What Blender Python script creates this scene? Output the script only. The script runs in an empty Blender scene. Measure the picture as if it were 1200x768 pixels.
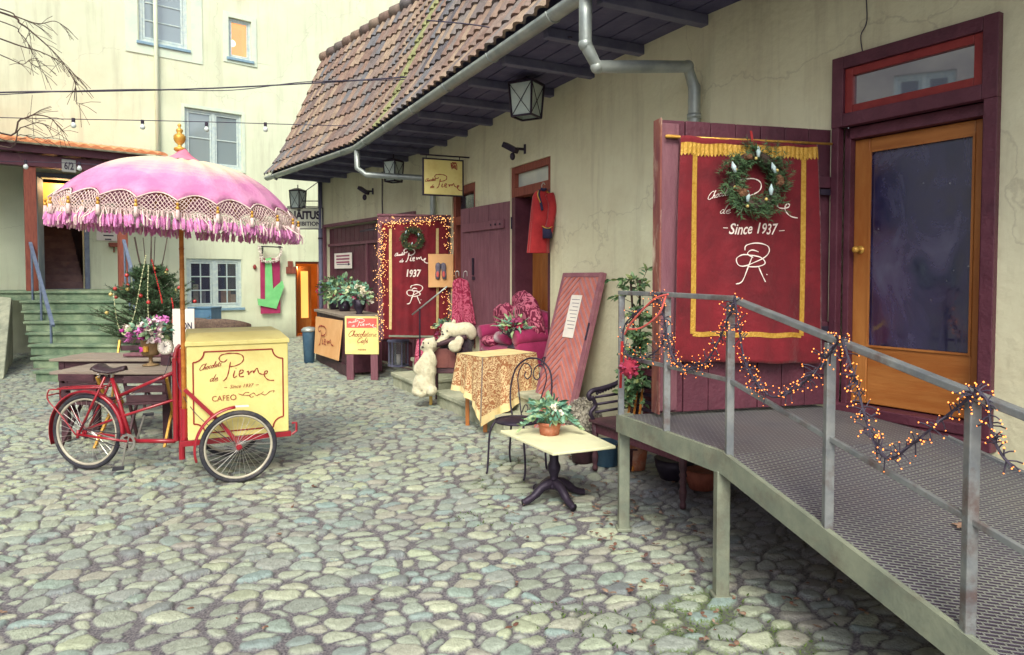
import bpy, math, random
import numpy as np
from mathutils import Vector, Matrix, noise
R = math.radians
C = bpy.context.scene.collection
scene = bpy.context.scene
# ------------------------------------------------------------------ camera
F = 800.0; PITCH = R(2.0); CAM = Vector((0, 0, 1.72))
cd = bpy.data.cameras.new('camera'); cam = bpy.data.objects.new('camera', cd); C.objects.link(cam)
cam.location = CAM; cam.rotation_euler = (R(90) - PITCH, 0, 0)
cd.sensor_width = 36; cd.lens = F / 1200 * 36; cd.shift_y = -31 / 1200
cd.clip_start = 0.05; cd.clip_end = 300
scene.camera = cam
# ------------------------------------------------------------------ world, sun, exposure
SUN_EL, SUN_AZ = R(46), R(184)      # azimuth clockwise from +Y: behind the camera
w = bpy.data.worlds.new('World'); scene.world = w; w.use_nodes = True
nt = w.node_tree; nt.nodes.clear()
sky = nt.nodes.new('ShaderNodeTexSky'); sky.sky_type = 'NISHITA'; sky.sun_disc = False
sky.sun_elevation = SUN_EL; sky.sun_rotation = SUN_AZ; sky.dust_density = 4.0; sky.air_density = 1.0; sky.ozone_density = 1.0
hs = nt.nodes.new('ShaderNodeHueSaturation'); hs.inputs['Saturation'].default_value = 0.42
tint = nt.nodes.new('ShaderNodeMix'); tint.data_type = 'RGBA'; tint.blend_type = 'MULTIPLY'
tint.inputs[0].default_value = 1; tint.inputs[7].default_value = (0.94, 0.96, 0.97, 1)
bg = nt.nodes.new('ShaderNodeBackground'); bg.inputs[1].default_value = 0.15
out = nt.nodes.new('ShaderNodeOutputWorld')
nt.links.new(sky.outputs[0], hs.inputs['Color']); nt.links.new(hs.outputs[0], tint.inputs[6])
nt.links.new(tint.outputs[2], bg.inputs[0]); nt.links.new(bg.outputs[0], out.inputs[0])
sl = bpy.data.lights.new('sun', 'SUN'); sl.energy = 1.35; sl.angle = R(24); sl.color = (1.0, 1.0, 0.76)
so = bpy.data.objects.new('sun', sl); C.objects.link(so)
sd = Vector((math.sin(SUN_AZ) * math.cos(SUN_EL), math.cos(SUN_AZ) * math.cos(SUN_EL), math.sin(SUN_EL)))
so.rotation_euler = sd.to_track_quat('Z', 'Y').to_euler(); so.location = (0, 0, 20)
scene.view_settings.view_transform = 'Standard'; scene.view_settings.look = 'None'
scene.view_settings.exposure = 0.85; scene.view_settings.gamma = 1.0; scene.view_settings.use_curve_mapping = False

# ------------------------------------------------------------------ geometry of the photograph
def ray(u, v):
    xc = (u - 600) / F; yc = (353 - v) / F
    cp, sp = math.cos(PITCH), math.sin(PITCH)
    return Vector((xc, cp + yc * sp, yc * cp - sp))
def atY(u, v, Y):
    d = ray(u, v); return CAM + d * (Y / d.y)
def atZ(u, v, z=0.0):
    d = ray(u, v); return CAM + d * ((z - CAM.z) / d.z)
class PL:
    """vertical plane: s runs along it, z up, off towards the yard"""
    def __init__(s, o, d, flip=None):
        s.o = Vector((o[0], o[1], 0)); s.d = Vector((d[0], d[1], 0)).normalized()
        n = Vector((s.d.y, -s.d.x, 0))
        if n.dot(-s.o) < 0: n = -n
        s.n = n
    def pt(s, a, z, off=0.0): return s.o + s.d * a + s.n * off + Vector((0, 0, z))
    def uv(s, u, v, off=0.0):
        r = ray(u, v); o = s.o + s.n * off
        t = (o - CAM).dot(s.n) / r.dot(s.n); p = CAM + r * t
        return (p - o).dot(s.d), p.z
    def rect(s, u0, v0, u1, v1, off=0.0):
        a0, z0 = s.uv(u0, v1, off); a1, z1 = s.uv(u1, v0, off)
        return min(a0, a1), max(a0, a1), z0, z1
    def box(s, mb, a0, a1, z0, z1, o0, o1):
        P = [s.pt(a, z, o) for a in (a0, a1) for z in (z0, z1) for o in (o0, o1)]
        mb.add(P, [(0,1,3,2),(4,6,7,5),(0,4,5,1),(2,3,7,6),(0,2,6,4),(1,5,7,3)])
PA = PL((2.30, 4.90), (.63, -1)); PB = PL((1.69, 5.87), (-.51, 1)); PC = PL((-1.64, 12.4), (-.778, 1))
PK = PL((-5.9, 19.6), (1.25, 1))

# ------------------------------------------------------------------ mesh builder
class MB:
    def __init__(s): s.v = []; s.f = []; s.m = []; s.r = []; s.cm = 0; s.cr = None
    def add(s, vs, fs, r=None):
        b = len(s.v); s.v += [tuple(v) for v in vs]
        if r is None: r = s.cr if s.cr is not None else 0.5
        for f in fs: s.f.append(tuple(i + b for i in f)); s.m.append(s.cm); s.r.append(r)
    def bx(s, x0, x1, y0, y1, z0, z1, M=None, r=None):
        P = [Vector((x, y, z)) for x in (x0, x1) for y in (y0, y1) for z in (z0, z1)]
        if M: P = [M @ p for p in P]
        s.add(P, [(0,1,3,2),(4,6,7,5),(0,4,5,1),(2,3,7,6),(0,2,6,4),(1,5,7,3)], r)
    def bar(s, p, q, wx, wy, up=(0,0,1), r=None):
        p = Vector(p); q = Vector(q); t = (q - p).normalized(); u = Vector(up)
        a = t.cross(u)
        if a.length < 1e-4: a = t.cross(Vector((1,0,0)))
        a.normalize(); b = a.cross(t).normalized(); a = a * wx / 2; b = b * wy / 2
        P = [x + i * a + j * b for x in (p, q) for i in (-1, 1) for j in (-1, 1)]
        s.add(P, [(0,1,3,2),(4,6,7,5),(0,4,5,1),(2,3,7,6),(0,2,6,4),(1,5,7,3)], r)
    def tube(s, pts, r, n=8, closed=False, cap=True, rr=None):
        pts = [Vector(p) for p in pts]; k = len(pts)
        if k < 2: return
        rad = r if isinstance(r, (list, tuple)) else [r] * k
        T = []
        for i in range(k):
            if closed: t = pts[(i + 1) % k] - pts[i - 1]
            else: t = pts[min(i + 1, k - 1)] - pts[max(i - 1, 0)]
            T.append(t.normalized() if t.length > 1e-9 else Vector((0, 0, 1)))
        a = T[0].cross(Vector((0, 0, 1)))
        if a.length < .1: a = T[0].cross(Vector((1, 0, 0)))
        a.normalize(); V = []
        for i in range(k):
            a = a - T[i] * a.dot(T[i])
            if a.length < 1e-5: a = T[i].orthogonal()
            a.normalize(); b = T[i].cross(a)
            for j in range(n):
                th = 2 * math.pi * j / n
                V.append(pts[i] + (a * math.cos(th) + b * math.sin(th)) * rad[i])
        Fc = []
        for i in range(k if closed else k - 1):
            for j in range(n):
                i2 = (i + 1) % k
                Fc.append((i*n+j, i*n+(j+1)%n, i2*n+(j+1)%n, i2*n+j))
        if cap and not closed:
            Fc.append(tuple(range(n))[::-1]); Fc.append(tuple((k-1)*n + j for j in range(n)))
        s.add(V, Fc, rr)
    def lathe(s, prof, c=(0,0,0), n=20, M=None, wob=None, rr=None):
        V = []; c = Vector(c)
        for (r, z) in prof:
            for j in range(n):
                th = 2 * math.pi * j / n; q = r * (1 + (wob(th, z) if wob else 0))
                p = Vector((q * math.cos(th), q * math.sin(th), z)); V.append((M @ p if M else p) + c)
        Fc = []
        for i in range(len(prof) - 1):
            for j in range(n): Fc.append((i*n+j, i*n+(j+1)%n, (i+1)*n+(j+1)%n, (i+1)*n+j))
        if prof[0][0] > 1e-4: Fc.append(tuple(range(n))[::-1])
        if prof[-1][0] > 1e-4: Fc.append(tuple((len(prof)-1)*n + j for j in range(n)))
        s.add(V, Fc, rr)
    def ell(s, c, r, n=10, M=None, rr=None):
        if not hasattr(r, '__len__'): r = (r, r, r)
        V = []; c = Vector(c); m = max(4, n // 2 + 1)
        for i in range(m + 1):
            ph = math.pi * i / m
            for j in range(n):
                th = 2 * math.pi * j / n
                p = Vector((r[0]*math.sin(ph)*math.cos(th), r[1]*math.sin(ph)*math.sin(th), -r[2]*math.cos(ph)))
                V.append((M @ p if M else p) + c)
        s.add(V, [(i*n+j, i*n+(j+1)%n, (i+1)*n+(j+1)%n, (i+1)*n+j) for i in range(m) for j in range(n)], rr)
    def prism(s, poly, o, ex, ey, t):
        """flat outline in axes ex, ey at o, thickened by vector t"""
        o = Vector(o); ex = Vector(ex); ey = Vector(ey); t = Vector(t); n = len(poly)
        A = [o + ex * x + ey * y for x, y in poly]
        s.add(A + [p + t for p in A], [tuple(range(n))[::-1], tuple(range(n, 2*n))] + [(i, (i+1)%n, n+(i+1)%n, n+i) for i in range(n)])
    def grid(s, fn, nu, nv, r=None, closed=False):
        V = [fn(i / nu, j / nv) for i in range(nu + 1) for j in range(nv + 1)]
        s.add(V, [(i*(nv+1)+j, (i+1)*(nv+1)+j, (i+1)*(nv+1)+j+1, i*(nv+1)+j+1) for i in range(nu) for j in range(nv)], r)
    def leaf(s, p, d, size, up=None, wid=.5, r=None, bend=.25):
        p = Vector(p); d = Vector(d).normalized(); up = Vector(up) if up else Vector((random.uniform(-1,1), random.uniform(-1,1), random.uniform(.2,1)))
        a = d.cross(up)
        if a.length < 1e-3: a = d.orthogonal()
        a.normalize(); n = a.cross(d)
        w = a * size * wid * .5; L = d * size
        V = [p, p + L*.35 + w - n*size*.05, p + L*.75 + w*.75 - n*size*bend*.4, p + L - n*size*bend, p + L*.75 - w*.75 - n*size*bend*.4, p + L*.35 - w - n*size*.05, p + L*.5 + n*size*.04]
        s.add(V, [(0,1,6),(1,2,6),(2,3,6),(3,4,6),(4,5,6),(5,0,6)], random.random() if r is None else r)
    def build(s, name, mat, parent=None, smooth=False, bevel=0, world=True, solid=0, label=None, kind=None, sub=0):
        me = bpy.data.meshes.new(name); V = s.v
        if parent is not None and world:
            Mi = root_matrix(parent).inverted(); V = [tuple(Mi @ Vector(v)) for v in V]
        me.from_pydata(V, [], s.f); mats = mat if isinstance(mat, (list, tuple)) else [mat]
        for m in mats: me.materials.append(m)
        if len(mats) > 1: me.polygons.foreach_set('material_index', s.m)
        at = me.attributes.new('rnd', 'FLOAT', 'FACE'); at.data.foreach_set('value', s.r)
        if smooth: me.polygons.foreach_set('use_smooth', [True] * len(s.f))
        me.update(); me.validate()
        o = bpy.data.objects.new(name, me); C.objects.link(o)
        if parent is not None: o.parent = parent
        if solid:
            md = o.modifiers.new('solid', 'SOLIDIFY'); md.thickness = solid; md.offset = 0
        if bevel:
            md = o.modifiers.new('bevel', 'BEVEL'); md.width = bevel; md.segments = 2; md.limit_method = 'ANGLE'; md.angle_limit = R(40)
        if sub:
            md = o.modifiers.new('sub', 'SUBSURF'); md.levels = sub; md.render_levels = sub
        if label: o['label'] = label
        if kind: o['kind'] = kind
        return o
    def solo(s, name, mat, label, cat, group=None, kind=None, **kw):
        """a thing that is one mesh; its origin goes to its base"""
        A = np.array(s.v); c = ((A[:,0].min()+A[:,0].max())/2, (A[:,1].min()+A[:,1].max())/2, A[:,2].min())
        s.v = [tuple(v) for v in (A - np.array(c))]
        o = s.build(name, mat, None, **kw); o.location = c; tag(o, label, cat, group, kind); return o
def tag(o, label=None, cat=None, group=None, kind=None):
    if label: o['label'] = label
    if cat: o['category'] = cat
    if group: o['group'] = group
    if kind: o['kind'] = kind
    return o
def thing(name, label, cat, loc=(0,0,0), rz=0, group=None):
    o = bpy.data.objects.new(name, None); C.objects.link(o); o.location = loc; o.rotation_euler = (0, 0, rz)
    o.empty_display_size = .1
    return tag(o, label, cat, group)
def root_matrix(o):
    while o.parent is not None: o = o.parent
    return Matrix.Translation(o.location) @ Matrix.Rotation(o.rotation_euler[2], 4, 'Z')
def dup(root, loc, rz=0, label=None, group=None):
    r = root.copy(); C.objects.link(r); r.location = loc; r.rotation_euler = (0, 0, rz)
    if label: r['label'] = label
    if group: r['group'] = group
    for ch in list(root.children):
        c = ch.copy(); C.objects.link(c); c.parent = r
        for g in ch.children:
            d = g.copy(); C.objects.link(d); d.parent = c
    return r
def cr(pts, n=6, closed=False):
    """smooth curve through points"""
    P = [Vector(p if len(p) == 3 else (p[0], p[1], 0)) for p in pts]; k = len(P); out = []
    if k < 3: return P
    for i in range(k if closed else k - 1):
        if closed: p0, p1, p2, p3 = P[i-1], P[i], P[(i+1)%k], P[(i+2)%k]
        else: p0, p1, p2, p3 = P[max(i-1,0)], P[i], P[i+1], P[min(i+2,k-1)]
        for j in range(n):
            t = j / n
            out.append(.5*((2*p1) + (p2-p0)*t + (2*p0-5*p1+4*p2-p3)*t*t + (3*p1-p0-3*p2+p3)*t**3))
    if not closed: out.append(P[-1])
    return out

# ------------------------------------------------------------------ materials
def lin(c): return tuple((x/255/12.92 if x/255 <= .04045 else ((x/255+.055)/1.055)**2.4) for x in c) + (1,)
def pm(name, c1, c2=None, scale=6, rough=.7, bump=.0, bscale=30, metal=0, spec=.4, attr=None, ramp=None, detail=6, stretch=(1,1,1), rvar=0, emit=0, sheen=0, third=None, tscale=1.2, tamt=.5):
    """procedural material: noise between two colours, or a ramp over the per-face value, plus fine bump"""
    m = bpy.data.materials.new(name); m.use_nodes = True; t = m.node_tree; N = t.nodes; L = t.links
    b = N['Principled BSDF']; b.inputs['Roughness'].default_value = rough; b.inputs['Metallic'].default_value = metal
    b.inputs['Specular IOR Level'].default_value = spec
    if sheen: b.inputs['Sheen Weight'].default_value = sheen; b.inputs['Sheen Roughness'].default_value = .4
    tc = N.new('ShaderNodeTexCoord'); mp = N.new('ShaderNodeMapping'); mp.inputs['Scale'].default_value = stretch
    geo = N.new('ShaderNodeNewGeometry'); L.new(geo.outputs['Position'], mp.inputs[0])
    nz = N.new('ShaderNodeTexNoise'); nz.inputs['Scale'].default_value = scale; nz.inputs['Detail'].default_value = detail; nz.inputs['Roughness'].default_value = .62
    L.new(mp.outputs[0], nz.inputs['Vector'])
    rp = N.new('ShaderNodeValToRGB')
    if ramp:
        at = N.new('ShaderNodeAttribute'); at.attribute_name = 'rnd'
        e = rp.color_ramp.elements
        e[0].position = 0; e[0].color = lin(ramp[0]); e[1].position = 1; e[1].color = lin(ramp[-1])
        for i, c in enumerate(ramp[1:-1]):
            x = e.new((i + 1) / (len(ramp) - 1)); x.color = lin(c)
        L.new(at.outputs['Fac'], rp.inputs[0])
        mx = N.new('ShaderNodeMix'); mx.data_type = 'RGBA'; mx.blend_type = 'MULTIPLY'; mx.inputs[0].default_value = 1
        mr = N.new('ShaderNodeMapRange'); mr.inputs[1].default_value = .3; mr.inputs[2].default_value = .7; mr.inputs[3].default_value = .72; mr.inputs[4].default_value = 1.15
        L.new(nz.outputs[0], mr.inputs[0]); L.new(rp.outputs[0], mx.inputs[6]); L.new(mr.outputs[0], mx.inputs[7])
        col = mx.outputs[2]
    else:
        c2 = c2 or c1
        e = rp.color_ramp.elements; e[0].position = .36; e[0].color = lin(c1); e[1].position = .66; e[1].color = lin(c2)
        L.new(nz.outputs[0], rp.inputs[0]); col = rp.outputs[0]
    if third:
        n3 = N.new('ShaderNodeTexNoise'); n3.inputs['Scale'].default_value = tscale; n3.inputs['Detail'].default_value = 8; n3.inputs['Roughness'].default_value = .7
        L.new(mp.outputs[0], n3.inputs['Vector'])
        r3 = N.new('ShaderNodeMapRange'); r3.inputs[1].default_value = .5; r3.inputs[2].default_value = .68; r3.inputs[4].default_value = tamt
        L.new(n3.outputs[0], r3.inputs[0])
        m3 = N.new('ShaderNodeMix'); m3.data_type = 'RGBA'; L.new(r3.outputs[0], m3.inputs[0]); L.new(col, m3.inputs[6]); m3.inputs[7].default_value = lin(third)
        col = m3.outputs[2]
    L.new(col, b.inputs['Base Color'])
    if emit: L.new(col, b.inputs['Emission Color']); b.inputs['Emission Strength'].default_value = emit
    if bump or rvar:
        n2 = N.new('ShaderNodeTexNoise'); n2.inputs['Scale'].default_value = bscale; n2.inputs['Detail'].default_value = 6
        L.new(mp.outputs[0], n2.inputs['Vector'])
        if bump:
            bp = N.new('ShaderNodeBump'); bp.inputs['Strength'].default_value = bump; bp.inputs['Distance'].default_value = .02
            L.new(n2.outputs[0], bp.inputs['Height']); L.new(bp.outputs[0], b.inputs['Normal'])
        if rvar:
            m4 = N.new('ShaderNodeMapRange'); m4.inputs[3].default_value = max(.02, rough - rvar); m4.inputs[4].default_value = rough + rvar
            L.new(nz.outputs[0], m4.inputs[0]); L.new(m4.outputs[0], b.inputs['Roughness'])
    return m
def em(name, c, s):
    m = bpy.data.materials.new(name); m.use_nodes = True; b = m.node_tree.nodes['Principled BSDF']
    b.inputs['Base Color'].default_value = lin(c); b.inputs['Emission Color'].default_value = lin(c); b.inputs['Emission Strength'].default_value = s
    return m
def glass(name, c, mixf=.5, rough=.05):
    m = bpy.data.materials.new(name); m.use_nodes = True; t = m.node_tree; b = t.nodes['Principled BSDF']
    b.inputs['Base Color'].default_value = lin(c); b.inputs['Roughness'].default_value = rough; b.inputs['Specular IOR Level'].default_value = 1.0; b.inputs['IOR'].default_value = 1.9
    tr = t.nodes.new('ShaderNodeBsdfTransparent'); mx = t.nodes.new('ShaderNodeMixShader'); mx.inputs[0].default_value = mixf
    nz = t.nodes.new('ShaderNodeTexNoise'); nz.inputs['Scale'].default_value = 2.5; nz.inputs['Detail'].default_value = 6
    mr = t.nodes.new('ShaderNodeMapRange'); mr.inputs[3].default_value = rough; mr.inputs[4].default_value = rough + .25; mr.inputs[1].default_value = .4; mr.inputs[2].default_value = .8
    t.links.new(nz.outputs[0], mr.inputs[0]); t.links.new(mr.outputs[0], b.inputs['Roughness'])
    t.links.new(tr.outputs[0], mx.inputs[1]); t.links.new(b.outputs[0], mx.inputs[2])
    t.links.new(mx.outputs[0], t.nodes['Material Output'].inputs[0]); return m

M = dict(
 plaster_far = pm('plaster_far', (208,213,186), (218,222,196), 1.2, .9, .25, 60, third=(205,196,160), tscale=.35, tamt=.35),
 plaster = pm('plaster', (208,202,172), (222,220,190), 1.6, .9, .5, 14, third=(182,168,138), tscale=.8, tamt=.55),
 plaster_side = pm('plaster_side', (170,165,160), (195,190,180), 1.2, .9, .2, 30),
 frame_blue = pm('frame_blue', (176,192,196), (204,214,206), 12, .5),
 sill_blue = pm('sill_blue', (120,150,172), (140,168,184), 12, .5),
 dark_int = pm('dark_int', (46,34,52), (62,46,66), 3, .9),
 purple = pm('purple', (82,40,54), (98,52,66), 5, .5, .35, 40, third=(62,34,46), tscale=3, tamt=.6),
 purple_lt = pm('purple_lt', (112,68,80), (128,84,94), 4, .6, .35, 50, stretch=(6,6,.8), third=(88,54,66), tscale=2.5, tamt=.5),
 red_frame = pm('red_frame', (126,40,42), (144,52,50), 8, .45, .1),
 brick_post = pm('brick_post', (122,62,52), (146,80,64), 8, .7, .3, 30, stretch=(4,4,.6)),
 orange_wood = pm('orange_wood', (152,92,44), (180,118,62), 2.2, .42, .15, 18, stretch=(2,2,.5), third=(150,76,26), tscale=3.2, tamt=.55),
 orange_rail = pm('orange_rail', (152,92,44), (180,118,62), 2.2, .42, .15, 18, stretch=(.5,.5,3), third=(150,76,26), tscale=3.2, tamt=.55),
 blackboard_glass = glass('door_glass', (44,42,78), .9, .06),
 glass = glass('window_glass', (70,78,100), .55, .03),
 transom_glass = glass('transom_glass', (84,88,112), .88, .02),
 roof_tile = pm('roof_tile', None, None, 9, .95, .4, 40, ramp=[(92,88,94),(124,102,94),(138,116,104),(112,102,102),(150,130,114),(104,104,110),(132,108,98),(122,114,112),(138,138,98)]),
 orange_tile = pm('orange_tile', (212,128,84), (232,158,112), 8, .8, .3, 40, third=(170,100,74), tscale=4),
 zinc = pm('zinc', (142,150,150), (170,176,172), 5, .42, .1, 40, metal=.45, rvar=.1),
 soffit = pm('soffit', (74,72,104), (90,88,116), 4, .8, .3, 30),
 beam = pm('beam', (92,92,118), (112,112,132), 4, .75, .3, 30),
 steel = pm('steel', (120,124,130), (146,148,148), 9, .5, .15, 60, metal=.5, third=(104,80,76), tscale=6, tamt=.8, rvar=.12),
 steel_green = pm('steel_green', (118,124,112), (144,148,130), 6, .55, .15, 60, metal=.3, third=(112,104,92), tscale=5, tamt=.7),
 iron = pm('iron', (44,36,52), (60,50,66), 9, .5, .1, 50, metal=.4),
 stone = pm('stone', (150,152,132), (186,186,162), 5, .8, .5, 35, third=(110,118,104), tscale=3, tamt=.6),
 green_stone = pm('green_stone', (98,120,98), (142,156,128), 4, .8, .5, 25, third=(64,86,72), tscale=2.2, tamt=.8),
 red_paint = pm('red_paint', (142,24,40), (160,34,48), 6, .28, .0, 40, spec=.6, third=(120,16,34), tscale=6, tamt=.5),
 cream = pm('cream', (222,206,128), (230,216,144), 2.5, .5, .08, 60, third=(198,170,96), tscale=3.4, tamt=.5),
 logo_red = pm('logo_red', (140,26,30), (152,34,36), 6, .6),
 tyre = pm('tyre', (38,38,48), (56,54,62), 16, .8, .3, 90, third=(112,104,98), tscale=5, tamt=.6),
 rim = pm('rim', (168,160,146), (190,182,164), 10, .45, metal=.2),
 chrome = pm('chrome', (176,172,170), (196,192,186), 8, .28, metal=.8),
 leather = pm('leather', (46,30,38), (62,42,48), 10, .5, .2, 50),
 gold = pm('gold', (188,138,54), (212,166,82), 10, .4, .2, 60, metal=.35),
 bamboo = pm('bamboo', (164,96,36), (196,130,60), 7, .5, .2, 30, stretch=(1,1,2)),
 fringe_white = pm('fringe_white', (206,176,178), (226,204,194), 30, .9),
 fringe_pink = pm('fringe_pink', (204,120,178), (222,152,196), 30, .9),
 velvet = pm('velvet', (92,12,26), (122,20,34), 3.5, .8, .6, 14, sheen=.35, third=(104,6,24), tscale=2.2, tamt=.6),
 gold_trim = pm('gold_trim', (180,134,46), (204,162,74), 40, .5, .5, 90, metal=.2),
 banner_white = pm('banner_white', (226,210,206), (236,222,214), 20, .8),
 magenta = pm('magenta', (128,24,70), (152,38,88), 5, .85, .2, 40, sheen=.4),
 plush = pm('plush', (214,204,172), (240,232,204), 24, .95, 1.0, 130, sheen=.3, third=(190,176,146), tscale=5, tamt=.4),
 plush_brown = pm('plush_brown', (150,120,92), (176,146,112), 24, .95, .6, 120),
 fur_dark = pm('fur_dark', (36,26,38), (58,42,54), 20, .85, .8, 90, sheen=.2),
 dark_wood = pm('dark_wood', (58,34,44), (84,52,60), 5, .55, .3, 40, stretch=(1,1,3)),
 table_wood = pm('table_wood', (128,114,104), (162,148,134), 4, .6, .4, 30, stretch=(.4,3,1), third=(90,70,80), tscale=4, tamt=.7),
 white_top = pm('white_top', (216,212,172), (228,224,188), 3, .5, .04, 60, third=(190,186,150), tscale=4, tamt=.35),
 terracotta = pm('terracotta', (158,84,62), (186,116,88), 8, .8, .3, 40, third=(196,170,150), tscale=6, tamt=.6),
 coat_red = pm('coat_red', (146,28,34), (170,42,44), 6, .85, .3, 60, sheen=.3),
 navy = pm('navy', (36,34,64), (48,44,76), 10, .85, .2, 60),
 paper = pm('paper', (222,212,206), (232,224,214), 6, .8),
 blue = pm('blue', (72,108,140), (92,128,156), 5, .55, .1, 40),
 rail_blue = pm('rail_blue', (88,100,126), (112,122,142), 10, .5),
 bark = pm('bark', (62,48,46), (88,70,62), 12, .9, .6, 40),
 needle = pm('needle', None, None, 30, .7, ramp=[(50,74,50),(72,98,66),(92,122,80),(64,92,70)]),
 leaf = pm('leaf', None, None, 30, .55, ramp=[(64,98,66),(92,128,84),(124,152,106),(72,104,76),(140,150,90)]),
 leaf_teal = pm('leaf_teal', None, None, 30, .6, ramp=[(72,116,100),(98,144,122),(136,176,150),(160,180,124),(86,110,96)]),
 flower_mix = pm('flower_mix', None, None, 40, .8, ramp=[(238,224,220),(214,120,190),(240,230,214),(186,60,150),(226,180,206)]),
 flower_white = pm('flower_white', None, None, 40, .8, ramp=[(240,234,210),(226,214,206),(236,226,190)]),
 flower_red = pm('flower_red', None, None, 40, .8, ramp=[(132,28,46),(164,46,76),(150,70,108)]),
 dead_leaf = pm('dead_leaf', None, None, 30, .8, ramp=[(96,60,52),(124,88,72),(150,126,108),(78,52,52)]),
 straw = pm('straw', None, None, 40, .9, ramp=[(130,122,114),(176,168,152),(106,98,100)]),
 cone = pm('cone', (92,60,44), (126,88,62), 40, .8, .5, 80),
 bulb = em('bulb', (255,138,60), 1.7),
 bulb_soft = em('bulb_soft', (255,190,116), 1.1),
 lit_orange = em('lit_orange', (232,160,70), .75),
 lit_window = em('lit_window', (240,176,90), .8),
 bulb_clear = pm('bulb_clear', (206,214,214), (226,232,226), 8, .15, spec=.8),
 lantern_glass = pm('lantern_glass', (176,192,190), (200,212,202), 5, .12, spec=.7),
 moss = pm('moss', None, None, 30, .95, ramp=[(70,88,44),(94,114,58),(60,78,42)]),
 arrow_green = pm('arrow_green', (116,196,124), (134,208,138), 5, .6),
 arrow_pink = pm('arrow_pink', (158,40,88), (172,54,100), 5, .6),
 cable = pm('cable', (54,48,66), (70,62,78), 8, .7),
 red_bauble = pm('red_bauble', (168,40,40), (200,60,56), 10, .25, spec=.7),
 gold_bauble = pm('gold_bauble', (214,186,110), (226,200,130), 10, .3, metal=.3),
 bead = pm('bead', (196,196,150), (214,214,172), 10, .4),
 sandstone = pm('orange_board', (222,164,108), (232,180,126), 3, .6),
 coral = pm('coral', (206,88,84), (216,104,96), 6, .7),
 shoe = pm('shoe', (92,86,104), (120,112,126), 14, .6, .2, 60),
 wicker = pm('wicker', (84,66,62), (124,102,88), 30, .8, .8, 70),
)
def canopy_mat():
    m = pm('canopy', (188,112,158), (208,142,178), 5, .8, .25, 50)
    t = m.node_tree; N = t.nodes; L = t.links; b = N['Principled BSDF']; src = b.inputs['Base Color'].links[0].from_socket
    at = N.new('ShaderNodeAttribute'); at.attribute_name = 'rnd'
    nz = N.new('ShaderNodeTexNoise'); nz.inputs['Scale'].default_value = 3.0; nz.inputs['Detail'].default_value = 5
    mth = N.new('ShaderNodeMath'); mth.operation = 'MULTIPLY_ADD'; mth.inputs[1].default_value = .55
    ge = N.new('ShaderNodeNewGeometry'); L.new(ge.outputs['Position'], nz.inputs['Vector'])
    L.new(nz.outputs[0], mth.inputs[0]); L.new(at.outputs['Fac'], mth.inputs[2])
    mr = N.new('ShaderNodeMapRange'); mr.inputs[1].default_value = .78; mr.inputs[2].default_value = 1.06
    L.new(mth.outputs[0], mr.inputs[0])
    mx = N.new('ShaderNodeMix'); mx.data_type = 'RGBA'; mx.inputs[6].default_value = lin((216,196,170))
    L.new(mr.outputs[0], mx.inputs[0]); L.new(src, mx.inputs[7]); L.new(mx.outputs[2], b.inputs['Base Color'])
    b.inputs['Transmission Weight'].default_value = 0
    return m
M['canopy'] = canopy_mat()
def pattern_mat(name, c1, c2, c3, scale, rough=.8):
    """printed scroll pattern: distorted bands of two colours"""
    m = pm(name, c1, c3, 3, rough, .15, 60); t = m.node_tree; N = t.nodes; L = t.links; b = N['Principled BSDF']
    src = b.inputs['Base Color'].links[0].from_socket
    ge = N.new('ShaderNodeNewGeometry'); nz = N.new('ShaderNodeTexNoise'); nz.inputs['Scale'].default_value = scale; nz.inputs['Detail'].default_value = 1.5; nz.inputs['Distortion'].default_value = 2.5
    L.new(ge.outputs['Position'], nz.inputs['Vector'])
    w1 = N.new('ShaderNodeMath'); w1.operation = 'MULTIPLY'; w1.inputs[1].default_value = 26
    w2 = N.new('ShaderNodeMath'); w2.operation = 'SINE'
    L.new(nz.outputs[0], w1.inputs[0]); L.new(w1.outputs[0], w2.inputs[0])
    mr = N.new('ShaderNodeMapRange'); mr.inputs[1].default_value = -.35; mr.inputs[2].default_value = .1; L.new(w2.outputs[0], mr.inputs[0])
    mx = N.new('ShaderNodeMix'); mx.data_type = 'RGBA'; mx.inputs[7].default_value = lin(c2)
    L.new(mr.outputs[0], mx.inputs[0]); L.new(src, mx.inputs[6]); L.new(mx.outputs[2], b.inputs['Base Color']); return m
M['cloth_gold'] = pattern_mat('cloth_gold', (214,188,142), (160,106,70), (224,200,156), 11)
M['cloth_plain'] = pm('cloth_plain', (222,196,140), (234,212,160), 8, .85, .2, 60)
M['cushion'] = pattern_mat('cushion', (178,84,112), (104,16,52), (192,108,130), 5)
M['robe'] = pattern_mat('robe', (176,40,84), (206,110,136), (150,24,64), 9)
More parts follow.
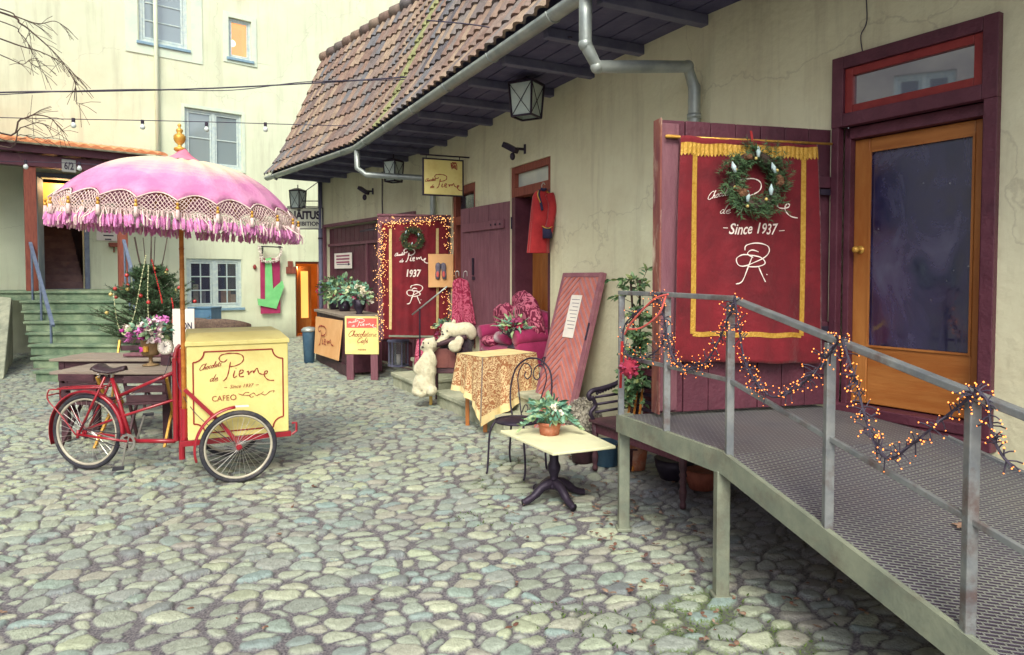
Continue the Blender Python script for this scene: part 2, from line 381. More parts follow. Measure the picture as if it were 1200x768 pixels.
def grate_mat():
    m = pm('grating', (122,124,126), (146,148,142), 3, .5, 0, 40, metal=.35, third=(104,92,96), tscale=1.5, tamt=.5)
    t = m.node_tree; N = t.nodes; L = t.links; b = N['Principled BSDF']; src = b.inputs['Base Color'].links[0].from_socket
    ge = N.new('ShaderNodeNewGeometry'); mp = N.new('ShaderNodeMapping'); mp.inputs['Rotation'].default_value = (0, 0, R(8)); L.new(ge.outputs['Position'], mp.inputs[0])
    br = N.new('ShaderNodeTexBrick'); br.inputs['Scale'].default_value = 1; br.inputs['Brick Width'].default_value = .050; br.inputs['Row Height'].default_value = .019
    br.inputs['Mortar Size'].default_value = .0056; br.inputs['Mortar Smooth'].default_value = .6; br.offset = .5
    br.inputs['Color1'].default_value = (0,0,0,1); br.inputs['Color2'].default_value = (0,0,0,1); br.inputs['Mortar'].default_value = (1,1,1,1)
    L.new(mp.outputs[0], br.inputs['Vector'])
    mx = N.new('ShaderNodeMix'); mx.data_type = 'RGBA'; mx.inputs[6].default_value = lin((70,60,78))
    L.new(br.outputs['Color'], mx.inputs[0]); L.new(src, mx.inputs[7]); L.new(mx.outputs[2], b.inputs['Base Color'])
    bp = N.new('ShaderNodeBump'); bp.inputs['Strength'].default_value = .9; bp.inputs['Distance'].default_value = .008
    L.new(br.outputs['Color'], bp.inputs['Height']); L.new(bp.outputs[0], b.inputs['Normal']); return m
M['grating'] = grate_mat()

def weather(m, amount=.55, base=True):
    """rain streaks, patches and a dirty foot on old plaster"""
    t = m.node_tree; N = t.nodes; L = t.links; b = N['Principled BSDF']; src = b.inputs['Base Color'].links[0].from_socket
    ge = N.new('ShaderNodeNewGeometry'); mp = N.new('ShaderNodeMapping'); mp.inputs['Scale'].default_value = (2.6, 2.6, .22); L.new(ge.outputs['Position'], mp.inputs[0])
    nz = N.new('ShaderNodeTexNoise'); nz.inputs['Scale'].default_value = 1.5; nz.inputs['Detail'].default_value = 9; nz.inputs['Roughness'].default_value = .7; L.new(mp.outputs[0], nz.inputs['Vector'])
    mr = N.new('ShaderNodeMapRange'); mr.inputs[1].default_value = .50; mr.inputs[2].default_value = .78; mr.inputs[4].default_value = amount; L.new(nz.outputs[0], mr.inputs[0])
    m1 = N.new('ShaderNodeMix'); m1.data_type = 'RGBA'; m1.inputs[7].default_value = lin((146,134,112)); L.new(mr.outputs[0], m1.inputs[0]); L.new(src, m1.inputs[6]); col = m1.outputs[2]
    # hairline cracks
    v = N.new('ShaderNodeTexVoronoi'); v.feature = 'DISTANCE_TO_EDGE'; v.inputs['Scale'].default_value = .55; nw = N.new('ShaderNodeTexNoise'); nw.inputs['Scale'].default_value = 2.2; nw.inputs['Detail'].default_value = 6
    L.new(ge.outputs['Position'], nw.inputs['Vector']); va = N.new('ShaderNodeMix'); va.data_type = 'RGBA'; va.inputs[0].default_value = .45; L.new(ge.outputs['Position'], va.inputs[6]); L.new(nw.outputs['Color'], va.inputs[7]); L.new(va.outputs[2], v.inputs['Vector'])
    cm = N.new('ShaderNodeMapRange'); cm.inputs[1].default_value = 0; cm.inputs[2].default_value = .004; cm.inputs[3].default_value = .24; cm.inputs[4].default_value = 0; L.new(v.outputs[0], cm.inputs[0])
    m2 = N.new('ShaderNodeMix'); m2.data_type = 'RGBA'; m2.inputs[7].default_value = lin((112,98,86)); L.new(cm.outputs[0], m2.inputs[0]); L.new(col, m2.inputs[6]); col = m2.outputs[2]
    if base:
        sx = N.new('ShaderNodeSeparateXYZ'); L.new(ge.outputs['Position'], sx.inputs[0])
        mh = N.new('ShaderNodeMapRange'); mh.inputs[1].default_value = 0; mh.inputs[2].default_value = .75; mh.inputs[3].default_value = 1.25; mh.inputs[4].default_value = -.1; L.new(sx.outputs[2], mh.inputs[0])
        ml = N.new('ShaderNodeMath'); ml.operation = 'MULTIPLY'; L.new(mh.outputs[0], ml.inputs[0]); L.new(nw.outputs[0], ml.inputs[1]); ml.use_clamp = True
        m3 = N.new('ShaderNodeMix'); m3.data_type = 'RGBA'; m3.inputs[7].default_value = lin((110,108,98)); L.new(ml.outputs[0], m3.inputs[0]); L.new(col, m3.inputs[6]); col = m3.outputs[2]
    L.new(col, b.inputs['Base Color'])
weather(M['plaster'], .5); weather(M['plaster_far'], .42)
M['pale_glass'] = glass('pale_window_glass', (150,166,172), .72, .05)
def dirty_glass():
    """door pane: dark glass with smears, dust bloom and scratches"""
    m = bpy.data.materials.new('dirty_glass'); m.use_nodes = True; t = m.node_tree; N = t.nodes; L = t.links; b = N['Principled BSDF']
    b.inputs['Specular IOR Level'].default_value = 1.0; b.inputs['IOR'].default_value = 1.7
    ge = N.new('ShaderNodeNewGeometry'); mp = N.new('ShaderNodeMapping'); mp.inputs['Scale'].default_value = (1, 1, .55); L.new(ge.outputs['Position'], mp.inputs[0])
    n1 = N.new('ShaderNodeTexNoise'); n1.inputs['Scale'].default_value = 3.2; n1.inputs['Detail'].default_value = 10; n1.inputs['Roughness'].default_value = .68; n1.inputs['Distortion'].default_value = .8; L.new(mp.outputs[0], n1.inputs['Vector'])
    r = N.new('ShaderNodeValToRGB'); e = r.color_ramp.elements; e[0].position = .40; e[0].color = lin((28,28,58)); e[1].position = .76; e[1].color = lin((80,84,112)); k = e.new(.55); k.color = lin((42,42,82)); L.new(n1.outputs[0], r.inputs[0])
    v = N.new('ShaderNodeTexVoronoi'); v.inputs['Scale'].default_value = 9; L.new(ge.outputs['Position'], v.inputs['Vector'])
    mr = N.new('ShaderNodeMapRange'); mr.inputs[1].default_value = .03; mr.inputs[2].default_value = .07; mr.inputs[3].default_value = .8; mr.inputs[4].default_value = 0; L.new(v.outputs['Distance'], mr.inputs[0])
    mx = N.new('ShaderNodeMix'); mx.data_type = 'RGBA'; mx.inputs[7].default_value = lin((150,152,150)); L.new(mr.outputs[0], mx.inputs[0]); L.new(r.outputs[0], mx.inputs[6]); L.new(mx.outputs[2], b.inputs['Base Color'])
    rr = N.new('ShaderNodeMapRange'); rr.inputs[1].default_value = .4; rr.inputs[2].default_value = .7; rr.inputs[3].default_value = .04; rr.inputs[4].default_value = .5; L.new(n1.outputs[0], rr.inputs[0]); L.new(rr.outputs[0], b.inputs['Roughness'])
    return m
M['blackboard_glass'] = dirty_glass()
def clear_pane():
    m = bpy.data.materials.new('transom_glass'); m.use_nodes = True; b = m.node_tree.nodes['Principled BSDF']
    b.inputs['Base Color'].default_value = lin((58,62,84)); b.inputs['Roughness'].default_value = .03; b.inputs['Specular IOR Level'].default_value = 1.0; b.inputs['IOR'].default_value = 2.6; return m
M['transom_glass'] = clear_pane()
# ------------------------------------------------------------------ lettering
def text_polys(body, shear=0.0, bold=0.0, extrude=0.0):
    cu = bpy.data.curves.new('t', 'FONT'); cu.body = body; cu.size = 1; cu.shear = shear; cu.offset = bold; cu.resolution_u = 3
    ob = bpy.data.objects.new('t', cu); C.objects.link(ob)
    dg = bpy.context.evaluated_depsgraph_get(); dg.update()
    me = ob.evaluated_get(dg).to_mesh()
    V = [(v.co.x, v.co.y) for v in me.vertices]; Fc = [tuple(p.vertices) for p in me.polygons]
    ob.evaluated_get(dg).to_mesh_clear(); bpy.data.objects.remove(ob); bpy.data.curves.remove(cu)
    return V, Fc
def put_text(mb, body, o, ex, ey, w, h, shear=0, bold=0, lift=.003):
    """text filling the w x h box whose lower-left corner is o"""
    V, Fc = text_polys(body, shear, bold); A = np.array(V)
    x0, y0 = A.min(0); x1, y1 = A.max(0); o = Vector(o); ex = Vector(ex).normalized(); ey = Vector(ey).normalized(); n = ex.cross(ey)
    mb.add([o + ex * ((x - x0) / (x1 - x0) * w) + ey * ((y - y0) / (y1 - y0) * h) + n * lift for x, y in V], Fc)
CH = {  # pen strokes, x-height 1
 'C': ([[(1.5,1.8),(1.2,2.1),(.6,1.7),(.2,.8),(.4,.1),(1.0,.1),(1.5,.55)]], 1.5),
 'h': ([[(.05,.9),(.5,1.9),(.4,2.1),(.2,1.5),(.1,0)],[(.12,.4),(.45,.95),(.6,.6),(.6,.1),(.85,.15)]], .85),
 'o': ([[(.5,.95),(.15,.7),(.15,.2),(.5,.02),(.8,.35),(.7,.8),(.5,.95),(.9,.8)]], .9),
 'c': ([[(.75,.8),(.45,.98),(.12,.55),(.3,.05),(.75,.2)]], .8),
 'l': ([[(0,.5),(.4,1.8),(.3,2.1),(.15,1.4),(.2,.1),(.5,.15)]], .5),
 'a': ([[(.7,.85),(.4,.98),(.1,.5),(.3,.02),(.65,.5),(.7,.9),(.65,.2),(.9,.1)]], .9),
 't': ([[(.3,1.7),(.2,.3),(.4,.02),(.65,.2)],[(0,1.15),(.6,1.2)]], .6),
 's': ([[(.6,.85),(.3,.9),(.3,.6),(.6,.35),(.4,.02),(.1,.15)]], .65),
 'd': ([[(.65,.7),(.35,.95),(.1,.45),(.3,.02),(.65,.5),(.9,2.1),(.7,.2),(1.0,.1)]], 1.0),
 'e': ([[(.15,.5),(.6,.65),(.5,.95),(.15,.7),(.15,.15),(.5,.02),(.85,.3)]], .8),
 'r': ([[(.1,.8),(.25,.95),(.2,.05)],[(.2,.6),(.5,.98),(.75,.8)]], .75),
 'i': ([[(.25,.9),(.2,.1),(.45,.1)],[(.3,1.4),(.36,1.45)]], .45),
 'f': ([[(.7,1.8),(.45,2.0),(.3,1.2),(.2,-.6)],[(0,.95),(.6,1.0)]], .6),
 ' ': ([], .6)}
CH['é'] = (CH['e'][0] + [[(.35,1.3),(.6,1.6)]], .8)
def word(txt, slant=.25):
    x = 0; out = []
    for ch in txt:
        st, adv = CH[ch]
        for s_ in st: out.append([(x + px + slant * py, py) for px, py in s_])
        x += adv
    w_ = max(p[0] for l in out for p in l)
    return [[(p[0] / w_, p[1] / w_) for p in l] for l in out]
def logo():
    """the shop's handwritten name; x 0..1, y up"""
    L = []
    def T(pts): L.append([((x - 215) / 670, (545 - y) / 670) for x, y in pts])
    T([(462,318),(440,338),(410,335),(393,308),(405,280),(440,266),(500,261),(560,268),(598,290),(606,325),(585,358),(540,380),(490,388)])
    T([(492,342),(480,400),(470,450),(452,495),(424,520)])
    T([(530,425),(514,482),(528,490),(545,478)]); T([(536,402),(541,408)])
    T([(572,462),(598,448),(600,428),(578,428),(566,460),(575,488),(608,486)])
    T([(634,450),(650,440),(650,472),(668,448),(690,440),(695,462)])
    T([(695,462),(712,430),(728,418),(735,440),(745,465),(775,478),(800,475)])
    T([(785,480),(815,470),(820,450),(800,450),(790,480),(805,515),(835,538),(880,543)])
    for l in word('Chocolats', .3): L.append([((218 + x * 195 - 215) / 670, (545 - (412 - y * 195 - x * 38)) / 670) for x, y in l])
    for l in word('de', .3): L.append([((305 + x * 78 - 215) / 670, (545 - (518 - y * 60 - x * 5)) / 670) for x, y in l])
    return L
def monogram():
    L = []
    def T(pts): L.append([((x - 404) / 90, (555 - y) / 130) for x, y in pts])
    T([(408,548),(426,540),(440,505),(455,462)])
    T([(432,445),(436,430),(468,425),(498,432),(500,452),(478,474),(440,492),(415,490),(408,470),(425,458),(450,462),(478,470),(488,486),(466,498),(440,496)])
    T([(456,470),(440,456),(452,446),(470,452)])
    T([(470,498),(478,520),(488,543)]); T([(492,518),(494,521)])
    return L
def put_lines(mb, lines, o, ex, ey, w, h, r, lift=.004, n=5):
    """pen strokes on a surface: x scaled by w, y by h"""
    o = Vector(o); ex = Vector(ex).normalized(); ey = Vector(ey).normalized(); nn = ex.cross(ey)
    for li, l in enumerate(lines):
        r_use = r*.6 if (len(lines) > 12 and li >= 8) else r
        P = [o + ex * (p.x * w) + ey * (p.y * h) + nn * lift for p in cr(l, n)]
        k = len(P); rad = [r_use * (.55 + .6 * abs(math.sin(i * .5))) for i in range(k)]
        V = []; 
        for i in range(k):
            t = P[min(i+1,k-1)] - P[max(i-1,0)]
            if t.length < 1e-8: t = ex.copy()
            t.normalize(); a = t.cross(nn).normalized() * rad[i]
            V += [P[i] + a, P[i] + nn * .0012, P[i] - a]
        mb.add(V, [f for i in range(k-1) for f in ((i*3,i*3+1,i*3+4,i*3+3),(i*3+1,i*3+2,i*3+5,i*3+4))])
Z = Vector((0, 0, 1))

# ------------------------------------------------------------------ ground of cobbles
def make_ground():
    rs = np.random.RandomState(7)
    nr, nc = 720, 1050
    # rows are closer together near the camera, where stones show larger
    v = np.linspace(0, 1, nr); Y = 1.3 * (21.5 / 1.3) ** v
    q = np.linspace(-1.02, 1.02, nc)
    X = (q[None, :] * (Y[:, None] * .95 + .9)); YY = np.repeat(Y[:, None], nc, 1)
    # slow warp so that courses wander
    def wob(x, y, s, a, ph): return a * (np.sin(x*s+ph) * np.cos(y*s*1.3+ph*2) + .5*np.sin(x*s*2.3+1+ph+y*s*1.1))
    x = X + wob(X, YY, 1.3, .06, .5) + wob(X, YY, 19, .009, 1.5) + wob(X, YY, 61, .0022, .7); y = YY + wob(X, YY, 1.1, .06, 2.5) + wob(X, YY, 22, .009, .2) + wob(X, YY, 55, .0022, 2.1)
    a = .25; xr = (x * math.cos(a) + y * math.sin(a)) / .148; yr = (-x * math.sin(a) + y * math.cos(a)) / .098
    ci = np.floor(xr).astype(int); cj = np.floor(yr).astype(int)
    T = rs.rand(512, 512, 4)
    def pt(i, j):
        k = T[i % 512, j % 512]; return i + .5 + (k[..., 0] - .5) * .95 , j + .5 + (k[..., 1] - .5) * .95 , k[..., 2]
    best = np.full(x.shape, 1e9); bx = np.zeros_like(x); by = np.zeros_like(x); br = np.zeros_like(x)
    nb = []
    for di in (-1, 0, 1):
        for dj in (-1, 0, 1):
            px, py, pr = pt(ci + di, cj + dj); d = (px - xr)**2 + (py - yr)**2 - .34 * np.sin(pr * 77.7)**2 * 1.15; nb.append((px, py, d))
            m = d < best; best = np.where(m, d, best); bx = np.where(m, px, bx); by = np.where(m, py, by); br = np.where(m, pr, br)
    e = np.zeros(x.shape)
    for px, py, d in nb:
        s = np.sqrt((px - bx)**2 + (py - by)**2); ok = s > 1e-6
        e = e + np.where(ok, np.exp(-11 * np.clip((d - best) / (2 * np.where(ok, s, 1)), 0, 3)), 0)
    e = -np.log(np.maximum(e, 1e-9)) / 11 * .118                                           # metres to the stone's border
    gap = .001 + .010 * (np.sin(br * 57) * .5 + .5)
    t = np.clip((e - gap) / .022, 0, 1); dome = np.sqrt(1 - (1 - t)**2)
    hgt = .023 * dome * (.75 + .5 * br) + .006 * np.sin(br * 91)*(t>0)
    tilt = ((xr - bx) * np.sin(br * 40) + (yr - by) * np.cos(br * 60)) * .010 * (t > 0)
    fine = .002 * (np.sin(x*140+3*np.sin(y*60)) * np.sin(y*170+2*np.sin(x*70)))
    mud = -.0165 + .0045 * (np.sin(X*2.1+2*np.sin(YY*1.3)) * np.sin(YY*2.7+1.5*np.sin(X*1.7))) + .002*np.sin(X*23+np.sin(YY*19)*2)*np.sin(YY*27)
    st_z = hgt + tilt + fine - .022; bury = np.clip((st_z - mud) / .003, 0, 1); t = t * bury
    zz = np.maximum(st_z, mud) + .012 * np.sin(X * .9 + 1) * np.cos(YY * .7)
    co = np.stack([X, YY, zz], -1).reshape(-1, 3)
    idx = np.arange(nr * nc).reshape(nr, nc)
    f = np.stack([idx[:-1, :-1], idx[:-1, 1:], idx[1:, 1:], idx[1:, :-1]], -1).reshape(-1, 4)
    me = bpy.data.meshes.new('ground'); me.vertices.add(len(co)); me.vertices.foreach_set('co', co.ravel().astype(np.float32))
    me.loops.add(f.size); me.loops.foreach_set('vertex_index', f.ravel().astype(np.int32))
    me.polygons.add(len(f)); me.polygons.foreach_set('loop_start', np.arange(0, f.size, 4, dtype=np.int32))
    me.update(calc_edges=True)
    me.polygons.foreach_set('use_smooth', [True] * len(f))
    # moss grows in the joints in a few places, dirt under the ramp
    moss = np.zeros_like(X)
    for (mx, my, mr, s) in ((1.0,3.5,.3,.8),(.4,3.35,.22,.45),(1.3,3.2,.2,.7),(-.15,5.7,.35,.5),(.1,6.4,.4,.4),(-.25,4.9,.3,.35),(.85,3.2,.28,.7)):
        moss = np.maximum(moss, s * np.exp(-((X-mx)**2 + (YY-my)**2) / mr**2))
    n2 = np.sin(X*9+2*np.sin(YY*7))*np.sin(YY*11+1.5*np.sin(X*8))*.5+.5
    moss = np.clip(moss * (.5 + n2) - .1, 0, 1) * (1 - .93 * t)
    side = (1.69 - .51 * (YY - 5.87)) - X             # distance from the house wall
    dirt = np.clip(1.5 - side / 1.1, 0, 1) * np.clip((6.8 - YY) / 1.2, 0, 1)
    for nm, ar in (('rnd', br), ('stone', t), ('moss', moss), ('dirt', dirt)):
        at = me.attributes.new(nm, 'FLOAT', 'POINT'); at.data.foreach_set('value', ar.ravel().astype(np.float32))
    m = bpy.data.materials.new('cobbles'); m.use_nodes = True; tr = m.node_tree; N = tr.nodes; L = tr.links; b = N['Principled BSDF']
    def att(n):
        k = N.new('ShaderNodeAttribute'); k.attribute_name = n; return k.outputs['Fac']
    rp = N.new('ShaderNodeValToRGB'); E = rp.color_ramp.elements
    cols = [(138,146,136),(168,174,154),(150,160,152),(182,186,162),(158,154,144),(138,156,152),(172,178,150),(126,132,134)]
    E[0].color = lin(cols[0]); E[1].color = lin(cols[-1])
    for i, c in enumerate(cols[1:-1]): k = E.new((i+1)/7); k.color = lin(c)
    L.new(att('rnd'), rp.inputs[0])
    ge = N.new('ShaderNodeNewGeometry'); nz = N.new('ShaderNodeTexNoise'); nz.inputs['Scale'].default_value = 26; nz.inputs['Detail'].default_value = 8; nz.inputs['Roughness'].default_value = .7
    L.new(ge.outputs['Position'], nz.inputs['Vector'])
    mr = N.new('ShaderNodeMapRange'); mr.inputs[1].default_value = .3; mr.inputs[2].default_value = .7; mr.inputs[3].default_value = .7; mr.inputs[4].default_value = 1.12
    L.new(nz.outputs[0], mr.inputs[0])
    mul = N.new('ShaderNodeMix'); mul.data_type = 'RGBA'; mul.blend_type = 'MULTIPLY'; mul.inputs[0].default_value = 1
    L.new(rp.outputs[0], mul.inputs[6]); L.new(mr.outputs[0], mul.inputs[7])
    big = N.new('ShaderNodeTexNoise'); big.inputs['Scale'].default_value = .8; big.inputs['Detail'].default_value = 4; L.new(ge.outputs['Position'], big.inputs['Vector'])
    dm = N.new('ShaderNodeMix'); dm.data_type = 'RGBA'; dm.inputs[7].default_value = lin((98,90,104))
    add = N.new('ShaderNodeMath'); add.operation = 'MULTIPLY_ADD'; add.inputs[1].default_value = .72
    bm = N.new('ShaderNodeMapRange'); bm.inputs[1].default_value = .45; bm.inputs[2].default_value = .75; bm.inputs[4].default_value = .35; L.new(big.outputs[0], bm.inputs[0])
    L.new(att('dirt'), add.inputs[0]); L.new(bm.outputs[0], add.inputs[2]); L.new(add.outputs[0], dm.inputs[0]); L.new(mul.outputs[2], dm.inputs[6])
    jt = N.new('ShaderNodeMix'); jt.data_type = 'RGBA'; gr = N.new('ShaderNodeTexNoise'); gr.inputs['Scale'].default_value = 85; gr.inputs['Detail'].default_value = 5; L.new(ge.outputs['Position'], gr.inputs['Vector']); gc = N.new('ShaderNodeValToRGB'); gc.color_ramp.elements[0].position = .36; gc.color_ramp.elements[0].color = lin((70,66,76)); gc.color_ramp.elements[1].position = .66; gc.color_ramp.elements[1].color = lin((132,126,128)); L.new(gr.outputs[0], gc.inputs[0]); L.new(gc.outputs[0], jt.inputs[6]); L.new(dm.outputs[2], jt.inputs[7])
    st = N.new('ShaderNodeMapRange'); st.inputs[1].default_value = .0; st.inputs[2].default_value = .32; L.new(att('stone'), st.inputs[0]); L.new(st.outputs[0], jt.inputs[0])
    ms = N.new('ShaderNodeMix'); ms.data_type = 'RGBA'; ms.inputs[7].default_value = lin((90,106,62)); L.new(jt.outputs[2], ms.inputs[6])
    mm = N.new('ShaderNodeMapRange'); mm.inputs[1].default_value = .1; mm.inputs[2].default_value = .45; L.new(att('moss'), mm.inputs[0]); L.new(mm.outputs[0], ms.inputs[0])
    L.new(ms.outputs[2], b.inputs['Base Color'])
    mo = N.new('ShaderNodeMath'); mo.operation = 'MULTIPLY'; mg = N.new('ShaderNodeMapRange'); mg.inputs[1].default_value = .42; mg.inputs[2].default_value = .58; L.new(gr.outputs[0], mg.inputs[0]); L.new(mm.outputs[0], mo.inputs[0]); L.new(mg.outputs[0], mo.inputs[1]); L.new(mo.outputs[0], ms.inputs[0])
    ro = N.new('ShaderNodeMapRange'); ro.inputs[3].default_value = .42; ro.inputs[4].default_value = .75; L.new(nz.outputs[0], ro.inputs[0]); L.new(ro.outputs[0], b.inputs['Roughness'])
    bp = N.new('ShaderNodeBump'); bp.inputs['Strength'].default_value = .8; bp.inputs['Distance'].default_value = .008; hh = N.new('ShaderNodeMath'); hh.operation = 'ADD'; L.new(nz.outputs[0], hh.inputs[0]); L.new(gr.outputs[0], hh.inputs[1]); L.new(hh.outputs[0], bp.inputs['Height']); L.new(bp.outputs[0], b.inputs['Normal'])
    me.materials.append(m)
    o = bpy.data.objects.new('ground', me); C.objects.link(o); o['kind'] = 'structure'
    mb = MB(); mb.bx(-60, 60, -60, 60, -.3, -.075)
    s_ = mb.build('courtyard_ground', pm('joint_soil', (98,94,94), (126,122,112), 5, .9, .5, 30)); s_['kind'] = 'structure'
make_ground()

# ------------------------------------------------------------------ wall with openings
def wall_mesh(mb, pl, s0, s1, z0, z1, ops, reveal=.4, step=.16, amp=.012, off=0.0, lip=.0):
    ss = {s0, s1}; zs = {z0, z1}
    for a, b, c, d in ops: ss |= {a, b}; zs |= {max(c, z0), min(d, z1)}
    def sub(S):
        S = sorted(S); out = []
        for p, q in zip(S[:-1], S[1:]):
            k = max(1, int(round((q - p) / step)));
            out += [p + (q - p) * i / k for i in range(k)]
        return out + [S[-1]]
    SS = sub(ss); ZZ = sub(zs); ids = {}; V = []; Fc = []
    def inside(a, z): return any(o[0] + 1e-5 < a < o[1] - 1e-5 and o[2] + 1e-5 < z < o[3] - 1e-5 for o in ops)
    def edge(a, z): return any(o[0] - 1e-4 <= a <= o[1] + 1e-4 and o[2] - 1e-4 <= z <= o[3] + 1e-4 for o in ops)
    def vid(i, j):
        if (i, j) not in ids:
            a, z = SS[i], ZZ[j]; h = 0 if edge(a, z) or i in (0, len(SS)-1) else amp * (noise.noise(Vector((a*1.1, z*1.1, 3))) * 1.6 + noise.noise(Vector((a*4, z*4, 9))) * .5)
            ids[(i, j)] = len(V); V.append(pl.pt(a, z, off + h))
        return ids[(i, j)]
    for i in range(len(SS)-1):
        for j in range(len(ZZ)-1):
            if inside((SS[i]+SS[i+1])/2, (ZZ[j]+ZZ[j+1])/2): continue
            Fc.append((vid(i,j), vid(i+1,j), vid(i+1,j+1), vid(i,j+1)))
    mb.add(V, Fc)
    for a, b, c, d in ops:
        for (p, q) in (((a,c),(a,d)), ((b,c),(b,d)), ((a,d),(b,d)), ((a,c),(b,c))):
            mb.add([pl.pt(p[0],p[1],off), pl.pt(q[0],q[1],off), pl.pt(q[0],q[1],off-reveal), pl.pt(p[0],p[1],off-reveal)], [(0,1,2,3)])
def room(mb, pl, a, b, c, d, o0, o1):
    """closed dark box behind an opening, open only towards it"""
    P = [pl.pt(x, z, o) for x in (a, b) for z in (c, d) for o in (o0, o1)]
    mb.add(P, [(0,1,3,2),(4,6,7,5),(0,4,5,1),(2,3,7,6),(1,5,7,3)])
def frame_rect(mb, pl, a, b, c, d, w, o0, o1, wb=None):
    wb = w if wb is None else wb
    pl.box(mb, a, a+w, c, d, o0, o1); pl.box(mb, b-w, b, c, d, o0, o1)
    pl.box(mb, a+w+.0005, b-w-.0005, d-w, d, o0, o1-.002); pl.box(mb, a+w+.0005, b-w-.0005, c, c+wb, o0, o1-.002)

# ------------------------------------------------------------------ back building (pale yellow)
bb = thing('apartment_building', 'tall pale yellow plastered building closing the courtyard behind the pink parasol', 'building', (-7.9, 18.0, 0))
rW1 = PK.rect(217, 135, 283, 193); rW4 = PK.rect(219, 304, 283, 362); rW3 = PK.rect(268, 26, 294, 67)
a0, z0 = PK.uv(163, 54); a1, z1 = PK.uv(220, 54); rW2 = (a0, a1, PK.uv(163, 48)[1], PK.uv(163, 48)[1] + 2.0)
rD = PK.rect(347, 307, 377, 396); rD = (rD[0], rD[1], .02, rD[3])
rP = PK.rect(52, 208, 97, 338); rP = (rP[0], rP[1], 1.44, PK.uv(52,208)[1])
ops = [rW1, rW4, rW3, rW2, rD, rP]
mb = MB(); wall_mesh(mb, PK, -9.5, 9, 0, 13.5, ops, .3, .5, .015); mb.build('wall', M['plaster_far'], bb, smooth=False)
mb = MB()
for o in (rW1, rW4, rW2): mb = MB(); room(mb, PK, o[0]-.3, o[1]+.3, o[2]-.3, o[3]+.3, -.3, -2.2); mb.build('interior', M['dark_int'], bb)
mb = MB(); room(mb, PK, rW3[0], rW3[1], rW3[2], rW3[3], -.3, -.8); mb.build('interior', M['lit_window'], bb)
def casement(pl, r, parent, cols, rows, mullion=True, w=.07, sill=True, cm='frame_blue', curtain=None, pane='glass'):
    a, b, c, d = r
    mb = MB(); frame_rect(mb, pl, a, b, c, d, w, -.12, -.05)
    if mullion:
        m_ = (a+b)/2; pl.box(mb, m_-w*.6, m_+w*.6, c+w, d-w, -.12, -.045)
        parts = ((a+w, m_-w*.6), (m_+w*.6, b-w))
    else: parts = ((a+w, b-w),)
    for p, q in parts:
        frame_rect(mb, pl, p+.006, q-.006, c+w+.006, d-w-.006, w*.55, -.11, -.06)
        for i in range(1, cols): x = p + (q-p)*i/cols; pl.box(mb, x-.014, x+.014, c+w*1.6, d-w*1.6, -.10, -.07)
        for j in range(1, rows): z = c + w*1.4 + (d-c-w*2.8)*j/rows; pl.box(mb, p+w*.5, q-w*.5, z-.014, z+.014, -.101, -.069)
    fr = mb.build('window', M[cm], parent, bevel=.004)
    mb = MB(); mb.add([pl.pt(a+w,c+w,-.09), pl.pt(b-w,c+w,-.09), pl.pt(b-w,d-w,-.09), pl.pt(a+w,d-w,-.09)], [(0,1,2,3)]); mb.build('pane', M[pane], fr)
    if sill: mb = MB(); pl.box(mb, a-.06, b+.06, c-.07, c-.001, -.1, .06); mb.build('sill', M['sill_blue'], fr, bevel=.006)
    if curtain:
        mb = MB(); mb.grid(lambda i, j: pl.pt(a+.05+(b-a-.1)*i, c+.08+(d-c-.2)*j, -.2+.02*math.sin(i*60)), 60, 1); mb.build('curtain', curtain, fr, smooth=True)
    return fr
casement(PK, rW1, bb, 1, 2, w=.07, pane='pale_glass', curtain=pm('net_curtain', (176,180,168), (196,198,184), 20, .9), sill=False)
wf = casement(PK, rW4, bb, 2, 3, w=.08)
mb = MB()     # papers and tins standing inside the lower window
for i, (p, h, wd) in enumerate(((.2,.45,.10),(.32,.3,.12),(.55,.35,.18),(.75,.3,.2),(.88,.22,.1))):
    x = rW4[0] + (rW4[1]-rW4[0])*p; mb.cr = i/5; PK.box(mb, x-wd/2*1.5, x+wd/2, rW4[2]+.09, rW4[2]+.09+h*1.2, -.2, -.16)
mb.build('window_display', pm('display', None, None, 9, .8, ramp=[(190,180,150),(120,130,150),(206,150,90),(214,206,180)]), wf)
casement(PK, rW2, bb, 1, 4, mullion=False, w=.09, pane='pale_glass', curtain=pm('roller_blind', (170,178,190), (186,192,198), 5, .9))
fr = casement(PK, rW3, bb, 1, 1, mullion=False, w=.06)
mb = MB(); a, z = PK.uv(272, 51, -.2); mb.ell(PK.pt(a, z, -.2), .09, 10); mb.build('lamp', em('lamp_glow', (255,236,190), 4), fr, smooth=True)
mb = MB()     # pale plaster surrounds and the seam beside the tall pipe
for r, w_ in ((rW3, .14), (rW1, .08)):
    frame_rect(mb, PK, r[0]-w_, r[1]+w_, r[2]-w_, r[3]+w_, w_, .003, .022)
a, _ = PK.uv(162, 50); frame_rect(mb, PK, a-.28, rW2[1]+.35, rW2[2]-.3, rW2[3]+.2, .27, .003, .02)
mb.build('plaster_surround', pm('surround', (198,212,196), (214,222,200), 4, .9), bb)
mb = MB(); a, z = PK.uv(183, 100); mb.tube([PK.pt(a, 13, .07), PK.pt(a, 3.9, .07)], .05, 10); mb.build('downpipe', pm('pale_pipe', (218,226,200), (224,230,204), 5, .8), bb, smooth=True)
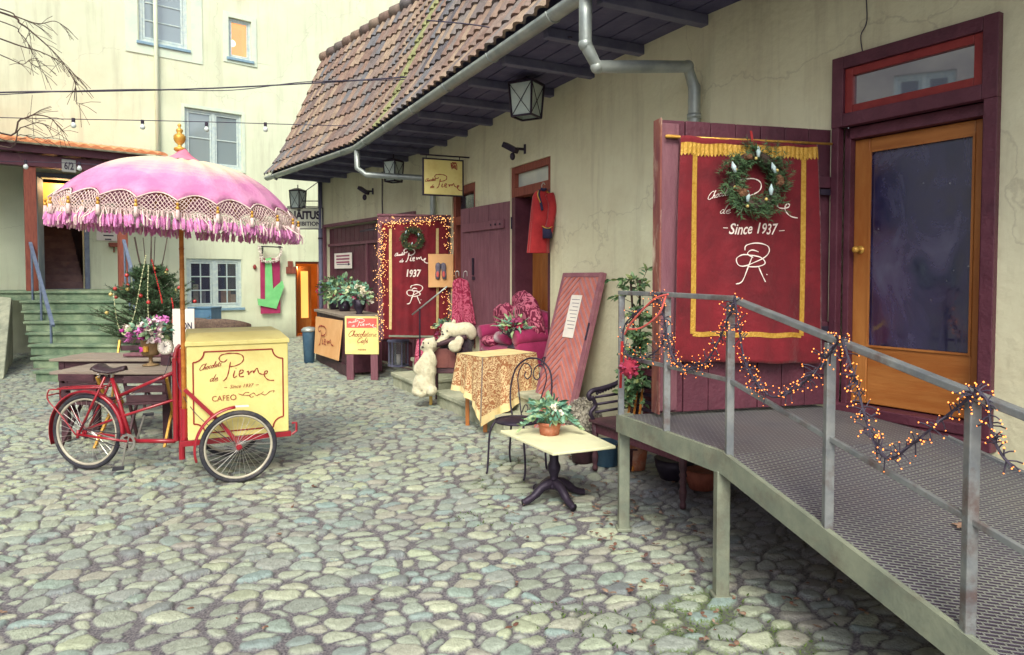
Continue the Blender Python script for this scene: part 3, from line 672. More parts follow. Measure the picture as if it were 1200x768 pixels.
# yellow-lit passage at the right
mb = MB(); room(mb, PK, rD[0]-.0, rD[1]+1.2, 0, 2.7, -.3, -2.6); mb.build('passage', pm('passage_wall', (206,140,60), (226,164,84), 2, .7), bb)
mb = MB(); frame_rect(mb, PK, rD[0], rD[1], rD[2], rD[3], .06, -.2, -.1, .02); mb.build('door_frame', M['brick_post'], bb)
mb = MB(); q = (rD[0]+rD[1])/2; PK.box(mb, rD[0]+.1, rD[0]+.16, .05, rD[3]-.08, -1.3, -.3); PK.box(mb, q, q+.42, .05, rD[3]-.12, -.9, -.86)
dr = mb.build('door', M['orange_wood'], bb, bevel=.004)
mb = MB(); PK.box(mb, q+.1, q+.32, .5, 1.9, -.858, -.85); mb.build('lit_panel', M['lit_window'], dr)
# stair inside the porch door
mb = MB(); x0, x1 = rP[0], rP[1]
for i in range(11): PK.box(mb, x0-.05, x1+.05, 1.3+.15*i, 1.44+.17*i, -.35-.28*i, -.75-.28*i)
mb.build('inner_stair', pm('inner_stair', (112,88,92), (138,112,110), 4, .8), bb)
mb = MB(); room(mb, PK, x0-.06, x1+.4, 1.3, 4.6, -.3, -4); mb.build('interior', pm('stairwell', (96,84,96), (124,110,116), 2, .9), bb)
mb = MB(); a, b = PK.uv(58, 240, -.7)[0], PK.uv(80, 240, -.7)[0]; PK.box(mb, rP[0]+.02, b, PK.uv(60,252,-.7)[1], rP[3]-.04, -.8, -.7); mb.build('lit_fanlight', M['lit_orange'], bb)
mb = MB(); frame_rect(mb, PK, rP[0]-.12, rP[1]+.1, 1.44, rP[3]+.1, .1, -.05, .05, .01); mb.build('door_frame', pm('grey_blue_frame', (104,112,134), (130,138,152), 6, .6), bb, bevel=.006)
mb = MB(); P0 = PK.pt(rP[0]+.02, 0, -.02); d_ = (PK.d*-.25 + PK.n*.9).normalized(); mb.prism([(0,1.46),(.55,1.46),(.55,rP[3]-.05),(0,rP[3]-.05)], P0, d_, Z, d_.cross(Z)*.04)
mb.build('open_door', pm('door_blue', (136,150,164), (158,168,176), 5, .6), bb, bevel=.006)

for nm, p_, e_ in (('stairwell_lamp', PK.pt((rP[0]+rP[1])/2, 3.9, -.55), 14), ('passage_lamp', PK.pt((rD[0]+rD[1])/2, 2.0, -.9), 26)):
    ll = bpy.data.lights.new(nm, 'POINT'); ll.energy = e_; ll.color = (1, .68, .36); ll.shadow_soft_size = .12; lo = bpy.data.objects.new(nm, ll); C.objects.link(lo); lo.location = p_
# ------------------------------------------------------------------ porch on the left
PP = PL(tuple((PK.o + PK.n * 2.0)[:2]), tuple(PK.d[:2]))
po = thing('porch', 'porch roof with orange tiles and purple beam over the stone stairs', 'porch', tuple(PP.pt(PP.uv(90,330)[0], 1.44)))
aL = PP.uv(-60, 200)[0]; aR = PP.uv(186, 190)[0]
ze = 4.42
mb = MB(); PP.box(mb, aL, aR, ze-.46, ze-.22, -.12, .12); PP.box(mb, aL, aR, ze-.2, ze-.05, .2, .24)
for i in range(9): x = aL + .2 + (aR-aL-.3)*i/8; PP.box(mb, x-.05, x+.05, ze-.2, ze-.08, -1.9, .2)
PP.box(mb, aL, aR, ze-.07, ze-.04, -2.0, .25)
mb.build('beam', M['purple'], po, bevel=.006)
mb = MB(); ntl = int((aR+.1-aL)/.2)
def ptile(i, j):
    a = aL + (aR+.1-aL)*i; o = .42 - 2.35*j; return PP.pt(a, ze + .0 + .42*j + .045*abs(math.sin(i*ntl*math.pi)), o)
mb.grid(ptile, ntl*6, 8)
mb.grid(lambda i, j: PP.pt(aL + (aR+.1-aL)*i, ze - .03*j + .045*(1-j)*abs(math.sin(i*ntl*math.pi)), .42-.01*j), ntl*6, 1)
mb.build('tiled_roof', M['orange_tile'], po, smooth=False)
for (u, wd) in ((37, .17), (144, .15)):
    a = PP.uv(u, 300)[0]; mb = MB(); PP.box(mb, a-wd/2*1.2, a+wd/2*1.2, 1.44, ze-.46, -.09, .09); mb.build('post', M['brick_post'], po, bevel=.01)
# house number, sign, shelf
a, z = PK.uv(78, 196); pn = PL(tuple((PK.o + PK.n*1.2)[:2]), tuple(PK.d[:2]))
r = PP.rect(71, 190, 87, 203, -.12)
t = thing('number_plate', 'grey plate reading 6/2 under the porch roof', 'number plate', tuple(PP.pt((r[0]+r[1])/2, r[2], -.1)))
mb = MB(); PP.box(mb, r[0], r[1], r[2], r[3], .125, .15); mb.build('plate', pm('plate_grey', (140,140,140), (156,156,150), 9, .5), t, bevel=.004)
mb = MB(); put_text(mb, '6/2', PP.pt(r[0]+.04, r[2]+.05, .152), PP.d, Z, r[1]-r[0]-.08, r[3]-r[2]-.1, bold=.02); mb.build('lettering', M['iron'], t)
r = PK.rect(113, 263, 138, 282)
t = thing('notice_board', 'white notice board on the porch wall right of the open doorway', 'notice', tuple(PK.pt((r[0]+r[1])/2, r[2], .03)))
mb = MB(); PK.box(mb, r[0], r[1], r[2], r[3], .01, .04); mb.build('board', M['paper'], t, bevel=.003)
mb = MB()
for k in range(4): PK.box(mb, r[0]+.08+.03*k, r[1]-.1-.05*(k%2), r[3]-.12-.09*k, r[3]-.09-.09*k, .041, .043)
mb.build('print', M['iron'], t)
r = PK.rect(127, 285, 139, 291)
mb = MB(); PK.box(mb, r[0], r[1], r[2]+.03, r[3], .01, .2); PK.box(mb, r[0]+.1, r[1]-.1, r[2]-.1, r[2]+.028, .01, .1)
mb.solo('wall_shelf', M['brick_post'], 'small brown shelf on the wall below the white notice board', 'shelf', bevel=.005)
# stairs
mb = MB()
for i in range(7):
    y0 = 11.2 + .37*i; zt = .18*(i+1); xl = -7.85 - .30*i; xr = -6.7
    mb.bx(xl, xr, y0, y0+.38 if i < 7 else 16.6, zt-.19, zt-.05); mb.bx(xl-.03, xr+.03, y0-.035, y0+.38 if i < 7 else 16.6, zt-.049, zt)
Lp = [(-9.95,13.79),(-6.85,13.79),(-8.5,17.3),(-12.4,14.2)]; mb.prism(Lp, (0,0,1.25), (1,0,0), (0,1,0), Z*.14); mb.prism([(-9.98,13.755),(-6.82,13.755),(-8.48,17.3),(-12.4,14.2)], (0,0,1.391), (1,0,0), (0,1,0), Z*.049)
st = mb.solo('stone_stairs', M['green_stone'], 'wide mossy green stone stairs rising to the porch doorway', 'stairs', bevel=.012)
mb = MB()
mb.prism([(0,0),(2.9,0),(2.9,1.35),(.2,.12)], (-8.6,11.5,0), (-.55,.83,0), Z, (-.4,0,0))
mb.solo('stair_cheek_wall', M['stone'], 'low stone side wall at the left foot of the mossy stairs', 'wall', bevel=.02)
for (u0, v0, u1, v1, Y0, Y1, lb) in ((35,283,62,382,13.9,12.0,'blue grey metal handrail at the left side of the mossy stairs'),(145,282,158,330,13.9,12.9,'blue grey metal handrail behind the decorated fir tree')):
    p, q = atY(u0,v0,Y0), atY(u1,v1,Y1)
    t = thing('handrail', lb, 'handrail', (p.x, p.y, 0)); mb = MB(); mb.bar(p, q, .06, .05); mb.build('rail', M['rail_blue'], t, bevel=.006)
    for k in (.08, .5, .92):
        x = p.lerp(q, k); zb = .18*(1+max(0, min(7, int((x.y-11.2)/.37)))); mb = MB(); mb.bar((x.x,x.y,zb), x, .03, .03, (0,1,0)); mb.build('baluster', M['rail_blue'], t)

# ------------------------------------------------------------------ neighbouring facade on the left side of the yard, outside the frame
PN = PL((-10.2, -9), (0, 1))
nb_ = thing('neighbour_building', 'grey plastered neighbouring building with white windows along the left of the yard', 'building', (-10.2, 1, 0))
ops = [(s_, s_+1.2, z_, z_+1.7) for s_ in (2, 5.2, 8.4, 11.6, 14.8) for z_ in (1.2, 4.6, 7.6)]
mb = MB(); wall_mesh(mb, PN, -1, 18.5, 0, 10.5, ops, .2, 1.2, .01); PN.box(mb, -1, 18.5, 0, 10.5, -6, -1.2); mb.build('wall', M['plaster_side'], nb_)
for o in ops: casement(PN, o, nb_, 1, 2, w=.09)
# ------------------------------------------------------------------ old house on the right
hs_ = thing('stone_house', 'old plastered house with steep tiled roof running along the right of the yard', 'building', (1.6, 8.5, 0))
# openings
sH = 0.0
a_r, _ = PA.uv(1169, 300); z_top = PA.uv(974, 73)[1]
opA = (sH, a_r, .70, z_top)
b0 = PB.uv(645, 250)[0]; b1 = PB.uv(598, 250)[0]; zt1 = PB.uv(643, 183)[1]
c0 = PB.uv(557, 300)[0]; c1 = PB.uv(530, 300)[0]
opB1 = (b0, b1, .64, zt1); opB2 = (c0, c1, .64, 3.15)
WT = 3.92
sBreak = 1.09                         # wall A continues back to where wall B starts
mb = MB(); wall_mesh(mb, PA, -1.145, 5.2, 0, WT+1.2, [opA], .16, .14, .012)
LB = (Vector((-1.64,12.4,0)) - PB.o).dot(PB.d)
wall_mesh(mb, PB, 0.0, LB, 0, WT+.3, [opB1, opB2], .35, .14, .016)
wall_mesh(mb, PC, 0, 4.56, 0, WT+.3, [(.25,4.36,0.02,2.86)], .25, .2, .014)
# gable end and back
e = PC.pt(4.56, 0); mb.add([e, e + Vector((5,2.6,0)), e + Vector((5,2.6,4.2)), e + Vector((0,0,4.2))], [(0,1,2,3)])
mb.build('wall', M['plaster'], hs_, smooth=True)
# eave: the line stands off the wall; further right it simply runs on past the frame
OV = 1.12
def mitre(o):
    a = PB.o + PB.n*o; b = PC.o + PC.n*o
    # intersection in plan
    d1, d2 = PB.d, PC.d; den = d1.x*d2.y - d1.y*d2.x; r_ = b - a; k = (r_.x*d2.y - r_.y*d2.x)/den
    return a + d1*k
def eave(o, z, sN=-7.2, sF=4.75):
    return [PB.pt(sN, z, o), mitre(o) + Z*z, PC.pt(sF, z, o)]
ZE = 3.98; PITCHR = R(66); HR = 2.85; IN = HR/math.tan(PITCHR)
E_ = eave(OV, ZE); T_ = eave(OV-IN, ZE+HR)
def poly_at(P, a):
    """a in 0..2: 0..1 first leg, 1..2 second"""
    return P[0].lerp(P[1], a) if a <= 1 else P[1].lerp(P[2], a-1)
l1 = (E_[1]-E_[0]).length; l2 = (E_[2]-E_[1]).length; n1 = int(l1/.205); n2 = int(l2/.205); nrw = 10
mb = MB(); rnd = random.Random(3); prof = [0,.75,1,.75,.15,-.1]
def rpt(k, j, lift, sag=True):
    a = k/n1 if k <= n1 else 1+(k-n1)/n2
    e_, t_ = poly_at(E_, a), poly_at(T_, a); p = e_.lerp(t_, j/nrw); up = (t_-e_).normalized()
    dr = PB.d if a <= 1 else PC.d; n_ = dr.cross(up)
    if n_.z < 0: n_ = -n_
    sagv = .03*math.sin(a*9) * math.sin(j/nrw*math.pi)
    # the foot of the roof flares outward a little
    fl = .10*max(0, 1-j/2.5)**2
    return p + n_*(lift + sagv + fl)
for k in range(n1+n2):
    for j in range(nrw):
        jit = rnd.uniform(-.006,.006); tone = rnd.choice([.08,.13,.25,.3,.37,.5,.5,.62,.75,.8,.87])
        if n1-8+int(j*.0) <= k <= n1-7 and j < 9: tone = 1.0 if rnd.random() < .85 else .5
        elif n1-18 <= k <= n1-12 and rnd.random() < .5: tone = rnd.choice([0,.62,.87])
        V = []; q = 5
        for i in range(q+1):
            h = .042*prof[i] if i < 6 else 0
            kk = k + i/q
            V.append(rpt(kk, j-.10+jit, h+.042)); V.append(rpt(kk, j+1.0, h+.004)); V.append(rpt(kk, j-.10+jit, h+.01))
        mb.add(V, [(i*3, (i+1)*3, (i+1)*3+1, i*3+1) for i in range(q)] + [(i*3+2, (i+1)*3+2, (i+1)*3, i*3) for i in range(q)], tone)
rf = mb.build('roof', M['roof_tile'], hs_)
mb = MB()     # ridge tiles, verge boards, back slope
k = 0
while k < n1+n2:
    a = k/n1 if k <= n1 else 1+(k-n1)/n2; k2 = k+2.1; b = min(2, k2/n1 if k2 <= n1 else 1+(k2-n1)/n2)
    p, q = poly_at(T_, a), poly_at(T_, b); mb.tube([p+Z*.02, p.lerp(q,.9)+Z*.04], [.11,.13], 10, rr=rnd.random()*.7); k += 2
mb.build('ridge', M['roof_tile'], rf, smooth=True)
mb = MB(); up = (T_[2]-E_[2]); mb.prism([(0,0),(0,-.16),(1,-.16),(1,0)], E_[2]+PC.d*.03, up, PC.d.cross(up).normalized()*(-1 if PC.d.cross(up).z < 0 else 1), PC.d*-.05)
B_ = eave(OV-IN-4.2, ZE-.0)
mb.add([T_[0],T_[1],T_[2],B_[2],B_[1],B_[0]], [(0,1,4,5),(1,2,3,4)])
mb.add([E_[2],T_[2],B_[2]], [(0,1,2)])
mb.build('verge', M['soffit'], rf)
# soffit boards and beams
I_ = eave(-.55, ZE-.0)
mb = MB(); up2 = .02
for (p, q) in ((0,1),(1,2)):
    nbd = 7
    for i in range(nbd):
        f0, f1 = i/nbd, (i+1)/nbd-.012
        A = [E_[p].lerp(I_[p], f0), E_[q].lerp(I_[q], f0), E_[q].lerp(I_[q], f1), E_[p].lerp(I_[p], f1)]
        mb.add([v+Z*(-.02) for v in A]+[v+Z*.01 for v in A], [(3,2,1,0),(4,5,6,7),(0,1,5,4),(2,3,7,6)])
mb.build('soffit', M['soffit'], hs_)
for i in range(24):
    k = -6.8 + i*.86; 
    if k > (mitre(OV)-PB.o).dot(PB.d)-.2: continue
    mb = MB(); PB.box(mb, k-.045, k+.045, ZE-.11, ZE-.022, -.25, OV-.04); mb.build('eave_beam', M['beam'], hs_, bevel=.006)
for k in (.5, 1.4, 2.3, 3.2, 4.1):
    mb = MB(); PC.box(mb, k-.045, k+.045, ZE-.11, ZE-.022, -.25, OV-.04); mb.build('eave_beam', M['beam'], hs_, bevel=.006)
# gutter
G_ = eave(OV+.07, ZE-.02)
mb = MB()
def gut(P, r=.075):
    pts = [P[0], P[0].lerp(P[1], .5), P[1], P[1].lerp(P[2], .5), P[2]]; k = 9; V = []
    for i, p in enumerate(pts):
        dr = PB.d if i < 2 else (PC.d if i > 2 else (PB.d+PC.d).normalized()); a = dr.cross(Z).normalized()
        for j in range(k): th = math.pi*j/(k-1); V.append(p + a*math.cos(th)*r - Z*math.sin(th)*r)
        for j in range(k): th = math.pi*(k-1-j)/(k-1); V.append(p + a*math.cos(th)*(r-.008) - Z*math.sin(th)*(r-.008))
    m = 2*k; mb.add(V, [(i*m+j, (i+1)*m+j, (i+1)*m+(j+1)%m, i*m+(j+1)%m) for i in range(4) for j in range(m)])
gut(G_)
for e_ in (0, 1):
    n_ = 12 if e_ == 0 else 4
    for i in range(n_):
        p = G_[e_].lerp(G_[e_+1], (i+.5)/n_); dr = PB.d if e_ == 0 else PC.d
        a = dr.cross(Z).normalized(); mb.tube([p + a*math.cos(t_)*.079 - Z*math.sin(t_)*.079 for t_ in [math.pi*j/8 for j in range(9)]], .008, 5)
mb.build('gutter', M['zinc'], hs_, smooth=True)
# downpipes
def gpt(u):
    best = min((abs((p.x/p.y)*800/1 - (u-600)), i) for i, p in enumerate([G_[0].lerp(G_[1], j/400) for j in range(401)]) if p.y > .5)
    return G_[0].lerp(G_[1], best[1]/400)
p = gpt(684) - Z*.07; y_ = p.y
pw = PB.pt(.10, 0, .09); zb = atY(806, 84, pw.y).z
k1 = p - Z*.18; k2 = Vector((p.x,p.y,0)).lerp(pw, .12); k2.z = atY(700,58,k2.y).z
mb = MB(); path = [p, p - Z*.12, p - Z*.34]
k2 = Vector((p.x, p.y, 0)).lerp(pw, .10) + Z*(p.z - .50)
k3 = Vector((p.x, p.y, 0)).lerp(pw, .93) + Z*(zb + .03)
k4 = Vector((pw.x, pw.y, zb - .14))
path += [k2, k2.lerp(k3, .5), k3, k4, Vector((pw.x, pw.y, 1.0)), Vector((pw.x, pw.y, .12))]
mb.tube(path, .052, 14)
for q in (path[2], k2, k3, k4): mb.ell(q, .056, 12)
for zz in (2.6, 3.1): mb.tube([Vector((pw.x,pw.y,zz)) - Z*.02, Vector((pw.x,pw.y,zz)) + Z*.02], .060, 14)
mb.build('downpipe', M['zinc'], hs_, smooth=True)
p = mitre(OV+.07) + Z*(ZE-.09); pw = PB.pt(PB.uv(513, 230)[0], 0, .09)
mb = MB(); k2 = p - Z*.3; k3 = Vector((p.x,p.y,0)).lerp(pw,.12) + Z*(p.z-.42); k4 = Vector((pw.x,pw.y,p.z-.5)); mb.tube([p, k2, k3, k4, Vector((pw.x,pw.y,p.z-.75)), Vector((pw.x,pw.y,.3))], .05, 12)
mb.build('downpipe', M['zinc'], hs_, smooth=True)
# --- main doorway (wall A)
a0, a1, z0, z1 = opA
zb_ = PA.uv(975, 153)[1]          # underside of transom frame
mb = MB(); frame_rect(mb, PA, a0, a1, zb_, z1, .085, -.02, .05, .09); fro = mb.build('transom_frame', M['purple'], hs_, bevel=.005)
r = (a0+.085, a1-.085, zb_+.09, z1-.085)
mb = MB(); frame_rect(mb, PA, r[0], r[1], r[2], r[3], .055, -.03, .025); fr2 = mb.build('transom', M['red_frame'], hs_, bevel=.004)
mb = MB(); PA.box(mb, r[0]+.055, r[1]-.055, r[2]+.055, r[3]-.055, -.012, -.002); mb.build('pane', M['transom_glass'], fr2)
mb = MB(); PA.box(mb, a0-.0, a0+.055, .751, zb_, -.02, .045); PA.box(mb, a1-.075, a1, .751, zb_, -.02, .045)
PA.box(mb, a0+.056, a0+.1, .64, zb_, -.2, -.03); PA.box(mb, a1-.11, a1-.076, .64, zb_, -.2, -.03); PA.box(mb, a0+.056, a1-.076, zb_-.08, zb_-.002, -.2, -.03)
mb.build('door_frame', M['purple'], hs_, bevel=.005)
mb = MB(); PA.box(mb, a0+.02, a1-.03, .755, .825, -.2, .03); PA.box(mb, a0-.04, a1+.02, .685, .75, -.2, .075); mb.build('threshold', M['purple'], hs_, bevel=.008)
da, db, dz0, dz1 = a0+.10, a1-.11, .835, zb_-.085
mb = MB(); PA.box(mb, da, da+.11, dz0, dz1, -.13, -.085); PA.box(mb, db-.06, db, dz0, dz1, -.13, -.085)
dr = mb.build('door', M['orange_wood'], hs_, bevel=.006)
gz0 = PA.uv(1100, 413, -.1)[1]; gz1 = PA.uv(1080, 168, -.1)[1]
mb = MB(); PA.box(mb, da+.111, db-.061, gz1, dz1, -.13, -.088); mb.build('rail', M['orange_rail'], dr, bevel=.006); mb = MB(); PA.box(mb, da+.111, db-.061, dz0, gz0, -.125, -.092); mb.build('lower_panel', M['orange_rail'], dr, bevel=.006)
mb = MB(); PA.box(mb, da+.111, db-.061, gz0, gz1, -.112, -.104); mb.build('pane', M['blackboard_glass'], dr)
mb = MB(); frame_rect(mb, PA, da+.108, db-.058, gz0-.004, gz1+.004, .014, -.09, -.078); mb.build('bead_moulding', M['orange_wood'], dr)
mb = MB(); ku, kz = PA.uv(1008, 293, -.085); c_ = PA.pt(da+.055, kz, -.085); mb.tube([c_, c_+PA.n*.05], .011, 10); mb.tube([c_, c_+PA.n*.008], .028, 14); mb.ell(c_+PA.n*.065, .024, 14); mb.build('knob', M['gold'], dr, smooth=True)
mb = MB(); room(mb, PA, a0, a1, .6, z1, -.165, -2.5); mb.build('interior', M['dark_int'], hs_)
# --- middle doorway (B1)
a, b, z0, z1 = opB1; zb_ = PB.uv(598, 232)[1]
mb = MB(); frame_rect(mb, PB, a+.003, b, zb_, z1, .09, -.16, -.02, .12); f1 = mb.build('transom_frame', M['brick_post'], hs_, bevel=.005)
mb = MB(); PB.box(mb, a+.09, b-.09, zb_+.12, z1-.09, -.09, -.08); mb.build('pane', pm('pale_glass', (170,182,178), (196,202,190), 2, .2), f1)
mb = MB(); PB.box(mb, a+.003, a+.1, .64, zb_, -.3, -.02); PB.box(mb, b-.1, b, .64, zb_, -.3, -.02); mb.build('door_frame', M['purple'], hs_, bevel=.005)
mb = MB(); 
q0, q1 = PB.uv(643, 300, -.3)[0], PB.uv(624, 300, -.3)[0]
for i in range(5): PB.box(mb, q0+(q1-q0)*i/5, q0+(q1-q0)*(i+.95)/5, .72, 2.45, -.33, -.29)
mb.build('inner_door', M['orange_wood'], hs_, bevel=.004)
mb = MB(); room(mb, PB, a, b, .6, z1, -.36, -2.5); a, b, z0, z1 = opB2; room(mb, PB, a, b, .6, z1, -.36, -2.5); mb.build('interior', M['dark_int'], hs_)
mb = MB(); PB.box(mb, a, a+.1, .64, z1, -.3, -.02); PB.box(mb, b-.1, b, .64, z1, -.3, -.02); PB.box(mb, a+.1, b-.1, z1-.12, z1, -.3, -.02); PB.box(mb, a+.1, b-.1, 2.55, 2.68, -.3, -.02); mb.build('door_frame', M['brick_post'], hs_, bevel=.005)
mb = MB(); PB.box(mb, a+.1, b-.1, 2.68, z1-.12, -.12, -.11); mb.build('transom_pane', M['glass'], hs_)
# --- far purple double door (wall C)
mb = MB()
for i in range(18): PC.box(mb, .27+.224*i, .27+.224*(i+1)-.012, .03, 2.83, -.12, -.07)
d3 = mb.build('double_door', M['purple'], hs_, bevel=.004)
mb = MB()
for zz in (.5, 2.42): mb = MB(); PC.box(mb, .3, 4.3, zz, zz+.06, -.069, -.03); mb.build('batten', M['purple_lt'], d3, bevel=.004)
mb = MB(); PC.box(mb, 2.3, 2.36, .56, 2.42, -.069, -.035); mb.build('cover_strip', M['purple_lt'], d3, bevel=.004)
mb = MB(); frame_rect(mb, PC, .2, 4.41, .0, 2.93, .07, -.02, .05, .01); mb.build('door_frame', M['purple_lt'], hs_, bevel=.005)
mb = MB(); p = PC.pt(.35, 2.72, .02); mb.prism([(0,0),(1.0,0),(1.0,.03),(0,.03)], p, PC.d, Z, PC.n*.55+Z*-.14); mb.build('door_canopy', M['iron'], hs_, bevel=.004)

# ------------------------------------------------------------------ stone steps in front of the doorways
for (u0, u1, k, lb) in ((563, 509, 0, 'pale stone steps under the patterned tablecloth and sofa'), (482, 458, 1, 'pale stone steps under the black iron lantern')):
    mb = MB()
    def wallat(u): return PB.uv(u, 400, .95)[0]
    s0, s1 = wallat(u0), wallat(u1)
    if k == 0: s0 -= .55
    for (o0, o1, zz) in ((.62, .95, .2), (.3, .62, .42), (-.0, .3, .62)):
        PB.box(mb, s0, s1, -.02, zz-.06, -.05 if o0 < 0 else .02, o1-.03); PB.box(mb, s0-.02, s1+.02, zz-.059, zz, .025, o1)
    mb.solo('stone_steps', M['stone'], lb, 'steps', 'stone steps before the house doors', bevel=.012)

# ------------------------------------------------------------------ open door leaves
def leaf_planks(pl, w, z0, z1, parent, mat, n=7, th=.05):
    mb = MB(); pw_ = w/n
    for i in range(n): pl.box(mb, i*pw_+.002, (i+1)*pw_-.004, z0, z1, -th+.003*(i%2), -.0+.002*(i%3))
    return mb.build('planks', mat, parent, bevel=.004)
# near leaf with the big banner
LF1 = PL((2.29, 4.93), (.98-2.29, 4.60-4.93)); W1 = 1.35
zl0, zl1 = .80, LF1.uv(770, 140)[1]
t = thing('door_leaf', 'open maroon plank door behind the big red velvet banner by the ramp', 'door', tuple(LF1.pt(0, .8)))
leaf_planks(LF1, W1, zl0, zl1, t, M['purple'], 7)
mb = MB(); LF1.box(mb, W1-.13, W1-.005, zl0+.02, zl1-.03, .006, .04); mb.build('edge_batten', M['purple_lt'], t, bevel=.005)
mb = MB(); LF1.box(mb, .01, W1-.14, zl0+.48, zl0+.6, .006, .035); mb.build('cross_batten', M['purple'], t, bevel=.005); mb = MB(); LF1.box(mb, .01, W1-.14, zl1-.42, zl1-.34, .006, .035); mb.build('cross_batten', M['purple'], t, bevel=.005)
mb = MB(); LF1.box(mb, W1+.0, W1+.012, zl0, zl1, -.055, .05); mb.build('peeling_edge', pm('peeling', (140,84,70), (108,52,60), 9, .7, .4, 30, stretch=(1,1,.3), third=(206,190,170), tscale=7, tamt=.9), t)
mb = MB(); r0 = LF1.uv(780, 160, .07); r1 = LF1.uv(975, 169, .07); mb.tube([LF1.pt(r0[0], r0[1], .07), LF1.pt(r1[0], r1[1], .07)], .009, 8); LF1.box(mb, W1-.12, W1-.03, zl1-.13, zl1-.11, .041, .06)
mb.build('curtain_rod', M['gold'], t, smooth=True)
for i, zz in enumerate((zl0+.55, zl1-.45)):
    mb = MB(); mb.tube([LF1.pt(-.01, zz-.05, .02), LF1.pt(-.01, zz+.05, .02)], .018, 8); LF1.box(mb, 0, .12, zz-.02, zz+.02, .036, .044); mb.build('hinge', M['iron'], t)
# banner cloth
def banner(pl, cn, off, name, label, cat, W, H, folds, amp, group=None):
    """cn = four (s,z) corners TL, TR, BR, BL; hanging cloth with folds"""
    tl, tr, brr, bl = [Vector((p[0], p[1], 0)) for p in cn]
    root = thing(name, label, cat, tuple(pl.pt((bl.x+brr.x)/2, bl.y, off)))
    def S(i, j, o=0.0):
        a = tl.lerp(tr, i).lerp(bl.lerp(brr, i), j)
        f = amp*(.35+.65*j)*(math.sin(i*folds*6.28+1.5*math.sin(j*2+i*3)) + .4*math.sin(i*folds*15+j*2))
        return pl.pt(a.x + .006*math.sin(j*5+i*9), a.y + .004*math.sin(i*folds*12), off + f + amp*1.4 + o)
    mb = MB(); mb.grid(lambda i, j: S(i, j), 110, 60); mb.build('cloth', M['velvet'], root, smooth=True, solid=.006)
    return root, S
c1 = [LF1.uv(796,160,.06), LF1.uv(955,171,.06), LF1.uv(962,426,.06), LF1.uv(786,424,.06)]
ban, S = banner(LF1, c1, .055, 'velvet_banner', 'large red velvet banner with gold border hung on the near door by the ramp', 'banner', 1, 1, 2.2, .017)
# parameter helper: photo pixel -> (i,j) on the banner
def inv(cn, s, z):
    tl, tr, brr, bl = [Vector((p[0], p[1], 0)) for p in cn]; i = j = .5
    for _ in range(30):
        p = tl.lerp(tr, i).lerp(bl.lerp(brr, i), j); ex = (tr-tl).lerp(brr-bl, j); ey = bl.lerp(brr, i)-tl.lerp(tr, i)
        dx, dy = s-p.x, z-p.y; det = ex.x*ey.y-ex.y*ey.x; i += (dx*ey.y-dy*ey.x)/det; j += (ex.x*dy-ex.y*dx)/det
    return i, j
def strip(mb, S, cn, pl, pts, w, off=.006):
    """ribbon following photo points on the cloth"""
    q = [inv(cn, *pl.uv(u, v, .06)) for u, v in pts]
    for (i0, j0), (i1, j1) in zip(q[:-1], q[1:]):
        n = 34; V = []
        for k in range(n+1):
            i, j = i0+(i1-i0)*k/n, j0+(j1-j0)*k/n; d = Vector((i1-i0, j1-j0)).normalized()
            V += [S(i - d.y*w[0], j + d.x*w[1], off), S(i + d.y*w[0], j - d.x*w[1], off)]
        mb.add(V, [(2*k, 2*k+1, 2*k+3, 2*k+2) for k in range(n)])
mb = MB(); strip(mb, S, c1, LF1, [(813,182),(809,391),(938,393),(940,182)], (.017,.011)); 
q = [inv(c1, *LF1.uv(u, v, .06)) for u, v in ((796,168),(955,174),(953,187),(796,182))]
mb.grid(lambda i, j: S(q[0][0]*(1-i)+q[1][0]*i, (q[0][1]*(1-i)+q[1][1]*i)*(1-j)+(q[3][1]*(1-i)+q[2][1]*i+.006*math.sin(i*260))*j, .008+.003*math.sin(i*200)), 160, 3)
mb.build('gold_border', M['gold_trim'], ban, smooth=True)
def cloth_lines(mb, S, cn, pl, lines, px, r, off=.007, n=5):
    """lines in unit box -> photo pixels px=(u0,v0 lower-left, u1, v1 upper-right) -> cloth"""
    for li, l in enumerate(lines):
        rr_ = r*.6 if (len(lines) > 12 and li >= 8) else r
        P = cr(l, n); k = len(P); Q = []
        for p in P:
            u = px[0] + (px[2]-px[0])*p.x; v = px[1] + (px[3]-px[1])*p.y
            Q.append(S(*inv(cn, *pl.uv(u, v, .06)), off))
        V = []
        for i in range(k):
            t = (Q[min(i+1,k-1)]-Q[max(i-1,0)])
            if t.length < 1e-8: t = pl.d.copy()
            a = t.normalized().cross(pl.n).normalized()*rr_*(.7+.5*abs(math.sin(i*.45))); V += [Q[i]+a, Q[i]+pl.n*.001, Q[i]-a]
        mb.add(V, [f for i in range(k-1) for f in ((i*3,i*3+1,i*3+4,i*3+3),(i*3+1,i*3+2,i*3+5,i*3+4))])
def cloth_text(mb, S, cn, pl, body, px, shear, bold, off=.008):
    V, Fc = text_polys(body, shear, bold); A = np.array(V); x0, y0 = A.min(0); x1, y1 = A.max(0)
    out = []
    for x, y in V:
        u = px[0]+(px[2]-px[0])*(x-x0)/(x1-x0); v = px[1]+(px[3]-px[1])*(y-y0)/(y1-y0); out.append(S(*inv(cn, *pl.uv(u, v, .06)), off))
    mb.add(out, Fc)
mb = MB()
LG = logo(); cloth_lines(mb, S, c1, LF1, LG, (826, 256, 934, 256-108), .0036)
cloth_text(mb, S, c1, LF1, 'Since 1937', (851,275,911,262), .3, .012)
cloth_lines(mb, S, c1, LF1, [[(0,0),(1,0)]], (845,268,850,262), .003); cloth_lines(mb, S, c1, LF1, [[(0,0),(1,0)]], (912,271,918,262), .003)
cloth_lines(mb, S, c1, LF1, monogram(), (858,335,896,286), .0036)
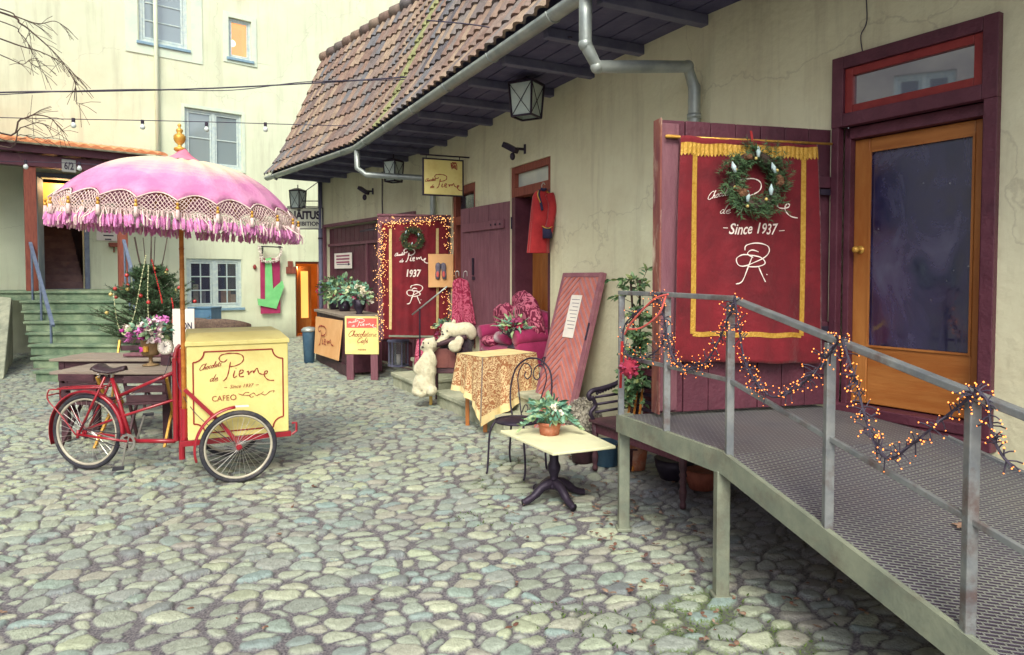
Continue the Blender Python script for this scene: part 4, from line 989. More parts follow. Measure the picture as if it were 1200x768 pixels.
mb.build('lettering', M['banner_white'], ban)
# far leaf with second banner
LF2 = PL((-1.0, 11.15), (-1.14, -.25)); W2 = 1.17; z20, z21 = .72, 2.70
t = thing('door_leaf', 'open maroon plank door carrying the smaller red banner ringed with fairy lights', 'door', tuple(LF2.pt(0, .72)))
leaf_planks(LF2, W2, z20, z21, t, M['purple_lt'], 6)
mb = MB(); LF2.box(mb, 0, W2, z21-.0, z21+.03, -.06, .02); mb.build('top_board', M['purple_lt'], t)
c2 = [LF2.uv(447,262,.05), LF2.uv(525,258,.05), LF2.uv(525,396,.05), LF2.uv(449,398,.05)]
b2, S2 = banner(LF2, c2, .03, 'velvet_banner', 'smaller red velvet banner reading 1937 on the far open door behind the lantern', 'banner', 1, 1, 3.2, .02)
mb = MB(); strip(mb, S2, c2, LF2, [(458,268),(457,386)], (.02,.01)); strip(mb, S2, c2, LF2, [(513,268),(512,383),(504,384)], (.02,.01)); mb.build('gold_border', pm('pale_trim', (196,170,110), (214,192,140), 30, .7), b2, smooth=True)
mb = MB(); cloth_lines(mb, S2, c2, LF2, LG, (462,309,503,268), .007)
cloth_text(mb, S2, c2, LF2, '1937', (476,325,494,316), .15, .03); cloth_lines(mb, S2, c2, LF2, monogram(), (476,358,494,334), .007); mb.build('lettering', M['banner_white'], b2)
# middle leaf
LF3 = PL((-.03, 9.23), (-.77, 1.17)); z30, z31 = .86, LF3.uv(590, 237)[1]
W3 = 1.36
t = thing('door_leaf', 'open mauve plank door with iron strap left of the hanging red coat', 'door', tuple(LF3.pt(0, .86)))
leaf_planks(LF3, W3, z30, z31, t, M['purple_lt'], 5, .09)
mb = MB(); a_, z_ = LF3.uv(543, 268, .01); b_, z2_ = LF3.uv(588, 262, .01); LF3.box(mb, .12, W3-.12, z_-.06, z_+.06, .004, .03); bt = mb.build('batten', M['purple_lt'], t, bevel=.005); mb = MB(); LF3.box(mb, .05, W3-.05, z30+.05, z30+.16, .004, .04)
mb.build('batten', M['purple_lt'], t, bevel=.005)
mb = MB()
for k in (.2,.32,.44): mb.ell(LF3.pt(k, z_, .032), .015, 8)
mb.build('bolt', M['iron'], bt)
mb = MB(); LF3.box(mb, .95, .975, 1.75, 2.0, .004, .03); LF3.box(mb, .93, .99, 1.68, 1.73, .004, .02); mb.build('handle', M['iron'], t)
mb = MB(); 
for zz in (z_, 1.1): mb.tube([LF3.pt(-.01, zz-.08, -.03), LF3.pt(-.01, zz+.08, -.03)], .022, 8)
mb.build('hinge', M['iron'], t)
# ------------------------------------------------------------------ helpers for plants, lights, lanterns
def branch_needles(mb, p, q, n, ln, rnd, droop=.0, wid=.09):
    p = Vector(p); q = Vector(q); ax = (q-p)
    for i in range(n):
        k = rnd.random(); c = p + ax*k; d = Vector((rnd.gauss(0,1), rnd.gauss(0,1), rnd.gauss(0,1))); d = (d - ax.normalized()*d.dot(ax.normalized())).normalized()
        d = (d + ax.normalized()*rnd.uniform(.3,1.1)).normalized(); L = ln*rnd.uniform(.6,1.1)
        a = d.orthogonal().normalized()*L*wid
        mb.add([c-a, c+a, c+d*L], [(0,1,2)], rnd.random())
def wreath(name, c, ex, ey, nn, Rr, r, label, rnd, cones=6, white=5):
    t = thing(name, label, 'wreath', tuple(c))
    mb = MB(); P = [c + ex*math.cos(a)*Rr + ey*math.sin(a)*Rr + nn*r*.7 for a in [2*math.pi*i/24 for i in range(24)]]
    mb.tube(P, r*.45, 8, closed=True); mb.build('ring', M['bark'], t)
    mb = MB()
    for i in range(210):
        a = rnd.uniform(0, 6.283); rr_ = Rr + rnd.uniform(-.8,.9)*r; p = c + (ex*math.cos(a)+ey*math.sin(a))*rr_ + nn*rnd.uniform(.3,1.3)*r
        tg = (ex*-math.sin(a) + ey*math.cos(a)) + (ex*math.cos(a)+ey*math.sin(a))*rnd.uniform(-.6,1.0) + nn*rnd.uniform(0,.6)
        q = p + tg.normalized()*r*rnd.uniform(.8,1.5); branch_needles(mb, p, q, 26, r*.55, rnd)
    mb.build('fir_twigs', M['needle'], t)
    for i in range(cones):
        a = rnd.uniform(3.4, 6.2) if i < 4 else rnd.uniform(0, 6.28); p = c + (ex*math.cos(a)+ey*math.sin(a))*Rr*rnd.uniform(.85,1.1) + nn*r*1.35
        mb = MB(); mb.lathe([(.001,-1),(.55,-.6),(.8,0),(.6,.6),(.15,1)], (0,0,0), 8, Matrix.Translation(p) @ Matrix.Rotation(rnd.uniform(0,3),4,'Y') @ Matrix.Scale(r*.42,4), wob=lambda th,z: .2*math.sin(th*4+z*8)); mb.build('pine_cone', M['cone'], t)
    for i in range(white):
        a = i*6.283/white + .4; p = c + (ex*math.cos(a)+ey*math.sin(a))*Rr*rnd.uniform(.75,1.15) + nn*r*1.4; d = (ex*rnd.uniform(-.5,.5)+ey).normalized()
        mb = MB(); mb.tube([p, p+d*r*.5, p+d*r*1.0], [r*.12, r*.22, r*.03], 8); mb.build('frosted_pine_cone', pm('frost', (170,196,206), (206,222,224), 30, .8), t, smooth=True)
    for i in range(7):
        a = rnd.uniform(0, 6.28); p = c + (ex*math.cos(a)+ey*math.sin(a))*Rr*rnd.uniform(.8,1.2) + nn*r*1.3; mb = MB(); mb.ell(p, r*.16, 10); mb.build('bauble', M['gold_bauble'], t, smooth=True)
    return t
def lights_on(path, n, spread, rnd, bulb_r, spikes=True):
    """wire + short spiky twigs + bulbs along a path of points; returns three builders"""
    P = cr(path, 8); wire = MB(); bulbs = MB(); wire.tube(P, .005, 5)
    for i in range(int(n*.72)):
        k = rnd.random()*(len(P)-1); c = P[int(k)].lerp(P[min(int(k)+1, len(P)-1)], k-int(k))
        d = Vector((rnd.gauss(0,1), rnd.gauss(0,1), rnd.gauss(0,1))).normalized(); q = c + d*spread*rnd.uniform(.35,1)
        if spikes: wire.tube([c, c.lerp(q,.6)+Vector((0,0,.004)), q], .0025, 4, cap=False)
        bulbs.ell(q, bulb_r*rnd.uniform(.8,1.2), 6)
    return wire, bulbs
def garland(label, path, n, spread, seed, bulb_r=.0030, mat='bulb', group=None, cat='light string'):
    rnd = random.Random(seed); P = [Vector(p) for p in path]; t = thing('light_garland', label, cat, tuple(min(P, key=lambda p: p.z)), 0, group)
    w_, b_ = lights_on(path, n, spread, rnd, bulb_r); w_.build('wire', M['cable'], t); o = b_.build('bulbs', M[mat], t, smooth=True); o['kind'] = 'stuff'; return t
def lantern(p, w, h, label, top=True, rz=0, arm=None, group='glass lanterns under the eaves'):
    """four-sided glass lantern, p = centre of its top"""
    t = thing('wall_lantern', label, 'lantern', (p.x, p.y, p.z-h), rz, group); mb = MB(); b = w*.42; a = w*.5; th = .012
    for sx in (-1,1):
        for sy in (-1,1): mb.bar((sx*b,sy*b,0),(sx*a,sy*a,h*.86), th*1.6, th*1.6)
    for z_, r_ in ((0,b),(h*.86,a)):
        for s_ in (-1,1): mb.bar((-r_,s_*r_,z_),(r_,s_*r_,z_), th*1.6, th*1.6); mb.bar((s_*r_,-r_,z_),(s_*r_,r_,z_), th*1.6, th*1.6)
    for s_ in (-1,1):   # crossed wires on each face
        mb.bar((-b,s_*b,0),(a,s_*a,h*.86),.006,.006); mb.bar((b,s_*b,0),(-a,s_*a,h*.86),.006,.006)
        mb.bar((s_*b,-b,0),(s_*a,a,h*.86),.006,.006); mb.bar((s_*b,b,0),(s_*a,-a,h*.86),.006,.006)
    mb.build('frame', M['iron'], t, world=False)
    mb = MB(); mb.lathe([(a*1.5,h*.87),(a*1.5,h*.9),(a*.5,h*1.0),(.02,h*1.02)], (0,0,0), 4, Matrix.Rotation(R(45),4,'Z')); mb.tube([(0,0,h),(0,0,h*1.18)], .012, 6); mb.build('cap', M['iron'], t, world=False)
    mb = MB()
    q = .94
    for k in range(4):
        m_ = Matrix.Rotation(R(90*k),4,'Z'); mb.add([m_ @ Vector(v) for v in ((-b*q,-b*q,.01),(b*q,-b*q,.01),(a*q,-a*q,h*.85),(-a*q,-a*q,h*.85))], [(0,1,2,3)])
    mb.build('glass', M['lantern_glass'], t, world=False); return t

# ------------------------------------------------------------------ access ramp with railing
ZD = .78
A0 = atZ(727, 487, ZD); A1 = atZ(852, 532, ZD); A0.z = A1.z = 0
A2 = atZ(1112, 512, ZD); A2.z = 0; A3 = PA.pt(-.0+.25, 0, .03); A4 = LF1.pt(.02, 0, -.12); A5 = A0 + Vector((.25,.12,0))
rd = Vector((.44, -1.31, -.30)); KE = 2.55
rp_ = thing('access_ramp', 'grey steel access ramp with grated deck and square legs leading to the glazed door', 'ramp', (1.6, 3.6, 0))
mb = MB(); top = [A0, A1, A2, A3, A4, LF1.pt(1.5,0,-.1)]
n_ = len(top); mb.add([p+Z*(ZD-.004) for p in top]+[p+Z*(ZD-.03) for p in top], [tuple(range(n_)), tuple(range(n_,2*n_))[::-1]] + [(i,(i+1)%n_,n_+(i+1)%n_,n_+i) for i in range(n_)])
mb.build('platform_deck', M['grating'], rp_)
B0 = A1 + Z*(ZD-.004); B1 = A2 + Z*(ZD-.004); mb = MB(); q = [B0, B0+rd*KE, B1+rd*KE, B1]
mb.add(q + [p-Z*.03 for p in q], [(0,1,2,3),(7,6,5,4),(0,1,5,4),(1,2,6,5),(2,3,7,6)]); mb.build('ramp_deck', M['grating'], rp_)
def fascia(p, q, name='side_beam', mat='steel_green'):
    n = (q-p).cross(Z).normalized(); mb = MB(); s_ = 1 if n.dot(CAM - p) > 0 else -1; n = n*s_
    mb.add([p-Z*.105, q-Z*.105, q+Z*.006, p+Z*.006] + [v+n*.03 for v in (p-Z*.105, q-Z*.105, q+Z*.006, p+Z*.006)], [(0,1,2,3),(7,6,5,4),(0,1,5,4),(1,2,6,5),(2,3,7,6),(3,0,4,7)])
    return mb.build(name, M[mat], rp_, bevel=.005)
fascia(A0+Z*ZD, A1+Z*ZD); fascia(A1+Z*ZD, A1+Z*ZD+rd*KE); fascia(LF1.pt(1.5,0,-.1)+Z*ZD, A0+Z*ZD); fascia(A2+Z*ZD, A2+Z*ZD+rd*KE, mat='steel')
for (p, zt) in ((A0+Vector((.03,.03,0)), ZD-.1), (A1+Vector((-.01,.05,0)), ZD-.1), (LF1.pt(.3,0,.1), ZD-.04), (A1+rd*1.75+Vector((.04,0,0)), ZD-.32-.3), (A2+Vector((-.08,.06,0)), ZD-.04)):
    mb = MB(); mb.bx(p.x-.036, p.x+.036, p.y-.036, p.y+.036, -.02, max(.05, zt)); mb.bx(p.x-.05, p.x+.05, p.y-.05, p.y+.05, -.02, .004); mb.build('support_leg', M['steel_green'], rp_, bevel=.005)
# posts: photo u, v at the top of the rail
HRl = .835
def onseg(a, b, u):
    for i in range(2001):
        p = a.lerp(b, i/2000)
        if p.x/p.y*800 + 600 >= u: return i/2000
    return 1
posts = []
for u in (729, 783): posts.append(A0.lerp(A1, onseg(A0, A1, u)) + Z*ZD)
k3 = A1 + Z*ZD + rd*.02; posts.append(k3)
for u in (976, 1147):
    e1 = A1+Z*ZD+rd*KE
    for i in range(2001):
        p = (A1+Z*ZD).lerp(e1, i/2000)
        if p.x/p.y*800+600 >= u: break
    posts.append(p)
posts.append(A1+Z*ZD+rd*2.3)
ioff = Vector((.02,.02,0))
for i, p in enumerate(posts):
    mb = MB(); mb.bx(p.x-.02, p.x+.02, p.y-.0, p.y+.035, p.z-.02, p.z+HRl-.02); mb.build('post', M['steel'], rp_, bevel=.004)
tops = [p + Z*HRl + Vector((0,.017,0)) for p in posts]
for p, q in zip(tops[:-1], tops[1:]):
    if (q-p).length > .05:
        mb = MB(); mb.bar(p-(q-p).normalized()*.012, q+(q-p).normalized()*.012, .045, .028); mb.build('top_rail', M['steel'], rp_, bevel=.004)
mids = [p + Z*HRl*.48 + Vector((0,.017,0)) for p in posts]
for p, q in zip(mids[:-1], mids[1:]):
    mb = MB(); mb.bar(p, q, .02, .024); mb.build('mid_rail', M['steel'], rp_, bevel=.003)
lf = atZ(1130, 620, .60); lf = None
# dead leaf on the ramp
k = .42; pl_ = A1.lerp(A2, .0) + Z*(ZD+.004) + rd*k*2.0; pu = None
for i in range(400):
    for j in range(1):
        pass
def rampdeck(u, v):
    n = rd.cross(A2-A1).normalized(); r = ray(u, v); t_ = (A1+Z*ZD-CAM).dot(n)/r.dot(n); return CAM + r*t_
pl_ = rampdeck(1130, 620)
mb = MB()
for k in range(5): mb.leaf(pl_+Z*.012, Vector((math.cos(k*1.1+.3), math.sin(k*1.1+.3), .25)), .05, Z, .6, r=.5)
mb.solo('dead_leaf', M['dead_leaf'], 'pale dry leaf lying on the ramp grating beside the last railing post', 'leaf')

# garlands along the railing
T3 = tops
def onrail(u, v, bias=0):
    """point at photo pixel, on the vertical surface of the railing"""
    for i in range(len(posts)-1):
        a, b = posts[i], posts[i+1]
        if b.y <= 0.1: continue
        ub = b.x/b.y*800+600
        if u <= ub or i == len(posts)-2:
            pl = PL((a.x,a.y), (b.x-a.x, b.y-a.y)); s_, z_ = pl.uv(u, v, .02+bias); return pl.pt(s_, z_, .02+bias)
def gpath(px): return [onrail(u, v) for u, v in px]
garland('warm white twiggy light string hanging from the left end post of the railing', gpath([(776,343),(762,356),(745,368),(733,380),(730,400),(735,415),(745,420),(760,418),(775,405),(781,385)]), 110, .085, 1)
garland('warm white twiggy light string sagging between the second and third railing posts', gpath([(770,345),(778,372),(784,405),(793,425),(808,433),(826,425),(842,400),(852,375),(861,350)]), 260, .07, 2)
garland('warm white twiggy light string sagging between the third and fourth railing posts', gpath([(861,349),(866,385),(872,420),(886,448),(905,465),(930,458),(955,436),(972,415),(985,396)]), 240, .07, 3)
garland('warm white twiggy light string dipping low between the fourth and last railing posts', gpath([(986,396),(996,425),(1005,455),(1014,490),(1024,518),(1042,538),(1070,520),(1098,497),(1125,475),(1146,458)]), 240, .06, 4)
garland('warm white twiggy light string trailing off the last railing post at the right edge', gpath([(1147,458),(1157,470),(1160,490),(1164,512),(1172,530),(1184,545)]), 70, .05, 5)
mb = MB(); p = onrail(737, 432, .04); mb.ell(p, (.05,.05,.055), 14, rr=.2); 
for k in range(60):
    d = Vector((random.gauss(0,1),random.gauss(0,1),random.gauss(0,1))).normalized(); mb.leaf(p+d*.04, d, .035, None, .6)
t = thing('red_flower_ball', 'red ribbon ball tied under the left end of the railing', 'ornament', tuple(p)); mb.build('ball', M['flower_red'], t)
mb = MB(); mb.tube(cr([onrail(781,345,.03), onrail(772,368,.05), onrail(752,384,.06), onrail(735,386,.05)], 6), .006, 6); mb.tube(cr([onrail(783,345,.03), onrail(765,352,.05), onrail(740,378,.06), onrail(732,392,.05)], 6), .006, 6); mb.build('red_cord', M['coral'], t)
mb = MB(); mb.bar(onrail(729,400,.02), onrail(727,455,.02), .018,.006); mb.build('ribbon', M['coat_red'], t)

# wreath on the near banner
rnd = random.Random(5); s_, z_ = LF1.uv(881, 213, .1)
exv = LF1.d*-1 if LF1.d.x < 0 else LF1.d
wr = wreath('wreath', LF1.pt(s_, z_, .085), exv, Z, LF1.n, .165, .075, 'fir wreath with pine cones hung over the lettering of the large red banner', rnd)
mb = MB(); s1, z1_ = LF1.uv(879, 154, .08); mb.bar(LF1.pt(s1, z1_, .09), LF1.pt(s_, z_+.17, .13), .016, .004); mb.build('ribbon', M['coat_red'], wr)
s_, z_ = LF2.uv(483, 280, .1)
wreath('wreath', LF2.pt(s_, z_, .08), LF2.d*-1, Z, LF2.n, .13, .05, 'small leafy wreath on the farther red banner above the year 1937', random.Random(8), 2, 3)
# fairy lights framing the far banner
rnd = random.Random(11); t = thing('light_garland', 'dense warm fairy lights framing the smaller red banner on the far door', 'light string', tuple(LF2.pt(.5, 1.0, .1)))
wire = MB(); bl = MB()
for (p0, p1, n) in (((449,262),(526,257),150),((448,262),(446,400),190),((525,258),(527,400),190),((447,272),(445,330),50)):
    a = LF2.uv(*p0, .09); b = LF2.uv(*p1, .09); P = [LF2.pt(a[0]+(b[0]-a[0])*i/20+.03*math.sin(i*2.1), a[1]+(b[1]-a[1])*i/20+.02*math.sin(i*1.7), .09) for i in range(21)]
    wire.tube(P, .006, 5)
    for i in range(n):
        k = rnd.random()*19.9; c = P[int(k)].lerp(P[int(k)+1], k-int(k)); bl.ell(c+LF2.d*rnd.gauss(0,.045)+Z*rnd.gauss(0,.04)+LF2.n*rnd.uniform(0,.03), .0062, 6)
wire.build('wire', M['cable'], t); bl.build('bulbs', M['bulb_soft'], t)['kind'] = 'stuff'

# ------------------------------------------------------------------ cargo tricycle
Pv = Vector((-2.885, 5.92, 0)); AF = math.atan2(.45, .89)
tk = thing('cargo_tricycle', 'red cargo tricycle with a cream yellow box lettered Chocolats de Pierre', 'tricycle', tuple(Pv), AF)
def W(x, y, z): return Vector((x, y, z))      # local to the tricycle
bx0, bx1, by0, by1, bz0, bz1 = .04, .84, -.39, .36, .37, 1.185
mb = MB(); mb.bx(bx0, bx1, by0, by1, bz0, bz1-.035); box = mb.build('cargo_box', M['cream'], tk, world=False, bevel=.008)
mb = MB(); q = [(bx0-.012,by0-.012,bz1-.034),(bx1+.012,by0-.012,bz1-.034),(bx1+.012,by1+.012,bz1-.034),(bx0-.012,by1+.012,bz1-.034),(bx0-.012,by0-.012,bz1),(bx1+.012,by0-.012,bz1),(bx1-.04,by0+.2,bz1+.06),(bx0+.02,by0+.2,bz1+.06),(bx1-.04,by1+.012,bz1+.06),(bx0+.02,by1+.012,bz1+.06)]
mb.add(q, [(3,2,1,0),(0,1,5,4),(4,5,6,7),(7,6,8,9),(1,2,8,6,5),(2,3,9,8),(3,0,4,7,9)]); mb.build('lid', M['cream'], box, world=False, bevel=.004)
# red outline with scooped corners, lettering
fo = W(bx0, by0-.002, bz0); fx = Vector((1,0,0)); fw = bx1-bx0; fh = bz1-bz0-.035
def scoop(x0, x1, z0, z1, r):
    P = []
    for cx, cz, a0_ in ((x0, z1, 0), (x1, z1, -90), (x1, z0, 180), (x0, z0, 90)):
        A = [(cx + r*math.cos(R(a0_-90*k/6)), cz + r*math.sin(R(a0_-90*k/6))) for k in range(7)]
        P.append(A)
    # order: top-left corner from left side to top
    TL = P[0][::-1]; TR = [(x1 - (x-x0), z) for x, z in TL][::-1]; BR = [(x, z0 + (z1-z)) for x, z in TR][::-1]; BL = [(x, z0+(z1-z)) for x, z in TL][::-1]
    return TL + TR + BR + BL
sc = scoop(.045, fw-.045, .05, fh-.05, .085); mb = MB()
for (p, q) in zip(sc, sc[1:]+sc[:1]):
    if abs(p[0]-q[0])+abs(p[1]-q[1]) > 1e-4: mb.bar(fo+fx*p[0]+Z*p[1]-Vector((0,.001,0)), fo+fx*q[0]+Z*q[1]-Vector((0,.001,0)), .003, .011, up=Z if abs(p[0]-q[0])>abs(p[1]-q[1]) else fx)
mb.build('outline', M['logo_red'], box, world=False)
mb = MB(); put_lines(mb, logo(), fo + fx*.085 + Z*.455, fx, Z, .60, .60, .0042, .002)
V0 = fo
put_text(mb, 'Since 1937', fo+fx*.325+Z*.412, fx, Z, .19, .030, .3, .0); put_lines(mb, [[(0,0),(1,0)]], fo+fx*.28+Z*.422, fx, Z, .025, .02, .003, .002); put_lines(mb, [[(0,0),(1,0)]], fo+fx*.53+Z*.427, fx, Z, .025, .02, .003, .002)
put_text(mb, 'CAFE', fo+fx*.185+Z*.312, fx, Z, .135, .045, 0, -.005)
# cup seen from above and a curling sprig
put_lines(mb, [[(.5+.5*math.cos(a), .5+.5*math.sin(a)) for a in [i*.5 for i in range(14)]]], fo+fx*.33+Z*.314, fx, Z, .042, .042, .0032, .002)
put_lines(mb, [[(0,.8),(.12,.55),(.3,.45),(.42,.75),(.5,.3),(.62,.55),(.75,.3),(.88,.8),(1,.9),(.97,.6)],[(.12,.55),(.2,.9),(.3,.85)],[(.3,.45),(.35,.1),(.42,.2)],[(.62,.55),(.7,.85)]], fo+fx*.39+Z*.318, fx, Z, .29, .055, .0026, .002)
mb.build('lettering', M['logo_red'], box, world=False)
def wheel(parent, c, ang, r, tr, rimm, name='wheel'):
    """spoked wheel, axle horizontal and perpendicular to direction ang"""
    Mx = Matrix.Translation(c) @ Matrix.Rotation(ang, 4, 'Z')
    def ringp(rad, n=48): return [Mx @ Vector((rad*math.cos(2*math.pi*i/n), 0, rad*math.sin(2*math.pi*i/n))) for i in range(n)]
    mb = MB(); mb.tube(ringp(r-tr), tr, 10, closed=True); ty = mb.build('wheel', M['tyre'], parent, world=False, smooth=True)
    mb = MB(); mb.tube(ringp(r-tr*2.15), tr*.62, 8, closed=True); mb.build('rim', rimm, ty, world=False, smooth=True)
    mb = MB(); ax = Mx.to_3x3() @ Vector((0,1,0))
    for i in range(32):
        a = 2*math.pi*i/32; b = a + (.42 if i % 2 else -.42); s_ = .022 if i % 4 < 2 else -.022
        mb.tube([Mx @ Vector((.022*math.cos(b+1.2),s_,.022*math.sin(b+1.2))), Mx @ Vector(((r-tr*2.4)*math.cos(a),0,(r-tr*2.4)*math.sin(a)))], .0016, 4, cap=False)
    mb.build('spokes', M['chrome'], ty, world=False)
    mb = MB(); mb.tube([Vector(c)-ax*.035, Vector(c)+ax*.035], .024, 12); mb.tube([Vector(c)-ax*.05, Vector(c)+ax*.05], .011, 10); mb.build('hub', M['red_paint'], ty, world=False); return ty
Iw = Matrix.Rotation(-AF, 4, 'Z')
RF = .305
for y_ in (-.50, .47): wheel(tk, (.42, y_, RF), 0, RF, .020, M['rim'])
# front chassis
mb = MB(); zc = .345
mb.bar(W(-.02,-.37,zc), W(.86,-.37,zc), .03, .045); mb.bar(W(-.02,.34,zc), W(.86,.34,zc), .03, .045); mb.bar(W(.0,-.38,zc), W(.0,.35,zc), .03, .045); mb.bar(W(.84,-.38,zc), W(.84,.35,zc), .03, .045)
mb.tube([W(.86,-.42,zc+.0),W(.9,-.42,zc+.03),W(.9,-.42,zc+.1),W(.86,-.42,zc+.1)], .011, 8)
mb.tube([W(.42,-.5,RF), W(.42,.47,RF)], .014, 8); mb.bar(W(.42,-.46,zc-.05), W(.42,.43,zc-.05), .04, .03)
mb.bar(W(.02,-.40,.80), W(.24,-.44,.56), .02, .03); mb.bar(W(.24,-.44,.56), W(.42,-.46,.33), .02, .03)
mb.build('front_chassis', M['red_paint'], tk, world=False, bevel=.004)
for y_, nm in ((-.50, 'f'), (.47, 'r')):
    mb = MB(); rr = RF+.035; A = [R(a) for a in range(196, 92, -6)]
    V = []
    for a in A:
        c = W(.42+rr*math.cos(a), y_, RF+rr*math.sin(a)); o = W(math.cos(a),0,math.sin(a))
        V += [c+W(0,-.03,0)-o*.012, c+W(0,-.018,0)+o*.004, c+W(0,.018,0)+o*.004, c+W(0,.03,0)-o*.012]
    mb.add(V, [(i*4+j, i*4+j+1, i*4+j+5, i*4+j+4) for i in range(len(A)-1) for j in range(3)])
    fd = mb.build('fender', M['red_paint'], tk, world=False, smooth=True, solid=.004)
    mb = MB(); a = R(88); mb.bar(W(.42+rr*math.cos(R(94)),y_,RF+rr*math.sin(R(94))), W(.42+rr*math.cos(R(76)),y_,RF+rr*math.sin(R(76))+.005), .045, .012); mb.build('reflector', M['banner_white'], fd, world=False, bevel=.003)
# head tube
mb = MB(); mb.tube([W(0,0,.13),W(0,0,1.10)], .026, 14); mb.tube([W(-.045,-.02,.30),W(-.045,-.02,1.02)], .022, 12); mb.tube([W(-.045,-.02,1.02), W(-.03,-.01,1.10), W(0,0,1.13)], .018, 10)
for zz in (.36,.62,1.0): mb.tube([W(0,0,zz-.025),W(0,0,zz+.025)], .034, 14)
mb.bar(W(0,0,.34), W(.04,0,.34), .05, .05); mb.bar(W(0,0,.9), W(.06,0,.9), .04, .04); mb.build('head_tube', M['red_paint'], tk, world=False, smooth=False)
# rear frame, expressed in yard coordinates and turned into local ones
def Lw(p): return Iw @ (Vector(p) - Pv)
rh = Vector((-3.80, 6.06, .34)); RA = math.atan2(5.92-6.06, -2.885+3.80)
def RP(u, v, dy=0):     # photo pixel on the rear frame's upright plane
    pl = PL((-2.885,5.92), (-3.80+2.885, 6.06-5.92)); s_, z_ = pl.uv(u, v, 0); return Lw(pl.pt(s_, z_, dy))
rw = wheel(tk, Lw(rh), RA-AF, .34, .021, M['rim'])
nrm = PL((-2.885,5.92), (-.915,.14)).n
def rearw(px, dy=0): return [RP(u, v, dy) for u, v in px]
mb = MB()
mb.tube(rearw([(131,443),(154,517)]), .017, 10)                       # seat tube
mb.tube(rearw([(140,464),(203,437)]), .016, 10); mb.tube(rearw([(203,437),(206,470)]), .01, 6)
mb.tube(rearw([(97,505),(140,489),(203,469)]), .012, 10)
mb.tube(rearw([(154,517),(205,517)]), .019, 10)
for dy in (.05, -.05):
    mb.tube(rearw([(97,508),(128,441)], dy), .011, 8); mb.tube(rearw([(97,508),(154,516)], dy), .011, 8)
mb.tube(rearw([(96,512),(97,503)],.05), .014, 8); mb.tube(rearw([(96,512),(97,503)],-.05), .014, 8)
mb.build('rear_frame', M['red_paint'], tk, world=False, smooth=True)
mb = MB()
for dy in (.07,-.07): mb.tube(cr(rearw([(96,508),(78,484),(64,468),(64,458),(72,455),(128,453)], dy), 4), .006, 7)
mb.tube([RP(64,462,.07), RP(64,462,-.07)], .006, 7)
for u in (76, 86, 96, 106, 116, 124): mb.tube([RP(u,454.5,.07), RP(u,454.5,-.07)], .004, 6)
for dy in (.03,-.03): mb.tube([RP(70,454.5,dy), RP(126,453,dy)], .004, 6)
mb.build('luggage_rack', M['red_paint'], tk, world=False, smooth=True)
mb = MB(); V = []; c0 = Lw(rh); dr_ = (Matrix.Rotation(RA-AF,3,'Z') @ Vector((1,0,0))); sd_ = dr_.cross(Z); A = [R(a) for a in range(200, -12, -8)]; rr = .37
for a in A:
    o = dr_*math.cos(a)+Z*math.sin(a); c = c0 + o*rr; V += [c-sd_*.03-o*.014, c-sd_*.017+o*.003, c+sd_*.017+o*.003, c+sd_*.03-o*.014]
mb.add(V, [(i*4+j, i*4+j+1, i*4+j+5, i*4+j+4) for i in range(len(A)-1) for j in range(3)]); mb.build('fender', M['red_paint'], tk, world=False, smooth=True, solid=.004)
cc = RP(154,517)
mb = MB(); ax = sd_; 
def disc(mb, c, r0, r1, th, n=28):
    V = []
    for i in range(n):
        o = dr_*math.cos(2*math.pi*i/n)+Z*math.sin(2*math.pi*i/n); rt = r1*(1+.05*(i%2)); V += [c+o*r0-ax*th, c+o*rt-ax*th, c+o*rt+ax*th, c+o*r0+ax*th]
    mb.add(V, [(i*4+j, ((i+1)%n)*4+j, ((i+1)%n)*4+(j+1)%4, i*4+(j+1)%4) for i in range(n) for j in range(4)])
sdn = Lw(Pv+nrm) - Lw(Pv)
disc(mb, cc+sdn*.05, .055, .075, .002)
for i in range(5): o = dr_*math.cos(i*1.2566)+Z*math.sin(i*1.2566); mb.bar(cc+sdn*.05, cc+sdn*.05+o*.06, .012, .003, up=sdn)
mb.build('chainring', M['chrome'], tk, world=False)
for (du, dv, sg) in (((150,545)[0],(150,545)[1],1),(163,489,-1)):
    e_ = RP(du, dv, .07*sg); mb = MB(); mb.bar(cc+sdn*.07*sg, e_, .014, .016); cn_ = mb.build('crank', M['chrome'], tk, world=False, bevel=.003)
    mb = MB(); mb.bx(-.045,.045,-.035,.035,-.01,.01, Matrix.Translation(e_+sdn*.05*sg)); mb.build('pedal', M['tyre'], cn_, world=False, bevel=.004)
mb = MB(); mb.tube([cc+sdn*.05+Z*.066, c0+sdn*.05+Z*.03], .004, 5); mb.tube([cc+sdn*.05-Z*.066, c0+sdn*.05-Z*.03], .004, 5); mb.build('chain', M['iron'], tk, world=False)
sc_ = RP(131, 432)
mb = MB()
def saddle(i, j):
    x = -.13 + .27*i; wd = .085*(1-i)**.8+.018; y = (j-.5)*2; return sc_ + dr_*x + sdn*(wd*y) + Z*(.012 - .035*abs(y)**2.2 + .012*math.cos(i*6) + (.012 if i < .1 else 0))
mb.grid(saddle, 16, 10); sdl = mb.build('saddle', M['leather'], tk, world=False, smooth=True, solid=.012)
mb = MB(); 
for s_ in (-1,1): mb.tube([sc_+sdn*.03*s_+dr_*-.1-Z*.02, sc_+sdn*.025*s_-Z*.05, sc_+dr_*.1-Z*.015], .004, 6)
for s_ in (-1,1):
    P = [sc_+sdn*.05*s_-dr_*.09+Vector((0,0,-.02-.0035*i))+(dr_*math.cos(i)+sdn*math.sin(i))*.014 for i in range(18)]; mb.tube(P, .0028, 5)
mb.tube([sc_-Z*.12, sc_-Z*.02], .012, 8)
mb.build('saddle_springs', M['chrome'], sdl, world=False)
